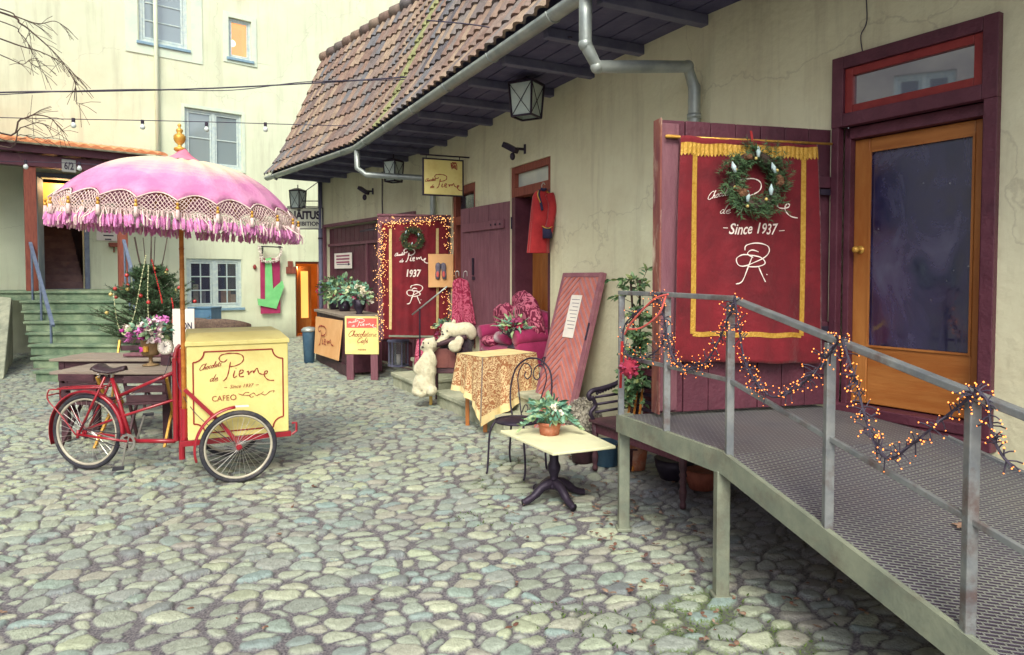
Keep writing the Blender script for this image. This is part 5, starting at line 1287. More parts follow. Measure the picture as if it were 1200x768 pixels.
mb = MB(); mb.tube([RP(213,330,.1)+W(0,0,-9)]*1 + [RP(213,330,.1)], .001, 3) if False else None

mb = MB(); mb.tube(cr([RP(203,418,.05), RP(196,440,.06), RP(170,455,.05), RP(140,470,.05), RP(120,480,.05), RP(100,500,.06)], 6), .003, 5); mb.tube(cr([W(-.03,-.03,1.0), W(-.02,-.2,.8), W(.1,-.44,.6), W(.3,-.47,.4), W(.42,-.46,.32)], 6), .003, 5); mb.build('brake_cable', M['cable'], tk, world=False)
# ------------------------------------------------------------------ parasol
pc = Vector((-2.75, 5.68, 0)); pc.x = (213.5-600)/800*5.68
pa = thing('parasol', 'pink Balinese style parasol with white macrame fringe and golden finial standing by the cargo tricycle', 'parasol', (pc.x, pc.y, .35))
pa['label'] = 'faded pink scalloped parasol with macrame fringe and golden finial above the cargo tricycle'
TILT = Matrix.Rotation(R(-0.5), 4, 'X') @ Matrix.Rotation(R(3.4), 4, 'Y')
ZR = 2.28; RC = .90; NS = 22
def cp(th, f, dz=0, dr=0):
    """canopy point: angle, radius fraction"""
    r = RC*f + dr; z = .40*(1-f**2.9) - .03*math.exp(-((f-.12)/.1)**2)
    x = th*NS/(2*math.pi); fr = x - math.floor(x); sag = math.sin(fr*math.pi)
    z -= .022*sag*f*(1-f)*2.5; r2 = r*(1-.012*sag*f)
    p = TILT @ Vector((r2*math.cos(th), r2*math.sin(th), z+dz)); return p + Vector((pc.x, pc.y, ZR))
th0 = R(-88)
mb = MB(); nv = NS*6; nf = 20
V = []; Fc = []; 
for i in range(nv):
    th = 2*math.pi*i/nv; fr = (i % 6)/6; sc2 = .055*math.sin(fr*math.pi)
    for j in range(nf+1): f = .02 + (1-sc2-.02)*j/nf; V.append(cp(th, f))
b_ = len(mb.v)
for i in range(nv):
    for j in range(nf): mb.add([V[i*(nf+1)+j], V[((i+1)%nv)*(nf+1)+j], V[((i+1)%nv)*(nf+1)+j+1], V[i*(nf+1)+j+1]], [(0,1,2,3)], (j+.5)/nf)
# merge: shared vertices for smooth shading
def weld(mb):
    d = {}; m = []; nv_ = []
    for v in mb.v:
        k = (round(v[0],5), round(v[1],5), round(v[2],5))
        if k not in d: d[k] = len(nv_); nv_.append(v)
        m.append(d[k])
    mb.v = nv_; mb.f = [tuple(m[i] for i in f) for f in mb.f]
weld(mb)
can = mb.build('canopy', M['canopy'], pa, smooth=True, solid=.004)
mb = MB()       # top cap with frayed hem
for i in range(22):
    a, b = 2*math.pi*i/22, 2*math.pi*(i+1)/22
    for (f0, z0_, f1, z1_) in ((.01,.12,.07,.075),(.07,.075,.15,.035),(.15,.035,.205+.015*math.sin(i*2.6),.012+.01*math.sin(i*3))):
        f1b = f1 if f1 < .2 else .205+.015*math.sin((i+1)*2.6)
        z1b = z1_ if f1 < .2 else .012+.01*math.sin((i+1)*3)
        if f1 < .2: f1b = f1
        mb.add([cp(a,f0,z0_), cp(b,f0,z0_), cp(b,f1b,z1b), cp(a,f1,z1_)], [(0,1,2,3)], .1)
weld(mb); mb.build('cap', pm('cap_pink', (196,104,132), (216,134,156), 8, .8), can, smooth=True)
mb = MB()       # macrame net
def edge(x, drop, out=0):
    """x in tiles around; point on hanging band drop metres below the scalloped hem"""
    th = 2*math.pi*x/NS; fr = x - math.floor(x); sc2 = .055*math.sin(fr*math.pi)
    p = cp(th, 1-sc2); q = cp(th, 1.0); o = (TILT.to_3x3() @ Vector((math.cos(th), math.sin(th), 0)))
    base_z = q.z + .0; t_ = drop
    return Vector((p.x, p.y, p.z)) .lerp(Vector((q.x, q.y, base_z)), min(1, t_/.06)) + o*(out + .012) - Z*(t_ if True else 0) + Z*(.0)
rnd = random.Random(21)
nd = 9
for i in range(NS*nd):
    for s_ in (-1, 1):
        P = [edge((i + s_*k*1.0)/nd, .012+.085*k/4) for k in range(5)]
        for p, q in zip(P[:-1], P[1:]): mb.bar(p, q, .0038, .0038)
mb.tube([edge(x/8, .004) for x in range(NS*8)], .006, 5, closed=True)
mb.build('net', M['fringe_white'], pa)
mb = MB(); mw = MB()
for i in range(520):
    x = i*NS/520; a = edge(x+rnd.uniform(-.02,.02), .085, rnd.uniform(-.012,.012)); L = rnd.uniform(.09,.135); sw = Vector((rnd.gauss(0,.022), rnd.gauss(0,.022), 0))
    m_ = a - Z*L*.45 + sw*.6; e_ = a - Z*L + sw; wq = rnd.uniform(.007,.011)
    mw.tube([a, m_], [.004, .006], 4, cap=False); mb.tube([m_+Z*.01, m_.lerp(e_,.5), e_], [.007, wq*1.35, wq*.8], 5)
    if i % 3 == 0:
        b = a + sw*2 - Z*.03; mw.tube([a, b-Z*.05, b-Z*L*.8], [.003,.006,.005], 4, cap=False)
mw.build('fringe', M['fringe_white'], pa)['kind'] = 'stuff'; o = mb.build('fringe', M['fringe_pink'], pa); o['kind'] = 'stuff'; o['label'] = 'pink tufts at the fringe ends'
for i in range(NS):
    c = edge(i+.001, .03, .018); mb = MB(); mb.ell(c, (.011,.011,.014), 8); mb.lathe([(.004,0),(.012,-.01),(.012,-.024),(.008,-.028)], c-Z*.012, 8)
    ts = mb.build('tassel', M['gold'], pa, smooth=True); mb = MB(); mb.lathe([(.012,-.03),(.014,-.06),(.018,-.10),(.004,-.101)], c-Z*.01, 8); mb.build('skirt', M['fringe_white'], ts, smooth=True)
mb = MB()
for i in range(NS):
    th = 2*math.pi*i/NS; P = [cp(th, f, -.012) for f in (.04,.3,.6,.85,.99)]; mb.tube(P, .007, 5)
    mb.tube([Vector((pc.x,pc.y,ZR+.02)), cp(th, .5, -.02)], .005, 4)
mb.build('ribs', M['bamboo'], pa)
mb = MB(); zt = cp(0, 0).z; mb.tube([Vector((pc.x,pc.y,.36)), Vector((pc.x,pc.y,1.2)), Vector((pc.x,pc.y,zt+.08))], .0185, 14); 
for zz in (1.45,1.5,1.62,1.78,1.95): mb.tube([Vector((pc.x,pc.y,zz)), Vector((pc.x,pc.y,zz+.012))], .021, 14)
mb.lathe([(.02,0),(.05,.01),(.05,.05),(.02,.06)], (pc.x,pc.y,ZR+.0), 14)
mb.build('pole', M['bamboo'], pa, smooth=True)
mb = MB(); zf = cp(0,.0).z + .085; mb.lathe([(.03,0),(.045,.012),(.045,.028),(.018,.04),(.014,.055),(.036,.075),(.046,.10),(.046,.125),(.034,.14),(.018,.15),(.026,.165),(.026,.18),(.012,.19),(.008,.2),(.016,.212),(.012,.225),(.001,.232)], (pc.x,pc.y,zf), 16); mb.build('finial', M['gold'], pa, smooth=True)
mb = MB(); mb.tube([Vector((pc.x,pc.y,.34)), Vector((pc.x,pc.y,.62))], .026, 12); mb.bar(Vector((pc.x,pc.y,.42)), Pv+Vector((0.02,0,.42)), .03, .02); mb.build('holder', M['red_paint'], pa)
# ------------------------------------------------------------------ soft shapes
def blob(elems, res=.03, noise_amp=0.0, seed=0):
    """one continuous body from overlapping ellipsoids: (centre, (rx,ry,rz), (rotx,roty,rotz))"""
    md = bpy.data.metaballs.new('b'); md.resolution = res; md.render_resolution = res; md.threshold = .12
    ob = bpy.data.objects.new('b', md); C.objects.link(ob)
    for e in elems:
        c, r = e[0], e[1]; rot = e[2] if len(e) > 2 else (0,0,0)
        k = md.elements.new(); k.type = 'ELLIPSOID'; k.co = c; k.radius = 1.32; k.size_x, k.size_y, k.size_z = r
        from mathutils import Euler
        k.rotation = Euler([R(a) for a in rot]).to_quaternion(); k.stiffness = 2.0
    dg = bpy.context.evaluated_depsgraph_get(); dg.update(); me = ob.evaluated_get(dg).to_mesh(); mb = MB()
    V = []
    for v in me.vertices:
        p = v.co.copy(); n = v.normal
        if noise_amp: p = p + n*noise_amp*(noise.noise(p*14+Vector((seed,0,0))) + .6*noise.noise(p*38))
        V.append(p)
    mb.add(V, [tuple(p.vertices) for p in me.polygons]); ob.evaluated_get(dg).to_mesh_clear()
    bpy.data.objects.remove(ob); bpy.data.metaballs.remove(md); return mb
def pillow(mb, c, size, M3, e=.55, seed=0):
    """soft cushion, sizes are half extents"""
    n, m = 28, 16; V = []
    def sp(x): return math.copysign(abs(x)**e, x)
    for i in range(m+1):
        ph = -math.pi/2 + math.pi*i/m
        for j in range(n):
            th = 2*math.pi*j/n; p = Vector((sp(math.cos(th))*abs(math.cos(ph))**.62, sp(math.sin(th))*abs(math.cos(ph))**.62, math.sin(ph)))
            k = 1 + .10*noise.noise(p*2.3+Vector((seed,1,2)))
            V.append(Vector(c) + M3 @ Vector((p.x*size[0]*k, p.y*size[1]*k, p.z*size[2]*k)))
    mb.add(V, [(i*n+j, i*n+(j+1)%n, (i+1)*n+(j+1)%n, (i+1)*n+j) for i in range(m) for j in range(n)])
def rot(ax, a): return Matrix.Rotation(R(a), 3, ax)
def foliage(mb, c, rad, n, size, rnd, wid=.5, flat=1.0, outward=.7):
    c = Vector(c)
    for i in range(n):
        d = Vector((rnd.gauss(0,1), rnd.gauss(0,1), rnd.gauss(.25,1)*flat)).normalized(); p = c + Vector((d.x*rad[0], d.y*rad[1], d.z*rad[2]))*rnd.uniform(.25,1)**.6
        dd = (d*outward + Vector((rnd.gauss(0,1), rnd.gauss(0,1), rnd.gauss(0,1)))*.5).normalized(); mb.leaf(p, dd, size*rnd.uniform(.6,1.25), None, wid, rnd.random())
def flower(mb, c, r, rnd, tone=None, petals=9):
    c = Vector(c); tone = rnd.random() if tone is None else tone
    for k in range(petals):
        d = Vector((rnd.gauss(0,1), rnd.gauss(0,1), rnd.gauss(.3,.9))).normalized(); mb.leaf(c + d*r*.15, d, r*rnd.uniform(.7,1.1), None, .9, tone)
    mb.ell(c, r*.5, 7, rr=tone)

M['robe_dark'] = pattern_mat('robe_dark', (150,30,70), (184,84,110), (124,18,52), 7)
# ------------------------------------------------------------------ leaning herringbone door
rnd = random.Random(31)
s0, s1 = PB.uv(716, 322)[0], PB.uv(668, 324)[0]; ztop = PB.uv(690, 321)[1]
P0, P1 = PB.pt(s0, 0, .52), PB.pt(s1, 0, .52); upv = (PB.pt(s0, ztop, .05) - P0); H_ = upv.length; upv.normalize(); exd = (P1-P0).normalized(); Wd = (P1-P0).length; nn = exd.cross(upv).normalized()
if nn.dot(CAM-P0) < 0: nn = -nn
t = thing('herringbone_door', 'old pink door with slanting boards and a paper notice leaning against the wall behind the small white table', 'door', tuple((P0+P1)/2))
mb = MB(); mb.prism([(0,0),(Wd,0),(Wd,H_),(0,H_)], P0, exd, upv, nn*.035); 
mb.prism([(0,0),(.06,0),(.06,H_),(0,H_)], P0+nn*.036, exd, upv, nn*.02); mb.prism([(Wd-.05,0),(Wd,0),(Wd,H_),(Wd-.05,H_)], P0+nn*.036, exd, upv, nn*.012); mb.prism([(.06,H_-.05),(Wd-.05,H_-.05),(Wd-.05,H_),(.06,H_)], P0+nn*.036, exd, upv, nn*.014)
fr = mb.build('frame', pm('dusty_mauve', (128,78,92), (146,94,104), 4, .75, .3, 40, third=(160,120,118), tscale=4), t, bevel=.004)
mats = (pm('board_red', (176,98,90), (194,118,106), 6, .75, .3, 40), pm('board_mauve', (158,112,120), (178,132,136), 6, .75, .3, 40))
mid = Wd*.52; mbs = [MB(), MB()]
def clip(poly, x0, x1, y0, y1):
    def cut(P, f, inter):
        out = []
        for i in range(len(P)):
            a, b = P[i-1], P[i]
            if f(b):
                if not f(a): out.append(inter(a, b))
                out.append(b)
            elif f(a): out.append(inter(a, b))
        return out
    for ax, v, s_ in ((0,x0,1),(0,x1,-1),(1,y0,1),(1,y1,-1)):
        poly = cut(poly, lambda p: (p[ax]-v)*s_ >= 0, lambda a, b: tuple(a[k]+(b[k]-a[k])*((v-a[ax])/(b[ax]-a[ax]) if b[ax] != a[ax] else 0) for k in (0,1)))
        if len(poly) < 3: return []
    return poly
for k in range(-14, 34):
    z = k*.098; b = .05
    for side in (0, 1):
        x0, x1 = (.062, mid-.001) if side == 0 else (mid+.001, Wd-.052)
        sl = -1.0 if side == 0 else 1.0
        xa = mid; q = [(xa, z), (xa, z+b), (x1 if side else x0, z+b+abs((x1 if side else x0)-xa)*-1.0), (x1 if side else x0, z-abs((x1 if side else x0)-xa)*1.0)]
        c_ = clip(q if side else q[::-1], x0, x1, .01, H_-.052)
        if c_: mbs[0].prism(c_, P0+nn*.0355, exd, upv, nn*.012)
        q = [(xa, z+b+.004), (xa, z+.094), (x1 if side else x0, z+.094-abs((x1 if side else x0)-xa)), (x1 if side else x0, z+b+.004-abs((x1 if side else x0)-xa))]
        c_ = clip(q if side else q[::-1], x0, x1, .01, H_-.052)
        if c_: mbs[1].prism(c_, P0+nn*.0355, exd, upv, nn*.006)
mbs[0].build('slanting_boards', mats[0], t, bevel=.002); mbs[1].build('slanting_boards', mats[1], t)
mb = MB(); u_, w_ = Wd*.40, Wd*.62
mb.prism([(Wd*.36,H_*.60),(Wd*.62,H_*.60),(Wd*.62,H_*.86),(Wd*.36,H_*.86)], P0+nn*.051, exd, upv, nn*.003); pp = mb.build('paper_notice', M['paper'], t)
mb = MB()
for k in range(9): mb.prism([(Wd*.39,H_*(.83-.022*k)),(Wd*(.59-.03*(k%3)),H_*(.83-.022*k)),(Wd*(.59-.03*(k%3)),H_*(.834-.022*k)),(Wd*.39,H_*(.834-.022*k))], P0+nn*.0545, exd, upv, nn*.0005)
mb.build('print', pm('faint_print', (130,120,130), None, 4, .8), pp)
mb = MB(); c_ = P0+exd*(Wd-.05)+upv*(H_*.43)+nn*.06; mb.tube([c_+(exd*math.cos(a)*.03+upv*(math.sin(a)*.045))+nn*.01 for a in [i*.52 for i in range(12)]], .007, 6, closed=True); mb.tube([c_+upv*.045-nn*.01, c_+upv*.045+nn*.015],.01,8); mb.build('ring_handle', M['iron'], t, smooth=True)
mb = MB(); c_ = P0+exd*.03+nn*.06; mb.tube([c_+upv*(H_*.60), c_+upv*(H_*.66), c_+upv*(H_*.70)], .012, 8); mb.tube([c_+upv*(H_*.02), c_+upv*(H_*.09)], .02, 8); mb.build('latch', M['iron'], t)

# ------------------------------------------------------------------ sofa in the middle doorway
def WB(a, z, o): return PB.pt(a, z, o)      # wall coordinates
sa = PB.uv(641, 400)[0]; sb = sa + 1.22; zf = .42
sf = thing('sofa', 'magenta velvet sofa with scroll patterned cushions standing on the steps of the middle doorway', 'sofa', tuple(WB((sa+sb)/2, zf, .1)))
Mw = Matrix((PB.d, PB.n, Z)).transposed()
def rb(mb, a0, a1, z0, z1, o0, o1, e=.35): pillow(mb, WB((a0+a1)/2, (z0+z1)/2, (o0+o1)/2), ((a1-a0)/2*1.05, (o1-o0)/2*1.05, (z1-z0)/2*1.08), Mw, e)
mb = MB(); PB.box(mb, sa+.04, sb-.04, zf+.08, zf+.3, -.14, .42); mb.build('base', M['magenta'], sf, bevel=.03)
mb = MB(); rb(mb, sa+.16, sb-.18, zf+.26, zf+.44, -.1, .44); mb.build('seat', M['magenta'], sf, smooth=True)
for (a, b) in ((sa, sa+.2), (sb-.2, sb)):
    mb = MB(); PB.box(mb, a+.03, b-.03, zf+.1, zf+.55, -.12, .38); mb.tube([WB((a+b)/2, zf+.57, -.12), WB((a+b)/2, zf+.585, .1), WB((a+b)/2, zf+.56, .40)], [.095,.1,.095], 16); mb.build('armrest', M['magenta'], sf, bevel=.02, smooth=True)
mb = MB(); rb(mb, sa+.06, sb-.06, zf+.35, zf+.86, -.26, -.06, .45); mb.build('backrest', M['magenta'], sf, smooth=True)
for a in (sa+.08, sb-.08):
    mb = MB(); mb.lathe([(.03,0),(.02,.03),(.03,.09)], WB(a, zf, .36), 10); mb.build('foot', M['dark_wood'], sf)
for i, (a, z, o, s_, tl, lb) in enumerate(((sa+.30, zf+.70, .10, .30, 14, 'large dark pink scroll patterned cushion leaning at the right end of the magenta sofa'), (sa+.56, zf+.82, -.02, .30, -12, 'tallest scroll patterned cushion in the middle of the magenta sofa'), (sa+.92, zf+.68, .08, .27, 8, 'scroll patterned cushion at the left end of the magenta sofa by the plush bears'))):
    mb = MB(); pillow(mb, WB(a, z, o), (s_, .10, s_), Mw @ rot('Y', tl) @ rot('X', -14), .5, i); mb.solo('cushion', M['cushion'], lb, 'cushion', group='scroll patterned cushions on the sofa', smooth=True)
mb = MB(); mb.tube([WB(sa+.30, zf+.52, .30), WB(sa+.62, zf+.53, .36)], [.075,.075], 16); mb.ell(WB(sa+.62, zf+.53, .36), (.07,.07,.07), 12); mb.solo('bolster', M['magenta'], 'round magenta bolster cushion lying on the sofa behind the flower urn', 'cushion', smooth=True)
mb = MB(); pillow(mb, WB(sa+.80, zf+.47, .36), (.17,.12,.07), Mw, .7, 4); mb.solo('round_cushion', M['cushion'], 'small pale and rust cushion on the left of the sofa seat', 'cushion', smooth=True)

# ------------------------------------------------------------------ table under a patterned cloth, urn of flowers
FL = Vector((-.31, 7.42, 0)); ex_ = Vector((.757, .653, 0)); ey_ = Vector((-.60, .80, 0)).normalized(); Wt, Dt, Ht = .77, .52, .84
tt = thing('side_table', 'dark wooden table under the patterned gold tablecloth beside the sofa', 'table', tuple(FL+ex_*Wt/2+ey_*Dt/2))
mb = MB(); mb.prism([(.03,.03),(Wt-.03,.03),(Wt-.03,Dt-.03),(.03,Dt-.03)], FL+Z*(Ht-.04), ex_, ey_, Z*.03); mb.build('table_top', M['dark_wood'], tt)
for (x, y) in ((.08,.08),(Wt-.08,.08),(Wt-.08,Dt-.08),(.08,Dt-.08)):
    p = FL+ex_*x+ey_*y; mb = MB(); mb.bar(p, p+Z*(Ht-.04), .045, .045); mb.build('leg', M['orange_wood'], tt, bevel=.004)
def drop(t_):
    k_ = [.74,.44,.40,.42,.74]; i_ = min(3, int(t_ % 4)); f_ = t_ - math.floor(t_); return k_[i_]*(1-f_) + k_[i_+1]*f_ - (.10*math.sin(f_*math.pi) if i_ == 3 else 0)
def drop_old(t_):   # t_ around the rim 0..4: depth of the hanging hem, longest at the corners
    f = t_ - math.floor(t_); base = .34 + .26*(abs(f-.5)*2)**2.2
    return base + (.12 if int(t_) % 4 in (0,) and f < .15 else 0)
def rim(t_):
    k = int(t_) % 4; f = t_ - math.floor(t_); c_ = [(0,0),(Wt,0),(Wt,Dt),(0,Dt),(0,0)]; a, b = c_[k], c_[k+1]; return Vector((a[0]+(b[0]-a[0])*f, a[1]+(b[1]-a[1])*f, 0))
cl = thing('tablecloth', 'gold tablecloth with brown scroll pattern and pale hem draped over the side table', 'tablecloth', tuple(FL+ex_*Wt/2+ey_*Dt/2+Z*.2))
def cpt(t_, v_):
    r_ = rim(t_); c_ = Vector((Wt/2, Dt/2, 0)); o = (r_-c_); o.normalize(); f = t_-math.floor(t_); cor = max(0, (abs(f-.5)*2))**4
    fold = .022*math.sin(t_*17)+.014*math.sin(t_*31+1); out_ = (.012 + (fold*(1-cor) + .05*cor)*v_ + .03*v_); d_ = drop(t_)*v_
    p = r_ + o*out_; return FL + ex_*p.x + ey_*p.y + Z*(Ht - d_ + .004)
mb = MB(); mb.grid(lambda i, j: FL + ex_*(Wt*i) + ey_*(Dt*j) + Z*(Ht+.006+.002*math.sin(i*9)*math.cos(j*7)), 10, 8); mb.build('top', M['cloth_plain'], cl, smooth=True)
mb = MB(); mb.grid(lambda i, j: cpt(i*4 % 4 if i < 1 else 3.99999, j*.86), 160, 12); mb.build('skirt', M['cloth_gold'], cl, smooth=True)
mb = MB(); mb.grid(lambda i, j: cpt(i*4 % 4 if i < 1 else 3.99999, .86+.14*j), 160, 3); mb.build('hem', M['cloth_plain'], cl, smooth=True)
mb = MB(); mb.grid(lambda i, j: cpt(3.985 + .03*i if i < .5 else .03*(i-.5), j*.95)+Vector((-.008,-.01,0)), 4, 10); mb.build('dark_stripe', M['table_wood'], cl)
rnd = random.Random(41); uc = atZ(603, 408, Ht+.01); ut = Ht+.012
t = thing('flower_urn', 'dark metal footed urn of pink and red flowers on the gold tablecloth', 'vase', (uc.x, uc.y, ut))
mb = MB(); mb.lathe([(.09,0),(.085,.02),(.04,.035),(.025,.07),(.035,.09),(.03,.1),(.075,.13),(.1,.17),(.105,.21),(.12,.225),(.11,.23),(.0,.2)], (uc.x,uc.y,ut), 20); 
for s_ in (-1,1): mb.tube(cr([(uc.x+s_*.1,uc.y,ut+.16),(uc.x+s_*.15,uc.y,ut+.19),(uc.x+s_*.14,uc.y,ut+.24),(uc.x+s_*.11,uc.y,ut+.22)],4), .007, 6)
mb.build('urn', M['iron'], t, smooth=True)
mb = MB(); foliage(mb, (uc.x, uc.y, ut+.27), (.17,.15,.09), 90, .09, rnd, .35)
for k in range(14): d = Vector((rnd.gauss(0,1), rnd.gauss(0,.6), rnd.uniform(0,.5))).normalized(); b = Vector((uc.x,uc.y,ut+.24)); mb.tube([b, b+d*.25], .003, 4); mb.leaf(b+d*.22, d, .09, None, .3)
for k in range(7): mb.leaf(Vector((uc.x,uc.y,ut+.3+.025*k)), (rnd.gauss(0,.3),rnd.gauss(0,.3),1), .05, None, .3)
mb.build('foliage', M['leaf_teal'], t)
mb = MB()
for k in range(15): flower(mb, (uc.x+rnd.gauss(0,.075), uc.y-.04+rnd.gauss(0,.05), ut+.28+rnd.gauss(0,.045)), rnd.uniform(.03,.05), rnd)
mb.build('blooms', M['flower_red'], t)

# ------------------------------------------------------------------ wire chair
wc = atZ(606, 493, .45); fd = Vector((-.53, -.85, 0)); sdv = Vector((.85, -.53, 0))
t = thing('wire_chair', 'black wire garden chair with heart scroll back beside the low white table', 'chair', (wc.x, wc.y, 0))
mb = MB(); c_ = Vector((wc.x, wc.y, .45)); mb.tube([c_+Vector((math.cos(a)*.195, math.sin(a)*.195, 0)) for a in [i*.2618 for i in range(24)]], .010, 8, closed=True)
mb.lathe([(0,.012),(.1,.008),(.19,.002),(.19,-.004),(0,.004)], c_, 28); mb.build('seat', M['iron'], t, smooth=True)
for sx in (-1, 1):
    for sy in (-1, 1):
        a = c_ + sdv*.145*sx + fd*.13*sy; b = c_ + sdv*.19*sx + fd*.19*sy; mb = MB(); mb.tube(cr([a, a.lerp(Vector((b.x,b.y,.3)),.6)+fd*.01*sy, Vector((b.x,b.y,.12))-fd*.012*sy, Vector((b.x,b.y,.02)), Vector((b.x,b.y,0))+fd*.018*sy], 4), .0095, 8); mb.build('leg', M['iron'], t, smooth=True)
bk = c_ - fd*.19
def bp(x, z): return bk + sdv*x - fd*(.10*z/.5) + Z*z
mb = MB(); P = [bp(-.17,0), bp(-.205,.12), bp(-.215,.27), bp(-.18,.42), bp(-.09,.505), bp(0,.525), bp(.09,.505), bp(.18,.42), bp(.215,.27), bp(.205,.12), bp(.17,0)]; mb.tube(cr(P,5), .0085, 8); mb.build('back_hoop', M['iron'], t, smooth=True)
mb = MB()
P = [bp(-.07,.0), bp(-.12,.2), bp(-.15,.36), bp(-.10,.47), bp(-.03,.45), bp(-.01,.38), bp(-.045,.335), bp(-.08,.36), bp(-.07,.40)]; mb.tube(cr(P,5), .006, 6); mb.tube(cr([bp(-(p-bk).dot(sdv), (p-bk).z) for p in P],5), .006, 6)
P = [bp(-.07,.03), bp(-.045,.1), bp(-.015,.09), bp(-.012,.05), bp(-.035,.045)]; mb.tube(cr(P,5), .005, 6); mb.tube(cr([bp(-(p-bk).dot(sdv), (p-bk).z) for p in P],5), .005, 6)
mb.build('back_scroll', M['iron'], t, smooth=True)

# ------------------------------------------------------------------ low white table with pot
tc_ = [atZ(u, v, .48) for u, v in ((586,504.5),(648,531),(722,522.6),(671,498))]; cen = sum(tc_, Vector())/4; bc = Vector((.325, 5.24, 0))
t = thing('pedestal_table', 'low white topped table on black cast iron pedestal in the foreground', 'table', (bc.x, bc.y, 0))
mb = MB(); mb.add([p-Z*.022 for p in tc_]+[p for p in tc_], [(3,2,1,0),(4,5,6,7)]+[(i,(i+1)%4,4+(i+1)%4,4+i) for i in range(4)]); mb.build('table_top', M['white_top'], t, bevel=.006)
mb = MB(); mb.lathe([(.055,.09),(.06,.12),(.035,.15),(.032,.19),(.05,.23),(.052,.26),(.035,.30),(.036,.38),(.05,.42),(.12,.44),(.12,.457)], bc, 18); mb.build('column', M['iron'], t, smooth=True)
for k in range(4):
    a = k*math.pi/2+.5; d = Vector((math.cos(a), math.sin(a), 0)); mb = MB(); mb.tube(cr([bc+Z*.13+d*.02, bc+Z*.11+d*.1, bc+Z*.05+d*.18, bc+Z*.02+d*.25, bc+Z*.015+d*.275], 4), [.04]*4+[.034]*4+[.028]*4+[.026]*4+[.03], 8); mb.build('foot', M['iron'], t, smooth=True)
pp = atZ(644, 509, .48); rnd = random.Random(43)
t = thing('plant_pot', 'terracotta pot of blue green leaves on the low white table', 'potted plant', (pp.x, pp.y, .481))
mb = MB(); mb.lathe([(.075,0),(.082,.04),(.088,.075),(.094,.078),(.094,.10),(.084,.10),(.08,.06),(0,.06)], (pp.x,pp.y,.481), 24); mb.build('pot', M['terracotta'], t, smooth=True)
mb = MB(); foliage(mb, (pp.x,pp.y,.66), (.15,.13,.09), 190, .075, rnd, .5)
for s_ in (-1, 1, 1):
    for k in range(16): q = Vector((pp.x+s_*(.10+.008*k), pp.y-.03, .66-.008*k)); mb.leaf(q, (s_, rnd.gauss(0,.6), rnd.gauss(0,.5)), .06, None, .4)
mb.build('foliage', M['leaf_teal'], t)
mb = MB(); flower(mb, (pp.x+.03,pp.y-.09,.71), .045, rnd, .2, 14); flower(mb, (pp.x+.07,pp.y-.1,.66), .035, rnd, .7, 12); mb.build('blooms', M['flower_white'], t)

# ------------------------------------------------------------------ potted heather, bench, tubs, ficus
rnd = random.Random(47); hc = Vector((.66, 6.32, 0)); hc.x = (684-600)/800*6.32
t = thing('potted_heather', 'round speckled grey heather bush in a brown pot in front of the herringbone door', 'potted plant', tuple(hc))
mb = MB(); mb.lathe([(.1,0),(.13,.16),(.14,.18),(.14,.2),(.12,.2),(0,.18)], hc, 20); mb.build('pot', M['dark_wood'], t, smooth=True)
mb = MB(); mb.ell(hc+Z*.40, (.15,.15,.17), 14, rr=.6)
for k in range(1500):
    d = Vector((rnd.gauss(0,1),rnd.gauss(0,1),rnd.gauss(.2,1))).normalized(); p = hc+Z*.40+Vector((d.x*.16,d.y*.16,d.z*.185))*rnd.uniform(.85,1.02); mb.leaf(p, (d+Vector((rnd.gauss(0,.5),rnd.gauss(0,.5),rnd.gauss(0,.5)))), .028, None, .5, rnd.random())
mb.build('bush', M['straw'], t)
b0_ = Vector((.74, 6.03, 0)); b1_ = Vector((1.27, 5.02, 0)); bd = (b1_-b0_).normalized(); bw = Vector((.89,.45,0)).normalized(); BL_ = (b1_-b0_).length
t = thing('bench', 'black carved wooden bench with slatted back standing behind the ramp platform', 'bench', tuple((b0_+b1_)/2+bw*.2))
def BP(x, y, z): return b0_ + bd*x + bw*y + Z*z
mb = MB(); mb.prism([(-.05,-.04),(BL_+.05,-.04),(BL_+.05,.46),(-.05,.46)], BP(0,0,.43), bd, bw, Z*.03); mb.build('seat', M['dark_wood'], t, bevel=.008)
mb = MB(); mb.bar(BP(-.03,-.0,.385), BP(BL_+.03,-.0,.385), .02, .09); mb.build('apron', M['purple'], t, bevel=.004)
for x in (0, BL_):
    p = BP(x, .0, 0); mb = MB(); mb.lathe([(.022,0),(.026,.03),(.018,.05),(.026,.08),(.03,.13),(.02,.17),(.032,.2),(.02,.225),(.032,.25),(.02,.27),(.03,.3),(.03,.43)], p, 12); mb.build('leg', M['dark_wood'], t, smooth=True)
    p = BP(x, .42, 0); mb = MB(); mb.bar(p, p+Z*.9+bw*.05, .05, .05); mb.build('leg', M['dark_wood'], t, bevel=.006)
    A_ = [BP(x,.44,.80), BP(x,.36,.82), BP(x,.22,.76), BP(x,.08,.73), BP(x,-.03,.715), BP(x,-.07,.68), BP(x,-.055,.645), BP(x,-.03,.66)]
    mb = MB(); mb.tube(cr(A_, 4), .022, 10); mb.tube(cr([BP(x,-.02,.46), BP(x,-.05,.52), BP(x,.0,.58), BP(x,-.03,.66)], 4), .018, 8)
    for k in range(7): mb.ell(BP(x,.02+.03*k,.69+.008*k), (.016,.016,.018), 6)
    for z in (.52,.59,.655): mb.bar(BP(x,.0,z), BP(x,.43,z+.02), .012, .022)
    mb.build('armrest', M['iron'], t, smooth=True)
for z in (.53,.60,.67,.74,.81): mb = MB(); mb.bar(BP(0,.43,z), BP(BL_,.43,z), .014, .03); mb.build('back_slat', M['iron'], t, bevel=.003)
mb = MB(); mb.bar(BP(.0,.44,.87), BP(BL_,.44,.87), .035, .06); mb.build('top_rail', M['purple'], t, bevel=.006)
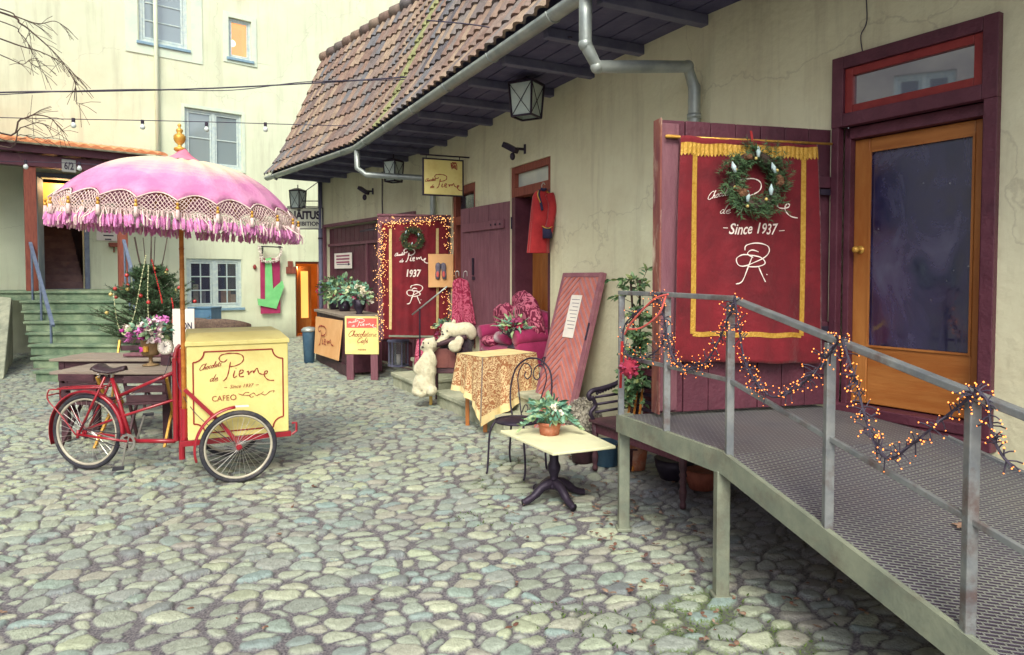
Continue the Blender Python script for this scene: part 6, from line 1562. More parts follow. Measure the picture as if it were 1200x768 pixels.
mb = MB(); mb.bar(BP(.12,.5,.44), BP(.12,.53,.92), .14, .02, up=bd); mb.build('back_panel', M['purple'], t, bevel=.004)
for (u, v, r_, h_, mt, lb, nm) in ((712,548,.13,.2,'blue','blue plastic tub under the far end of the bench','plastic_tub'),(742,552,.13,.19,'dark_wood','dark round tub under the middle of the bench beside the blue tub','round_tub')):
    p = atZ(u, v, 0); p.y += .1; t = thing(nm, lb, 'tub', tuple(p)); mb = MB(); mb.lathe([(r_*.8,0),(r_,h_),(r_*1.06,h_),(r_*1.06,h_+.015),(r_*.94,h_+.015),(r_*.75,.02),(0,.02)], p, 22); mb.build('body', M[mt], t, smooth=True)
p = atZ(790, 560, 0); mb = MB(); mb.lathe([(.12,0),(.16,.1),(.17,.17),(.15,.17),(0,.14)], p, 20); mb.solo('planter', M['iron'], 'dark iron planter standing under the ramp platform behind the bench leg', 'planter', smooth=True)
p = atZ(822, 572, 0); mb = MB(); mb.lathe([(.1,0),(.13,.1),(.13,.15),(.11,.15),(0,.13)], p, 20); mb.solo('red_pot', M['brick_post'], 'brown flower pot under the ramp platform near the house wall', 'pot', smooth=True)
# ficus
rnd = random.Random(53); fb = Vector((1.10, 6.10, 0)); 
t = thing('ficus_tree', 'slim potted ficus with glossy green leaves between the bench and the big open door', 'plant', tuple(fb))
mb = MB(); mb.lathe([(.1,0),(.13,.25),(.12,.25),(0,.22)], fb, 18); mb.build('pot', M['terracotta'], t, smooth=True)
tr = MB(); lf = MB(); 
for s_ in (-1, 1):
    P = cr([fb+Z*.2+Vector((.02*s_,0,0)), fb+Z*.6+Vector((-.03,.0,0)), fb+Z*1.0+Vector((.02+.02*s_,0,0)), fb+Z*1.7+Vector((-.0+.04*s_,0,0))], 5); tr.tube(P, .011, 6)
    for i in range(46):
        k = rnd.uniform(.30,1)*(len(P)-1); c = P[int(k)].lerp(P[min(int(k)+1,len(P)-1)], k-int(k)); d = Vector((rnd.gauss(-.1,.8), rnd.gauss(-.3,.7), rnd.uniform(-.1,.8))).normalized(); L = rnd.uniform(.08,.2)*(1.15 if c.z > 1.4 else .8); q = c+d*L; tr.tube([c, c.lerp(q,.5)+Z*.01, q], .0025, 4)
        for j in range(7): m_ = c.lerp(q, rnd.uniform(.3,1)); lf.leaf(m_, d+Vector((rnd.gauss(0,.7),rnd.gauss(0,.7),rnd.gauss(-.1,.5))), rnd.uniform(.055,.09), None, .45, rnd.random(), .35)
tr.build('trunk', M['bark'], t); lf.build('leaves', M['leaf'], t)
mb = MB(); a = Vector((1.15,5.9,.43))
for k in range(3): mb.tube([Vector((.97+.05*k,6.0,.0)), Vector((1.10+.05*k,6.15,.86))], .012, 6); 
mb.solo('garden_sticks', M['bamboo'], 'three thin wooden sticks leaning behind the carved bench', 'sticks')

# ------------------------------------------------------------------ plush bears on the dark armchair
ac = Vector((-.86, 9.36, 0))
t = thing('armchair', 'dark wooden armchair with a black fur throw between the stone steps', 'armchair', tuple(ac))
for i, (x, y) in enumerate(((-.235,-.2),(.2,-.22),(-.2,.22),(.22,.2))):
    mb = MB(); mb.bar(ac+Vector((x,y,0)), ac+Vector((x,y,.26)), .04, .04); mb.build('leg', pm('yellow_leg', (190,150,70), (206,170,90), 5, .6) if i == 0 else M['dark_wood'], t, bevel=.004)
    
    mb = MB(); mb.bar(ac+Vector((x,y,.262)), ac+Vector((x,y,.78)), .042, .042); mb.build('post', M['dark_wood'], t, bevel=.004)
mb = MB(); mb.bx(-.22,.22,-.2,.2,.42,.5, Matrix.Translation(ac)); mb.build('seat', M['dark_wood'], t, bevel=.015)
mb = MB(); mb.bx(-.21,-.0,-.215,-.19,.5,.76, Matrix.Translation(ac)); mb.bx(.0,.2,-.212,-.19,.5,.74, Matrix.Translation(ac)); mb.bx(-.25,-.225,-.18,.2,.5,.76, Matrix.Translation(ac)); mb.build('side_panel', pm('reddish_panel', (98,54,54), (122,70,64), 5, .6, .2, 30), t, bevel=.004)
mb = MB(); mb.tube(cr([ac+Vector((-.25,-.22,.77)), ac+Vector((0,-.24,.86)), ac+Vector((.25,-.22,.92))], 5), .035, 10); mb.tube(cr([ac+Vector((-.25,.22,.8)), ac+Vector((.25,.22,.95))], 5), .035, 10); mb.build('arm', M['dark_wood'], t, smooth=True)
mb = blob([(ac+Vector((.12,.0,.84)), (.22,.22,.14)), (ac+Vector((.18,-.1,.72)), (.14,.14,.18)), (ac+Vector((.0,.08,.80)),(.18,.16,.10))], .035, .012, 3); mb.solo('fur_throw', M['fur_dark'], 'black fur throw heaped over the dark wooden armchair under the lying white bear', 'throw', smooth=True)
def WP(u, v, Y): return atY(u, v, Y)
# bear leaning at the left of the chair, seen from behind its side
Yb = 9.05
E = [(WP(498,450,Yb), (.13,.12,.16)), (WP(501,432,Yb), (.115,.11,.16)), (WP(502,415,Yb), (.07,.07,.08)), (WP(503,404,Yb), (.10,.09,.09)), (WP(497,408,Yb), (.05,.05,.042)), (WP(499,399,Yb), (.022,.02,.024)), (WP(508,397,Yb), (.022,.02,.024)),
     (WP(500,424,Yb), (.085,.09,.13), (0,14,0)), (WP(500,440,Yb+.02), (.105,.11,.15), (0,8,0)), (WP(500,455,Yb), (.11,.11,.10)),
     (WP(493,425,Yb-.05), (.045,.05,.13), (0,38,0)), (WP(489,434,Yb-.06), (.05,.05,.05)), (WP(507,420,Yb-.06), (.045,.05,.11), (0,-18,0)),
     (WP(490,446,Yb-.03), (.06,.07,.13), (0,22,0)), (WP(488,459,Yb-.04), (.06,.075,.055)), (WP(506,458,Yb-.12), (.07,.09,.07)), (WP(494,462,Yb-.1), (.06,.07,.045))]
ba = thing('plush_bear', 'long white plush bear leaning upright against the left side of the dark armchair', 'plush toy', tuple(WP(500,465,Yb)), 0, 'white plush bears'); mb = blob(E, .03, .008, 1); mb.build('body', M['plush'], ba, smooth=True)
for (u, v) in ((496,402),(502,402.5)): mb = MB(); mb.ell(WP(u, v, Yb-.085), .011, 8); mb.build('eye', M['fur_dark'], ba)
mb = MB(); mb.ell(WP(497,407,Yb-.06)+Vector((-.02,0,0)), (.02,.014,.014), 8); mb.build('nose', M['fur_dark'], ba)
# bear lying over the chair
Yb = 9.25
E = [(WP(545,387,Yb), (.14,.13,.10)), (WP(535,388,Yb), (.13,.12,.10)), (WP(526,386,Yb), (.10,.10,.095)), (WP(522,380,Yb), (.026,.026,.03)), (WP(532,377,Yb-.02), (.026,.026,.03)), (WP(521,390,Yb-.04), (.055,.055,.045)),
     (WP(520,397,Yb-.08), (.05,.05,.11), (0,50,0)), (WP(513,404,Yb-.1), (.045,.045,.10), (0,50,0)), (WP(507,409,Yb-.12), (.05,.05,.05)), (WP(552,391,Yb), (.075,.09,.085))]
b2o = thing('plush_bear', 'white plush bear lying on its belly over the black fur of the armchair', 'plush toy', tuple(WP(540,400,Yb)), 0, 'white plush bears')
mb = blob(E, .03, .008, 2); mb.build('body', M['plush'], b2o, smooth=True)
mb = blob([(WP(533,406,Yb-.26), (.085,.05,.08)), (WP(538,400,Yb-.2), (.06,.06,.07))], .03, .006, 4); mb.build('paw', M['plush'], b2o, smooth=True)
for (u, v) in ((518,389),(524,388)): mb = MB(); mb.ell(WP(u, v, Yb-.11), .011, 8); mb.build('eye', M['fur_dark'], b2o)
mb = MB(); mb.ell(WP(519,392,Yb-.115), (.016,.012,.012), 8); mb.build('nose', M['fur_dark'], b2o)

# little table with pink cloth, flowers, iron lantern, handrail
pc_ = Vector(((501-600)/800*10.7, 10.7, 0)); zt_ = 1.72-(397.5-325)*10.7/800
t = thing('round_side_table', 'small round table under a pink cloth behind the leaning white bear', 'table', (pc_.x, pc_.y, .2))
mb = MB(); mb.tube([pc_+Z*.2, pc_+Z*(zt_-.02)], .03, 8); mb.lathe([(.12,.2),(.12,.22),(.03,.23)], pc_, 14); mb.lathe([(.16,zt_-.03),(.16,zt_-.01)], pc_, 18); mb.build('stand', M['dark_wood'], t)
mb = MB(); mb.lathe([(0,zt_),(.14,zt_),(.17,zt_-.005),(.18,zt_-.06),(.19,zt_-.2),(.21,zt_-.4)], pc_, 60, wob=lambda th, z: .09*max(0,min(1,(zt_-.01-z)/.2))*math.sin(th*9)); mb.solo('pink_tablecloth', M['robe'], 'pink cloth hanging over the small round table behind the leaning bear', 'tablecloth', smooth=True)
rnd = random.Random(61); p = pc_ + Vector((.25,-.15,zt_)); p = atY(523, 392, 10.3)
t = thing('flower_pot', 'small pot of red flowers and pale green leaves behind the lying white bear', 'potted plant', tuple(p-Z*.16))
mb = MB(); mb.lathe([(.06,-.5),(.07,-.1),(.09,-.02),(.08,-.02),(0,-.04)], p, 14); mb.build('pot', M['coral'], t, smooth=True)
mb = MB(); foliage(mb, p+Z*.12, (.17,.12,.1), 90, .07, rnd); mb.build('foliage', M['leaf_teal'], t)
mb = MB(); [flower(mb, p+Vector((rnd.gauss(-.05,.09), -.06, .07+rnd.gauss(0,.06))), .045, rnd) for k in range(11)]; mb.build('blooms', M['flower_red'], t)
lp = atZ(467, 429, .2); lp.z = .2
t = thing('iron_lantern', 'weathered black iron lantern with a candle on the far stone steps', 'lantern', tuple(lp)); w_ = .17; h_ = .42
mb = MB(); mb.lathe([(w_*1.1,0),(w_*1.1,.02),(w_*.95,.03)], lp, 6); 
for k in range(6):
    a = k*math.pi/3; d = Vector((math.cos(a), math.sin(a), 0)); mb.bar(lp+d*w_*.95+Z*.02, lp+d*w_*.95+Z*h_, .022, .022)
mb.lathe([(w_*1.15,h_),(w_*1.15,h_+.02),(w_*.8,h_+.06),(w_*.35,h_+.10),(w_*.3,h_+.14),(.02,h_+.16)], lp, 12); mb.tube([lp+Z*(h_+.19)+Vector((.03*math.cos(a),0,.03*math.sin(a))) for a in [i*.63 for i in range(10)]], .006, 6, closed=True); mb.build('frame', M['beam'], t)
mb = MB(); mb.tube([lp+Z*.03, lp+Z*.2], .035, 12); mb.build('candle', M['paper'], t, smooth=True)
mb = MB(); mb.lathe([(w_*.86,.03),(w_*.86,h_)], lp, 6); o = mb.build('glass', glass('lantern_clear', (120,130,136), .3), t)
p, q = atY(483, 369, 10.2), atY(524, 336, 9.9); t = thing('handrail', 'thin slanting metal handrail in front of the smaller red banner', 'handrail', (p.x, p.y, .2))
mb = MB(); mb.tube([p, q], .012, 8); mb.build('rail', M['zinc'], t, smooth=True); m_ = p.lerp(q, .22); mb = MB(); mb.tube([Vector((m_.x,m_.y,.2)), m_], .012, 8); mb.build('baluster', M['iron'], t)
p, q = atY(456, 394, 10.75), atY(521, 395, 10.4); mb = MB(); mb.bar(p, q, .03, .03); mb.solo('grab_bar', M['steel_green'], 'pale horizontal bar across the foot of the smaller red banner', 'bar', bevel=.004)
# wooden board with slippers on the far door
t = thing('slipper_board', 'orange wooden board with a pair of grey slippers hung beside the smaller red banner', 'board', tuple(LF2.pt(*LF2.uv(517,337,.13), .13)))
r = LF2.rect(502, 298, 531, 337, .13); mb = MB(); LF2.box(mb, r[0], r[1], r[2], r[3], .12, .14); mb.build('board', M['sandstone'], t, bevel=.004)
for u in (513, 520):
    a, z = LF2.uv(u, 318, .15); c = LF2.pt(a, z, .16); mb = MB(); 
    mb.lathe([(.001,-.13),(.03,-.12),(.04,-.06),(.034,.0),(.046,.07),(.04,.12),(.001,.14)], (0,0,0), 14, Matrix.Translation(c) @ Matrix.Rotation(R(4 if u < 515 else -5),4,'Y') @ Matrix.Diagonal((1,.55,1,1))); sh = mb.build('slipper', M['shoe'], t, smooth=True)
    mb = MB(); mb.ell(c - Vector((0,.022,.05)), (.024,.008,.05), 8); mb.build('insole', M['coral'], sh)
# robe on a hanger at the middle leaf
hp = atY(539, 324, 9.9)
t = thing('hanging_robe', 'dark pink patterned robe hanging left of the mauve plank door', 'robe', tuple(hp-Z*.75))
mb = MB()
def robe(i, j):
    a = 2*math.pi*i; w0 = .10*min(1,(j/.08))**.5 + .06*j; d0 = .05+.02*j; f = 1+.14*math.sin(a*7+j)+.09*math.sin(a*12+1+2*j); return hp + Vector((w0*math.cos(a)*f + .05*j, d0*math.sin(a)*f, -.02-.68*j - .03*math.sin(a*3)*j))
mb.grid(robe, 70, 18); mb.build('cloth', M['robe_dark'], t, smooth=True)
for s_ in (-1,1): mb = MB(); mb.tube(cr([hp+Vector((s_*.05,-.02,-.02)), hp+Vector((s_*.06,-.02,.06)), hp+Vector((s_*.06+.04,-.02,.07)), hp+Vector((s_*.06+.045,-.02,.0))],5), .007, 6); mb.build('hook', M['chrome'], t, smooth=True)

# ------------------------------------------------------------------ red coat by the doorway
t0 = PB.uv(636, 225, .12)
ch_ = PB.pt(t0[0]+.02, PB.uv(636,222,.12)[1], .12)
t = thing('hanging_coat', 'red military style coat with yellow piping hanging beside the middle doorway', 'coat', tuple(ch_-Z*.85))
acx = Vector((.93,.36,0)).normalized(); acy = Z.cross(acx)
def coat(i, j):
    a = 2*math.pi*i; z = -j*.76; w0 = (.04+.075*min(1,j/.10)**.6) if j < .1 else .115+.03*(j-.1); d0 = .035+.055*min(1,j/.3); f = 1+.05*j*math.sin(a*5+1)+.03*j*math.sin(a*9); sh = -.10*j
    return ch_ + acx*(w0*math.cos(a)*f + sh*.45) + acy*(d0*math.sin(a)*f) + Z*z
mb = MB(); mb.grid(coat, 60, 24); mb.build('body', M['coat_red'], t, smooth=True)
mb = MB(); S_ = cr([ch_+acx*.07-acy*.06+Z*-.06, ch_+acx*.10-acy*.09+Z*-.2, ch_+acx*.06-acy*.12+Z*-.4, ch_+acx*.02-acy*.12+Z*-.58], 6)
mb.tube(S_, [.055+.012*math.sin(i) * .2 - .0004*i for i in range(len(S_))], 14); slv = mb.build('sleeve', M['coat_red'], t, smooth=True)
mb = MB(); c_ = S_[-1]; mb.lathe([(.058,0),(.06,.1),(.055,.13)], c_-Z*.01, 16, wob=lambda th,z: .02*math.sin(th*2)); mb.build('cuff', M['navy'], slv, smooth=True)
mb = MB(); mb.tube([c_+Vector((.062*math.cos(a),.062*math.sin(a),.12+.015*math.cos(a*2))) for a in [i*.42 for i in range(15)]], .006, 5, closed=True); mb.build('piping', M['gold_trim'], slv)
mb = MB(); mb.tube(cr([coat(.62,.02)-acy*.01, coat(.66,.10)-acy*.012, coat(.70,.25)-acy*.012, coat(.72,.34)-acy*.012], 5), .016, 8); mb.tube(cr([coat(.60,.0)-acy*.02, coat(.75,.015)-acy*.02, coat(.9,.0)-acy*.015],5), .018, 8); mb.build('lapel', M['navy'], t, smooth=True)
mb = MB(); mb.tube(cr([coat(.60,.02)-acy*.022, coat(.63,.10)-acy*.025, coat(.68,.22)-acy*.025], 5), .007, 6); mb.tube(cr([coat(.85,.04)-acy*.01, coat(.95,.06)-acy*.008, coat(.02,.07)],5), .008, 6); mb.build('piping', M['gold_trim'], t)
mb = MB(); mb.tube(cr([ch_+Z*.0, ch_+Z*.05, ch_+Z*.08+acx*.02, ch_+Z*.06+acx*.04],5), .005, 6); mb.build('hanger_hook', M['chrome'], t)

# ------------------------------------------------------------------ lanterns, sign, cameras
def lat(u, v, Y): return atY(u, v, Y)
lantern(lat(617, 93, 7.7), .29, .42, 'largest glass lantern hanging from the eaves beams above the red coat', rz=R(-30))
lantern(lat(461, 186, 11.9), .25, .40, 'middle glass lantern under the eaves left of the hanging shop sign', rz=R(-28))
lantern(lat(349, 221, 15.9), .27, .46, 'farthest glass lantern on a bracket above the exhibition sign', rz=R(-20))
for (u, v, Y, s_, lb) in ((607,157,7.9,1.0,'black floodlight on the wall above the red coat'),(431,214,12.6,1.25,'black floodlight on the far wall beside the middle lantern')):
    c = atY(u, v, Y); wa = PB.pt(PB.uv(u+8, v)[0], c.z, 0) if u > 500 else PC.pt(PC.uv(u+6, v)[0], c.z, 0)
    c = wa + (PB.n if u > 500 else PC.n)*.2
    t = thing('floodlight', lb, 'floodlight', tuple(c-Z*.1), 0, 'black floodlights on the house wall')
    mb = MB(); mb.bar(wa, c, .03, .03); mb.bar(wa-Z*.06, wa+Z*.06, .08, .03); mb.build('bracket', M['iron'], t)
    mb = MB(); m_ = Matrix.Translation(c) @ Matrix.Rotation(R(-35),4,'Z') @ Matrix.Rotation(R(28),4,'Y'); mb.bx(-.12*s_,.10*s_,-.05,.05,-.035,.035, m_); mb.build('lamp_head', M['iron'], t, bevel=.01)
    mb = MB(); mb.ell(c-Z*.11*s_+Vector((.02,-.03,0)), (.035*s_,.03,.05*s_), 10); mb.build('sensor', M['iron'], t, smooth=True)
# hanging shop sign
SG = PL(tuple(atY(495, 200, 10.15)[:2]), (.93, .37)); r = SG.rect(495, 188, 543, 229)
t = thing('hanging_sign', 'yellow shop sign in a black frame hanging under the eaves beside the middle lantern', 'sign', tuple(SG.pt((r[0]+r[1])/2, r[2])))
mb = MB(); SG.box(mb, r[0]+.02, r[1]-.02, r[2]+.02, r[3]-.02, -.012, .012); bdp = mb.build('panel', M['cream'], t)
mb = MB(); frame_rect(mb, SG, r[0], r[1], r[2], r[3], .022, -.02, .02); mb.build('frame', M['iron'], t, bevel=.003)
mb = MB(); put_lines(mb, LG, SG.pt(r[0]+.03, r[2]+.09, .013), SG.d, Z, (r[1]-r[0])*.92, (r[1]-r[0])*.85, .006, .002)
rnd = random.Random(5); put_lines(mb, [[(rnd.random(), rnd.random()) for _ in range(4)] for k in range(8)], SG.pt(r[1]-.2, r[3]-.15, .013), SG.d, Z, .10, .11, .004, .002); mb.build('lettering', M['logo_red'], t)
mb = MB(); mb.bar(SG.pt(r[0]-.03, r[3]+.045, 0), SG.pt(r[1]+.35, r[3]+.045, 0), .02, .02)
for x in (r[0]+.06, r[1]-.06): mb.bar(SG.pt(x, r[3], 0), SG.pt(x, r[3]+.045, 0), .012, .012)
mb.build('bracket', M['iron'], t)
# exhibition sign on the corner pipe
cp_ = PC.pt(4.50, 0, .06)
t = thing('corner_pipe', 'dark vertical pipe at the far corner of the house', 'pipe', (cp_.x, cp_.y, 0)); mb = MB(); mb.tube([Vector((cp_.x,cp_.y,0)), Vector((cp_.x,cp_.y,3.95))], .05, 10); mb.build('tube', M['beam'], t, smooth=True)
mb = MB(); [mb.tube([Vector((cp_.x,cp_.y,z)), Vector((cp_.x,cp_.y,z+.04))], .06, 10) for z in (.9,2.6)]; mb.build('clamp', M['iron'], t)
SE = PL((cp_.x-.04, cp_.y-.02), (-1, -.02)); r = SE.rect(337, 244, 378, 268.5)
t = thing('exhibition_sign', 'white sign reading exhibition in two languages at the far house corner', 'sign', tuple(SE.pt((r[0]+r[1])/2, r[2])))
mb = MB(); SE.box(mb, r[0], r[1], r[2], r[3], -.015, .015); mb.build('panel', pm('sign_white', (206,208,190), (220,220,200), 4, .6), t)
mb = MB(); frame_rect(mb, SE, r[0]-.01, r[1]+.01, r[2]-.01, r[3]+.01, .02, -.022, .022); mb.build('frame', M['iron'], t)
mb = MB(); W_ = r[1]-r[0]; put_text(mb, 'NÄITUS', SE.pt(r[1]-.05, r[2]+.22, .017), -SE.d, Z, W_-.10, .235, 0, .045); put_text(mb, 'EXHIBITION', SE.pt(r[1]-.05, r[2]+.07, .017), -SE.d, Z, W_-.10, .10, 0, .03); mb.build('lettering', M['iron'], t)
mb = MB(); e_ = SE.pt(r[1]-.1, r[3]+.16, 0); mb.bar(SE.pt(0, r[3]+.16, 0), e_, .02, .02); mb.bar(SE.pt(0, r[3]+.03, 0), SE.pt(r[1], r[3]+.03, 0), .02, .02); mb.bar(SE.pt(0, r[3]+.6, 0), e_, .015, .015); mb.build('bracket', M['iron'], t)
mb = MB(); put = PK.rect(303, 290, 331, 304, .2)
# green arrow on pink board
t = thing('arrow_sign', 'pink board with a green arrow pointing down hung on the back wall', 'sign', tuple(PK.pt(PK.uv(317,368)[0], PK.uv(317,368)[1], .1)))
r = PK.rect(306, 303, 328, 368, .12); mb = MB(); PK.box(mb, r[0], r[1], r[2], r[3], .08, .12); mb.build('board', M['arrow_pink'], t, bevel=.004)
A = [PK.uv(u, v, .16) for u, v in ((311,303),(318,302),(320,339),(331,329),(333,336),(324,362),(303,358),(302,350),(311,351))]
mb = MB(); mb.prism([(a, z) for a, z in A], PK.o+PK.n*.13, PK.d, Z, PK.n*.03); mb.build('arrow', M['arrow_green'], t)
mb = MB(); P = [PK.pt(*PK.uv(u, v, .2), .2) for u, v in ((304,288),(306,300),(309,306),(320,306),(327,302),(330,290))]; rnd = random.Random(2); q = cr(P, 8); 
for c in q: 
    for k in range(7): d = Vector((rnd.gauss(0,1),rnd.gauss(0,1),rnd.gauss(0,1))).normalized(); mb.leaf(c, d, .07, None, .3, .5)
mb.tube(q, .02, 5); mb.build('tinsel', M['flower_white'], t)
mb = MB(); mb.bar(PK.pt(*PK.uv(307,289,.2),.2), PK.pt(*PK.uv(331,290,.2),.2), .03, .03)
for u in (308,329): mb.bar(PK.pt(*PK.uv(u,289,.2),.2), PK.pt(*PK.uv(u,301,.2),.14), .025, .025)
for u in (308,329): mb.bar(PK.pt(*PK.uv(u,289,.2),.2), PK.pt(PK.uv(u,289,.2)[0], PK.uv(u,289,.2)[1], 0), .025, .025)
mb.build('bracket', M['iron'], t)
r = PK.rect(335, 313, 346, 321); mb = MB(); PK.box(mb, r[0], r[1], r[2], r[3], .01, .06); PK.box(mb, r[0]+.05, r[0]+.18, r[3]+.002, r[3]+.16, .01, .07); mb.solo('wall_box', M['brick_post'], 'small brown box on the wall left of the lit doorway', 'box', bevel=.004)
mb = MB(); c = PK.pt(*PK.uv(298,313),.03); mb.ell(c, (.05,.03,.07), 8); mb.solo('wall_bell', M['red_frame'], 'tiny red bell on the wall between window and arrow sign', 'bell', smooth=True)
# paper arrow notice on the far double door
r = PC.rect(391, 296, 411, 315, .0); t = thing('paper_notice', 'pinkish paper notice with an arrow on the far purple door', 'notice', tuple(PC.pt((r[0]+r[1])/2, r[2], -.02)))
mb = MB(); PC.box(mb, r[0], r[1], r[2], r[3], -.03, -.02); mb.build('sheet', M['paper'], t)
mb = MB(); w_ = r[1]-r[0]; 
for k in range(3): PC.box(mb, r[0]+.12*w_, r[1]-.12*w_, r[3]-.08-.07*k, r[3]-.045-.07*k, -.019, -.017)
mb.build('heading', M['magenta'], t); mb = MB(); zz = r[2]+.09; PC.box(mb, r[0]+.15*w_, r[1]-.15*w_, zz-.008, zz+.008, -.019, -.017); mb.prism([(r[0]+.06*w_, zz), (r[0]+.2*w_, zz+.03), (r[0]+.2*w_, zz-.03)], PC.o+PC.n*-.019, PC.d, Z, PC.n*.002); mb.build('arrow', M['navy'], t)

# ------------------------------------------------------------------ sales counter with boards and plants
cA = Vector((-2.86, 11.8, 0)); cB = Vector((-4.05, 14.15, 0)); cd_ = (cB-cA).normalized(); cL = (cB-cA).length; cn = Vector((cd_.y, -cd_.x, 0)); 
if cn.x < 0: cn = -cn
Hc = 1.06
t = thing('sales_counter', 'dark plank sales counter with potted flowers on top near the far purple door', 'counter', tuple(cA.lerp(cB,.5)))
mb = MB()
for i in range(7): mb.prism([(cL*i/7+.004, .12),(cL*(i+1)/7-.004,.12),(cL*(i+1)/7-.004,Hc-.05),(cL*i/7+.004,Hc-.05)], cA, cd_, Z, cn*.03)
mb.build('front_planks', M['dark_wood'], t, bevel=.004)
mb = MB(); mb.prism([(0,.05),(.62,.05),(.62,Hc-.05),(0,Hc-.05)], cA+cd_*.001, cn, Z, cd_*.03); mb.build('end_panel', M['purple'], t, bevel=.004); mb = MB(); mb.prism([(0,.05),(.62,.05),(.62,Hc-.05),(0,Hc-.05)], cB, cn, Z, cd_*-.03); mb.build('end_panel', M['purple'], t, bevel=.004)
mb = MB(); mb.prism([(-.05,-.05),(cL+.05,-.05),(cL+.05,.68),(-.05,.68)], cA+Z*(Hc-.05), cd_, cn, Z*.05); mb.build('top', M['table_wood'], t, bevel=.006)
mb = MB(); mb.prism([(-.03,0),(cL,0),(cL,.2),(-.03,.2)], cA-cn*.03, cd_, Z, cn*.028); mb.build('plinth', M['dark_wood'], t, bevel=.004)
# orange board leaning on the long side
def board(px, Yl, Yr, off=0): return None
o0 = cA + cd_*.10 - cn*.12
P = [atY(u, v, y) for u, v, y in ((368,414,13.6),(396,423,12.05),(401,376,12.05),(370,371,13.6))]
exb = (P[1]-P[0]); Lb = exb.length; exb.normalize(); eyb = (P[3]-P[0]); eyb = (eyb - exb*eyb.dot(exb)); Hb = eyb.length; eyb.normalize(); nb3 = exb.cross(eyb)
t = thing('wooden_signboard', 'orange wooden board lettered Pierre leaning on the long side of the sales counter', 'sign', tuple(P[0]))
mb = MB(); q = P; mb.add([p-nb3*.02 for p in q]+q, [(3,2,1,0),(4,5,6,7)]+[(i,(i+1)%4,4+(i+1)%4,4+i) for i in range(4)]); mb.build('board', M['sandstone'], t, bevel=.004)
mb = MB(); LP = [[( (x-.26)/.74, y) for x, y in l] for l in LG[:7]]; put_lines(mb, LP, P[0]+exb*(Lb*.16)+eyb*(Hb*.20), exb, eyb, Lb*.78, Hb*1.35, .012, .004); mb.build('lettering', M['logo_red'], t)
# yellow A board with purple legs
YB = PL((cA.x-.02, cA.y-.38), (1, -.06)); r = YB.rect(405, 371, 444, 415)
t = thing('menu_board', 'yellow chocolaterie cafe board on purple legs at the near end of the sales counter', 'sign', tuple(YB.pt((r[0]+r[1])/2, 0, 0)))
mb = MB(); YB.box(mb, r[0], r[1], r[2], r[3], 0, .03); bd_ = mb.build('board', M['cream'], t, bevel=.004)
w_ = r[1]-r[0]; h_ = r[3]-r[2]
mb = MB(); YB.box(mb, r[0]+.03, r[1]-.03, r[3]-h_*.30, r[3]-.03, .031, .033); mb.build('band', M['coral'], t)
exy = YB.d if YB.d.x > 0 else -YB.d
mb = MB(); put_lines(mb, LG, YB.pt(r[0]+.05, r[3]-h_*.29, .034), exy, Z, w_*.85, h_*.55, .005, .002); mb.build('lettering', M['paper'], t)
mb = MB(); put_lines(mb, word('Chocolaterie'), YB.pt(r[0]+.05, r[2]+h_*.47, .031), exy, Z, w_*.86, w_*.8, .005, .002); put_lines(mb, word('Café'), YB.pt(r[0]+.2, r[2]+h_*.30, .031), exy, Z, w_*.34, w_*.3, .005, .002)
put_text(mb, 'PIERRE', YB.pt(r[0]+.22, r[2]+h_*.10, .031), exy, Z, .14, .025, 0, .01); mb.build('lettering', M['logo_red'], t)
for s_ in (r[0]+.02, r[1]-.14): mb = MB(); YB.box(mb, s_, s_+.12, 0, r[2]-.001, -.01, .02); mb.build('leg', M['purple_lt'], t, bevel=.004)
for s_ in (r[0]+.05, r[1]-.1): mb = MB(); mb.bar(YB.pt(s_, .0, -.3), YB.pt(s_, r[3]-.05, -.02), .04, .03); mb.build('leg', M['purple_lt'], t)
# plants on the counter
rnd = random.Random(71)
for (k, du, kind, lb) in ((.86, .3, 'ivy', 'bushy light green ivy pot at the far end of the sales counter'), (.55, .3, 'mix', 'pot with pink blooms in the middle of the sales counter top'), (.12, .3, 'white', 'dark urn of white cyclamen at the near end of the sales counter top')):
    c = cA + cd_*cL*k + cn*du + Z*Hc; s_ = 1 + .15*k
    t = thing('counter_plant', lb, 'potted plant', tuple(c)); mb = MB(); mb.lathe([(.07*s_,0),(.05*s_,.03),(.10*s_,.12),(.13*s_,.26),(.12*s_,.26),(0,.22)] if kind == 'white' else [(.09*s_,0),(.13*s_,.2),(.12*s_,.2),(0,.18)], c, 16); mb.build('pot', M['iron'], t, smooth=True)
    mb = MB(); foliage(mb, c+Z*(.36*s_), (.26*s_,.22*s_,.17*s_) if kind == 'white' else (.3*s_,.22*s_,.26*s_), 200 if kind != 'white' else 120, .10*s_, rnd, .6); mb.build('foliage', M['leaf'] if kind == 'ivy' else M['leaf_teal'], t)
    mb = MB(); [flower(mb, c+Vector((rnd.gauss(0,.15),rnd.gauss(-.08,.08),.42+rnd.gauss(0,.08))), .055, rnd) for _ in range(5 if kind != 'white' else 16)]; mb.build('blooms', M['flower_white'] if kind == 'white' else M['flower_red'], t)
# bin
bc_ = Vector(((361.5-600)/800*13.7, 13.7, 0)); t = thing('waste_bin', 'slim blue bin with grey lid left of the sales counter', 'bin', tuple(bc_))
mb = MB(); mb.lathe([(.10,0),(.13,.62),(.14,.63),(.12,.63)], bc_, 20); mb.build('body', M['blue'], t, smooth=True); mb = MB(); mb.lathe([(.15,.63),(.15,.67),(.11,.71),(0,.73)], bc_, 20, rr=None); mb.build('lid', M['zinc'], t, smooth=True)

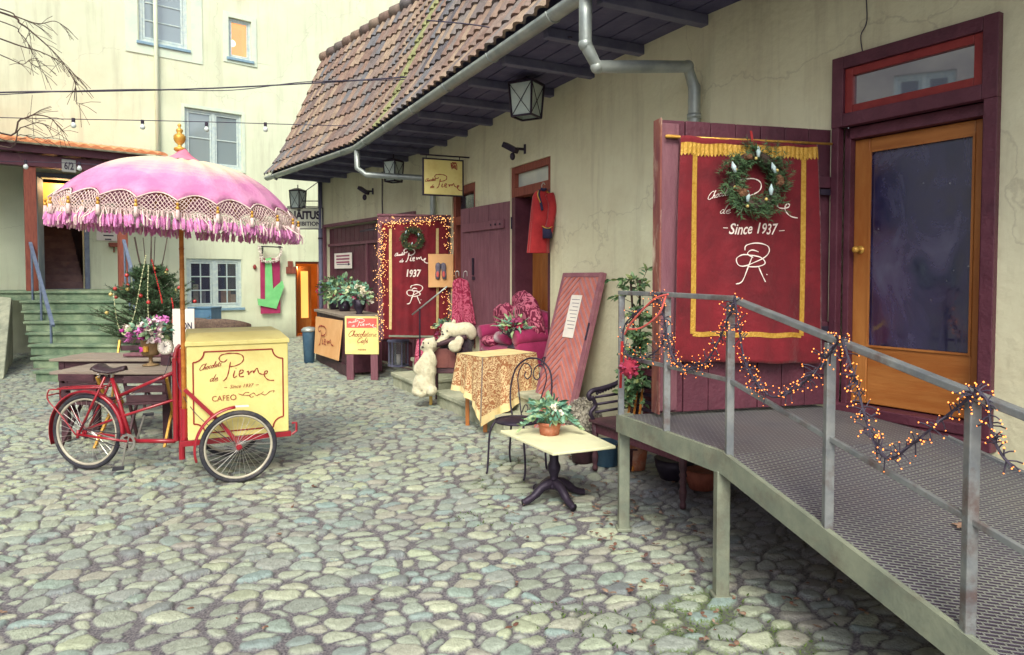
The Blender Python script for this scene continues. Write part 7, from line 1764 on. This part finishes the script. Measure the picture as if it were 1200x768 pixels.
# ------------------------------------------------------------------ fir tree with decorations
rnd = random.Random(83); fb = Vector(((177-600)/800*12.1, 12.1, 0))
t = thing('fir_tree', 'small decorated fir tree with bare leader twigs behind the parasol pole', 'tree', tuple(fb))
def zv(v, Y=12.1): return 1.72-(v-325)*Y/800
zt_ = zv(318); tw = MB(); nd_ = MB(); tw.tube([fb, fb+Z*1.0, fb+Z*zt_, fb+Z*zv(262)+Vector((.03,0,0))], [.05,.035,.018,.006], 8)
for k in range(6): a = rnd.uniform(0,6.28); d = Vector((math.cos(a)*.13, math.sin(a)*.1, 0)); tw.tube(cr([fb+Z*(zt_-.15), fb+Z*(zt_+.05)+d*1.3, fb+Z*(zt_+.6)+d*2.2],4), .008, 5)
tips = []
for i in range(190):
    k = rnd.random()**.8; z = .35 + (zt_-.30)*k; rr = (.98*(1-k)**.7+.12)*rnd.uniform(.7,1.1)*(1 if z > .6 else .8); a = rnd.uniform(0,6.283); d = Vector((math.cos(a), math.sin(a), 0)); p = fb+Z*z
    q = p + d*rr + Z*rr*rnd.uniform(.25,.6); m_ = p.lerp(q,.5) - Z*.03
    tw.tube([p, m_, q], [.01,.007,.003], 5); tips.append(q)
    branch_needles(nd_, m_, q, 55, .055, rnd, wid=.07); branch_needles(nd_, p.lerp(m_,.4), m_, 20, .05, rnd, wid=.07)
    for s_ in (-1,1):
        for f in (.35,.55,.75):
            c = p.lerp(q, f); e_ = c + (d*.6 + d.cross(Z)*s_*.8 + Z*.25)*rr*.33*(1.2-f); tw.tube([c, e_], .003, 4); branch_needles(nd_, c, e_, 40, .05, rnd, wid=.07)
tw.build('trunk', M['bark'], t); nd_.build('needles', M['needle'], t)
for i, q in enumerate(rnd.sample([p for p in tips if p.y < fb.y+.1], 16)):
    mb = MB(); mb.ell(q-Z*.05, .034, 10); mb.tube([q-Z*.02, q], .004, 4); mb.build('bauble', M['red_bauble'] if i % 3 else M['gold_bauble'], t, smooth=True)
for (px, mt) in ((((171,300),(165,330),(157,370),(147,392),(138,380),(133,345)),'bead'),(((178,305),(183,325),(188,345),(190,355)),'red_bauble'),(((201,350),(203,362),(202,378)),'red_bauble'),(((174,312),(173,345),(174,375)),'bead')):
    P = cr([atY(u, v, 11.55) for u, v in px], 8); mb = MB()
    for p in P: mb.ell(p, .014, 6)
    mb.tube(P, .004, 4); mb.build('bead_chain', M[mt], t)

# ------------------------------------------------------------------ wooden tables, chairs, flowers behind the tricycle
def ctable(x0, x1, y0, y1, label, h=.74, planks=4):
    t = thing('wooden_table', label, 'table', ((x0+x1)/2, (y0+y1)/2, 0), 0, 'weathered wooden tables'); w_ = (y1-y0)/planks
    mb = MB(); [mb.bx(x0+.02*(i%2), x1-.015*(i%2), y0+w_*i, y0+w_*(i+1)-.006, h-.03, h+.002*(i%2)) for i in range(planks)]; mb.build('table_top', M['table_wood'], t, bevel=.004)
    mb = MB(); mb.bx(x0+.08, x1-.08, y0+.05, y0+.08, h-.13, h-.031); mb.bx(x0+.08, x1-.08, y1-.08, y1-.05, h-.13, h-.031); mb.build('apron', M['dark_wood'], t, bevel=.004)
    for x in (x0+.12, x1-.12):
        for y in (y0+.07, y1-.07): mb = MB(); mb.bx(x-.035, x+.035, y-.03, y+.03, 0, h-.031); mb.build('leg', M['dark_wood'], t, bevel=.005)
ctable(-4.80, -3.50, 7.05, 7.72, 'nearer weathered wooden table behind the tricycle saddle')
ctable(-5.55, -3.95, 8.15, 8.85, 'farther weathered wooden table in front of the mossy stairs')
def fchair(c, rz, label, tall=.86):
    t = thing('folding_chair', label, 'chair', tuple(c), rz, 'folding chairs at the wooden tables')
    for s_ in (-1, 1):
        mb = MB(); mb.bar((s_*.2,-.2,0),(s_*.2,.16,tall), .025,.035); mb.bar((s_*.18,.2,0),(s_*.18,-.16,.45), .025,.03); mb.build('leg', M['gold'] if s_ < 0 else M['dark_wood'], t, world=False, bevel=.003)
    mb = MB(); [mb.bx(-.2,.2,-.18+.065*i,-.13+.065*i,.44,.46) for i in range(6)]; mb.build('seat', M['dark_wood'], t, world=False, bevel=.003)
    mb = MB(); [mb.bx(-.19,.19,.12+.03*i,.14+.03*i,tall-.24+.1*i,tall-.17+.1*i) for i in range(3)]; mb.build('backrest', M['dark_wood'], t, world=False, bevel=.003)
fchair(Vector((-4.35,7.0,0)), R(175), 'left folding chair tucked under the nearer wooden table', .72); fchair(Vector((-3.72,7.0,0)), R(190), 'folding chair with yellow leg tucked under the right end of the nearer wooden table', .70); fchair(Vector((-5.0,8.95,0)), R(10), 'folding chair behind the farther wooden table at the foot of the stairs', .88)
mb = MB(); c = Vector((-4.75,8.3,.75)); mb.prism([(0,0),(.95,0),(1.0,.12),(.95,.22),(0,.2)], c, (1,0,0), (0,1,0), (0,0,.035)); mb.solo('wooden_tray', M['purple_lt'], 'long mauve wooden tray lying on the farther table', 'tray', bevel=.01)
rnd = random.Random(91); c = atZ(174, 429, .745); c.y += .05
t = thing('flower_basket', 'rusty footed basket of pink and white flowers on the nearer wooden table', 'flower basket', (c.x, c.y, .746))
c = Vector((c.x, c.y, .746)); mb = MB(); mb.lathe([(.09,0),(.08,.012),(.02,.03),(.02,.09),(.05,.11)], c, 16); mb.lathe([(.08,.11),(.095,.14),(.10,.28),(.105,.285),(.09,.285),(.08,.15),(0,.15)], c, 16); mb.build('pot', pm('rusty', (120,96,70), (150,124,90), 8, .6, .3, 40, metal=.3), t, smooth=True)
mb = MB(); mb.tube([c+Vector((0,-.10,.16)), c+Vector((0,-.10,.22))], .03, 10); mb.build('badge', M['gold'], t)
mb = MB(); foliage(mb, c+Z*.38, (.22,.17,.13), 130, .08, rnd, .5); mb.build('foliage', M['leaf_teal'], t)
mb = MB()
for k in range(46): 
    x = rnd.gauss(.03,.13); z = .40+rnd.gauss(0,.08) - (.06 if x < -.08 else 0); flower(mb, c+Vector((x, rnd.gauss(-.06,.06), z)), rnd.uniform(.03,.05), rnd, (rnd.choice([.75,.25]) if x < 0 and z < .4 else rnd.choice([0,.5,.5,1,.25])))
mb.build('blooms', M['flower_mix'], t)
c = atZ(192, 421, .745); c.y = 7.5; c.x = (192-600)/800*7.5; t = thing('round_clock', 'small round white clock standing behind the flower basket', 'clock', (c.x, c.y, .745)); cz = Vector((c.x, c.y, .75+.20))
mb = MB(); mb.tube([cz, cz+Vector((0,.03,0))], .085, 24); mb.build('case', M['rim'], t, smooth=False); mb = MB(); mb.tube([cz-Vector((0,.003,0)), cz-Vector((0,.001,0))], .07, 24); mb.build('dial', M['paper'], t)
mb = MB(); [mb.bar(cz+Vector((.058*math.cos(a),-.005,.058*math.sin(a))), cz+Vector((.066*math.cos(a),-.005,.066*math.sin(a))), .006, .002, (0,1,0)) for a in [k*.5236 for k in range(12)]]; mb.bar(cz-Vector((0,.006,0)), cz+Vector((.03,-.006,.02)), .006,.002,(0,1,0)); mb.bar(cz-Vector((0,.006,0)), cz+Vector((-.01,-.006,.05)), .004,.002,(0,1,0)); mb.build('hands', M['iron'], t)
mb = MB(); mb.bx(-.05,.05,-.0,.03,-.2,-.08, Matrix.Translation(cz)); mb.build('stand', M['dark_wood'], t)
# sandwich board ON, blue locker, dark wicker chairs
SB = PL(((209-600)/800*9.6, 9.6), (1, .1)); r = SB.rect(203, 362, 228, 392)
t = thing('sandwich_board', 'white folding board with blue letters ending in ON behind the parasol pole', 'sign', tuple(SB.pt((r[0]+r[1])/2, 0)))
mb = MB(); SB.box(mb, r[0], r[1], .12, r[3], 0, .02); mb.build('board', M['paper'], t, bevel=.004); mb = MB(); put_text(mb, 'ON', SB.pt(r[1]-.17, r[2]+.07, .022), SB.d if SB.d.x > 0 else -SB.d, Z, .14, .10, 0, .02); mb.build('lettering', M['navy'], t)
mb = MB(); mb.bar(SB.pt(r[0]+.04, 0, -.3), SB.pt(r[0]+.04, r[3]-.03, -.01), .03,.03); mb.bar(SB.pt(r[1]-.04, 0, -.3), SB.pt(r[1]-.04, r[3]-.03, -.01), .03,.03); mb.bar(SB.pt(r[0]+.02,0,.01), SB.pt(r[0]+.02,.119,.01), .03,.03); mb.bar(SB.pt(r[1]-.02,0,.01), SB.pt(r[1]-.02,.119,.01), .03,.03); mb.build('support', M['dark_wood'], t)
p = Vector(((240-600)/800*14.5, 14.5, 0)); mb = MB(); mb.bx(-.24,.24,-.25,.25,0,1.06, Matrix.Translation(p)); mb.bx(-.25,.25,-.27,.26,1.062,1.09, Matrix.Translation(p)); mb.bx(-.2,.2,-.262,-.252,.1,.95, Matrix.Translation(p)); mb.solo('blue_locker', M['blue'], 'blue cabinet below the lower window behind the cargo box', 'cabinet', bevel=.01)
for i, (u, Y, lb) in enumerate(((240, 12.2, 'left dark rattan chair behind the cream yellow cargo box'), (265, 11.8, 'right dark rattan chair behind the cream yellow cargo box'))):
    c = Vector(((u-600)/800*Y, Y, 0)); t = thing('rattan_chair', lb, 'chair', tuple(c), R(160+20*i), 'dark rattan chairs')
    mb = MB(); mb.grid(lambda a, b: Vector((.34*math.cos(math.pi*(1.08*a-.04)), .30*math.sin(math.pi*(1.08*a-.04)), .40+(.50+.12*math.sin(math.pi*a))*b)) + Vector((math.cos(math.pi*a),math.sin(math.pi*a),0))*.06*b, 28, 8); mb.build('backrest', M['wicker'], t, world=False, smooth=True, solid=.035)
    mb = MB(); mb.bx(-.28,.28,-.28,.24,.34,.42); mb.build('seat', M['wicker'], t, world=False, bevel=.02)
    for x in (-.25,.25):
        for y in (-.24,.2): mb = MB(); mb.bx(x-.02,x+.02,y-.02,y+.02,0,.339); mb.build('leg', M['iron'], t, world=False)

# ------------------------------------------------------------------ cables and bulb strings overhead
def cable(px, r, label, bulbs=(), brk=None, Y=None, mat='cable'):
    P = [atY(u, v, y) for u, v, y in px]; t = thing('overhead_cable', label, 'cable', tuple(P[0])); mb = MB(); q = cr(P, 8); mb.tube(q, r, 5); mb.build('wire', M[mat], t)
    for (u, v, y, clear) in bulbs:
        c = atY(u, v, y); mb = MB(); mb.tube([c+Z*.05, c-Z*.02], .03, 8); s_ = mb.build('socket', M['iron'], t)
        mb = MB(); mb.lathe([(.02,-.02),(.045,-.07),(.04,-.11),(.0,-.13)], c, 10); mb.build('bulb', M['bulb_clear'], s_, smooth=True)
cable([(-30,110,9.5),(24,108,9.8),(120,107,10.3),(240,104,11),(360,98,11.2),(470,91,10.4),(560,84,9.5),(640,76,8.6)], .012, 'thick dark cable crossing the yard in front of the tiled roof')
cable([(-30,113,9.4),(60,108,9.8),(160,105,10.3),(270,106,11),(360,96,11.2),(480,93,10.3),(600,81,9.0),(640,76,8.6)], .007, 'thin cable twisting round the thick cable across the yard')
cable([(-30,137,12),(40,139,12.2),(150,141,12.6),(240,143,13),(340,146,13.2),(420,148,12.6),(480,147,11.6)], .008, 'light bulb string crossing the yard above the parasol finial', [(86,142,12.3,1),(167,144,12.7,1),(242,147,13,1),(311,147,13.1,1)])
cable([(-20,189,13.4),(40,190,13.4),(95,192,13.6),(150,196,14)], .007, 'short bulb string along the porch beam', [(30,191,13.4,1),(93,193,13.6,1)])
cable([(500,24,7.6),(560,30,7.4),(620,42,7.2),(670,44,6.2)], .008, 'dark cable running over the roof tiles beside the gutter')
mb = MB(); mb.tube(cr([PA.pt(*PA.uv(1015,-20),.012), PA.pt(*PA.uv(1017,24),.012), PA.pt(*PA.uv(1010,42),.012), PA.pt(*PA.uv(1012,62),.012)],5), .004, 5); mb.solo('wall_cable', M['cable'], 'thin loose cable on the wall above the glazed door', 'cable')
mb = MB(); P = PC.uv(449, 206); mb.tube([PC.pt(P[0], 3.8, .02), PC.pt(P[0]+.01, 3.2, .02), PC.pt(P[0], 2.95, .02)], .012, 5); mb.solo('wall_cable', M['cable'], 'dark cable on the far wall above the smaller red banner', 'cable')

# ------------------------------------------------------------------ bare tree at the upper left
rnd = random.Random(101); tb = Vector((-7.2, 6.2, 0)); t = thing('bare_tree', 'leafless tree whose thin twigs hang into the upper left corner', 'tree', tuple(tb))
mb = MB(); mb.tube([tb, tb+Z*2.5+Vector((.1,0,0)), tb+Z*4.6+Vector((.4,.1,0)), tb+Z*6+Vector((.6,.3,0))], [.16,.13,.10,.06], 10); mb.build('trunk', M['bark'], t, smooth=True)
mb = MB()
def tw2(px, Y, r0):
    P = [atY(u, v, Y+.02*i) for i, (u, v) in enumerate(px)]; P = [tb+Z*4.7+Vector((.3,0,0))] + P if px[0][0] < 10 else P; q = cr(P, 6); mb.tube(q, [r0*(1-.75*i/len(q)) for i in range(len(q))], 5)
    for k in range(int(len(q)*.5)):
        i = rnd.randrange(len(q)//3, len(q)-1); d = (q[i+1]-q[i]).normalized() + Vector((rnd.gauss(0,.6), rnd.gauss(0,.3), rnd.gauss(-.2,.5))); L = rnd.uniform(.08,.22); mb.tube([q[i], q[i]+d.normalized()*L*.5, q[i]+d.normalized()*L+Z*-.02], .0022, 4)
for px, r0 in ((((-15,10),(24,28),(40,40),(60,58),(75,75),(90,100)), .011), (((-15,40),(24,54),(45,60),(66,70),(82,82),(92,95)), .008), (((-20,5),(20,20),(45,28),(64,25),(78,33)), .008), (((-10,60),(24,75),(34,72),(42,82)), .006), (((-15,20),(24,40),(38,62),(48,80),(55,92)), .006), (((-20,145),(24,140),(40,135),(58,138),(68,148),(78,158)), .010), (((-20,160),(24,150),(45,144),(60,152)), .008), (((-20,150),(24,158),(50,162),(70,158)), .006), (((78,80),(88,95),(88,118),(98,122)), .004)):
    tw2(px, 6.3, r0)
mb.build('branches', M['bark'], t)

# ------------------------------------------------------------------ litter: leaves and moss
rnd = random.Random(111)
LV = [(590,470,0,'dry brown leaf on the cobbles near the table cloth'),]
mb = MB()
for k in range(170):
    r_ = rnd.random()
    if r_ < .45: x, y = rnd.gauss(.75,.35), rnd.gauss(4.9,.45)
    elif r_ < .8: x, y = rnd.gauss(1.1,.45), rnd.gauss(3.5,.45)
    else: x, y = rnd.uniform(-3,1), rnd.uniform(3.2,6.5)
    s_ = rnd.uniform(.015,.05); 
    for j in range(2): mb.leaf(Vector((x,y,.004)), (rnd.gauss(0,1), rnd.gauss(0,1), .25), s_, Z, .6, rnd.random())
o = mb.solo('leaf_litter', M['dead_leaf'], 'scattered dry leaf crumbs on the cobbles around the table and ramp legs', 'leaf litter', kind='stuff')
mb = MB()
for k in range(800):
    c = rnd.choice([(1.0,3.5,.2),(.85,3.25,.22),(1.3,3.2,.14),(.4,3.4,.14),(-.15,5.6,.2),(.0,6.3,.22),(-.25,4.9,.2)]); x, y = rnd.gauss(c[0],c[2]), rnd.gauss(c[1],c[2]*.8)
    mb.leaf(Vector((x,y,-.022)), (rnd.gauss(0,.8), rnd.gauss(0,.8), 1), rnd.uniform(.012,.03), None, .35, rnd.random())
mb.solo('moss_tufts', M['moss'], 'green moss and weeds growing in the cobble joints', 'moss', kind='stuff')
print("built", len(bpy.data.objects))
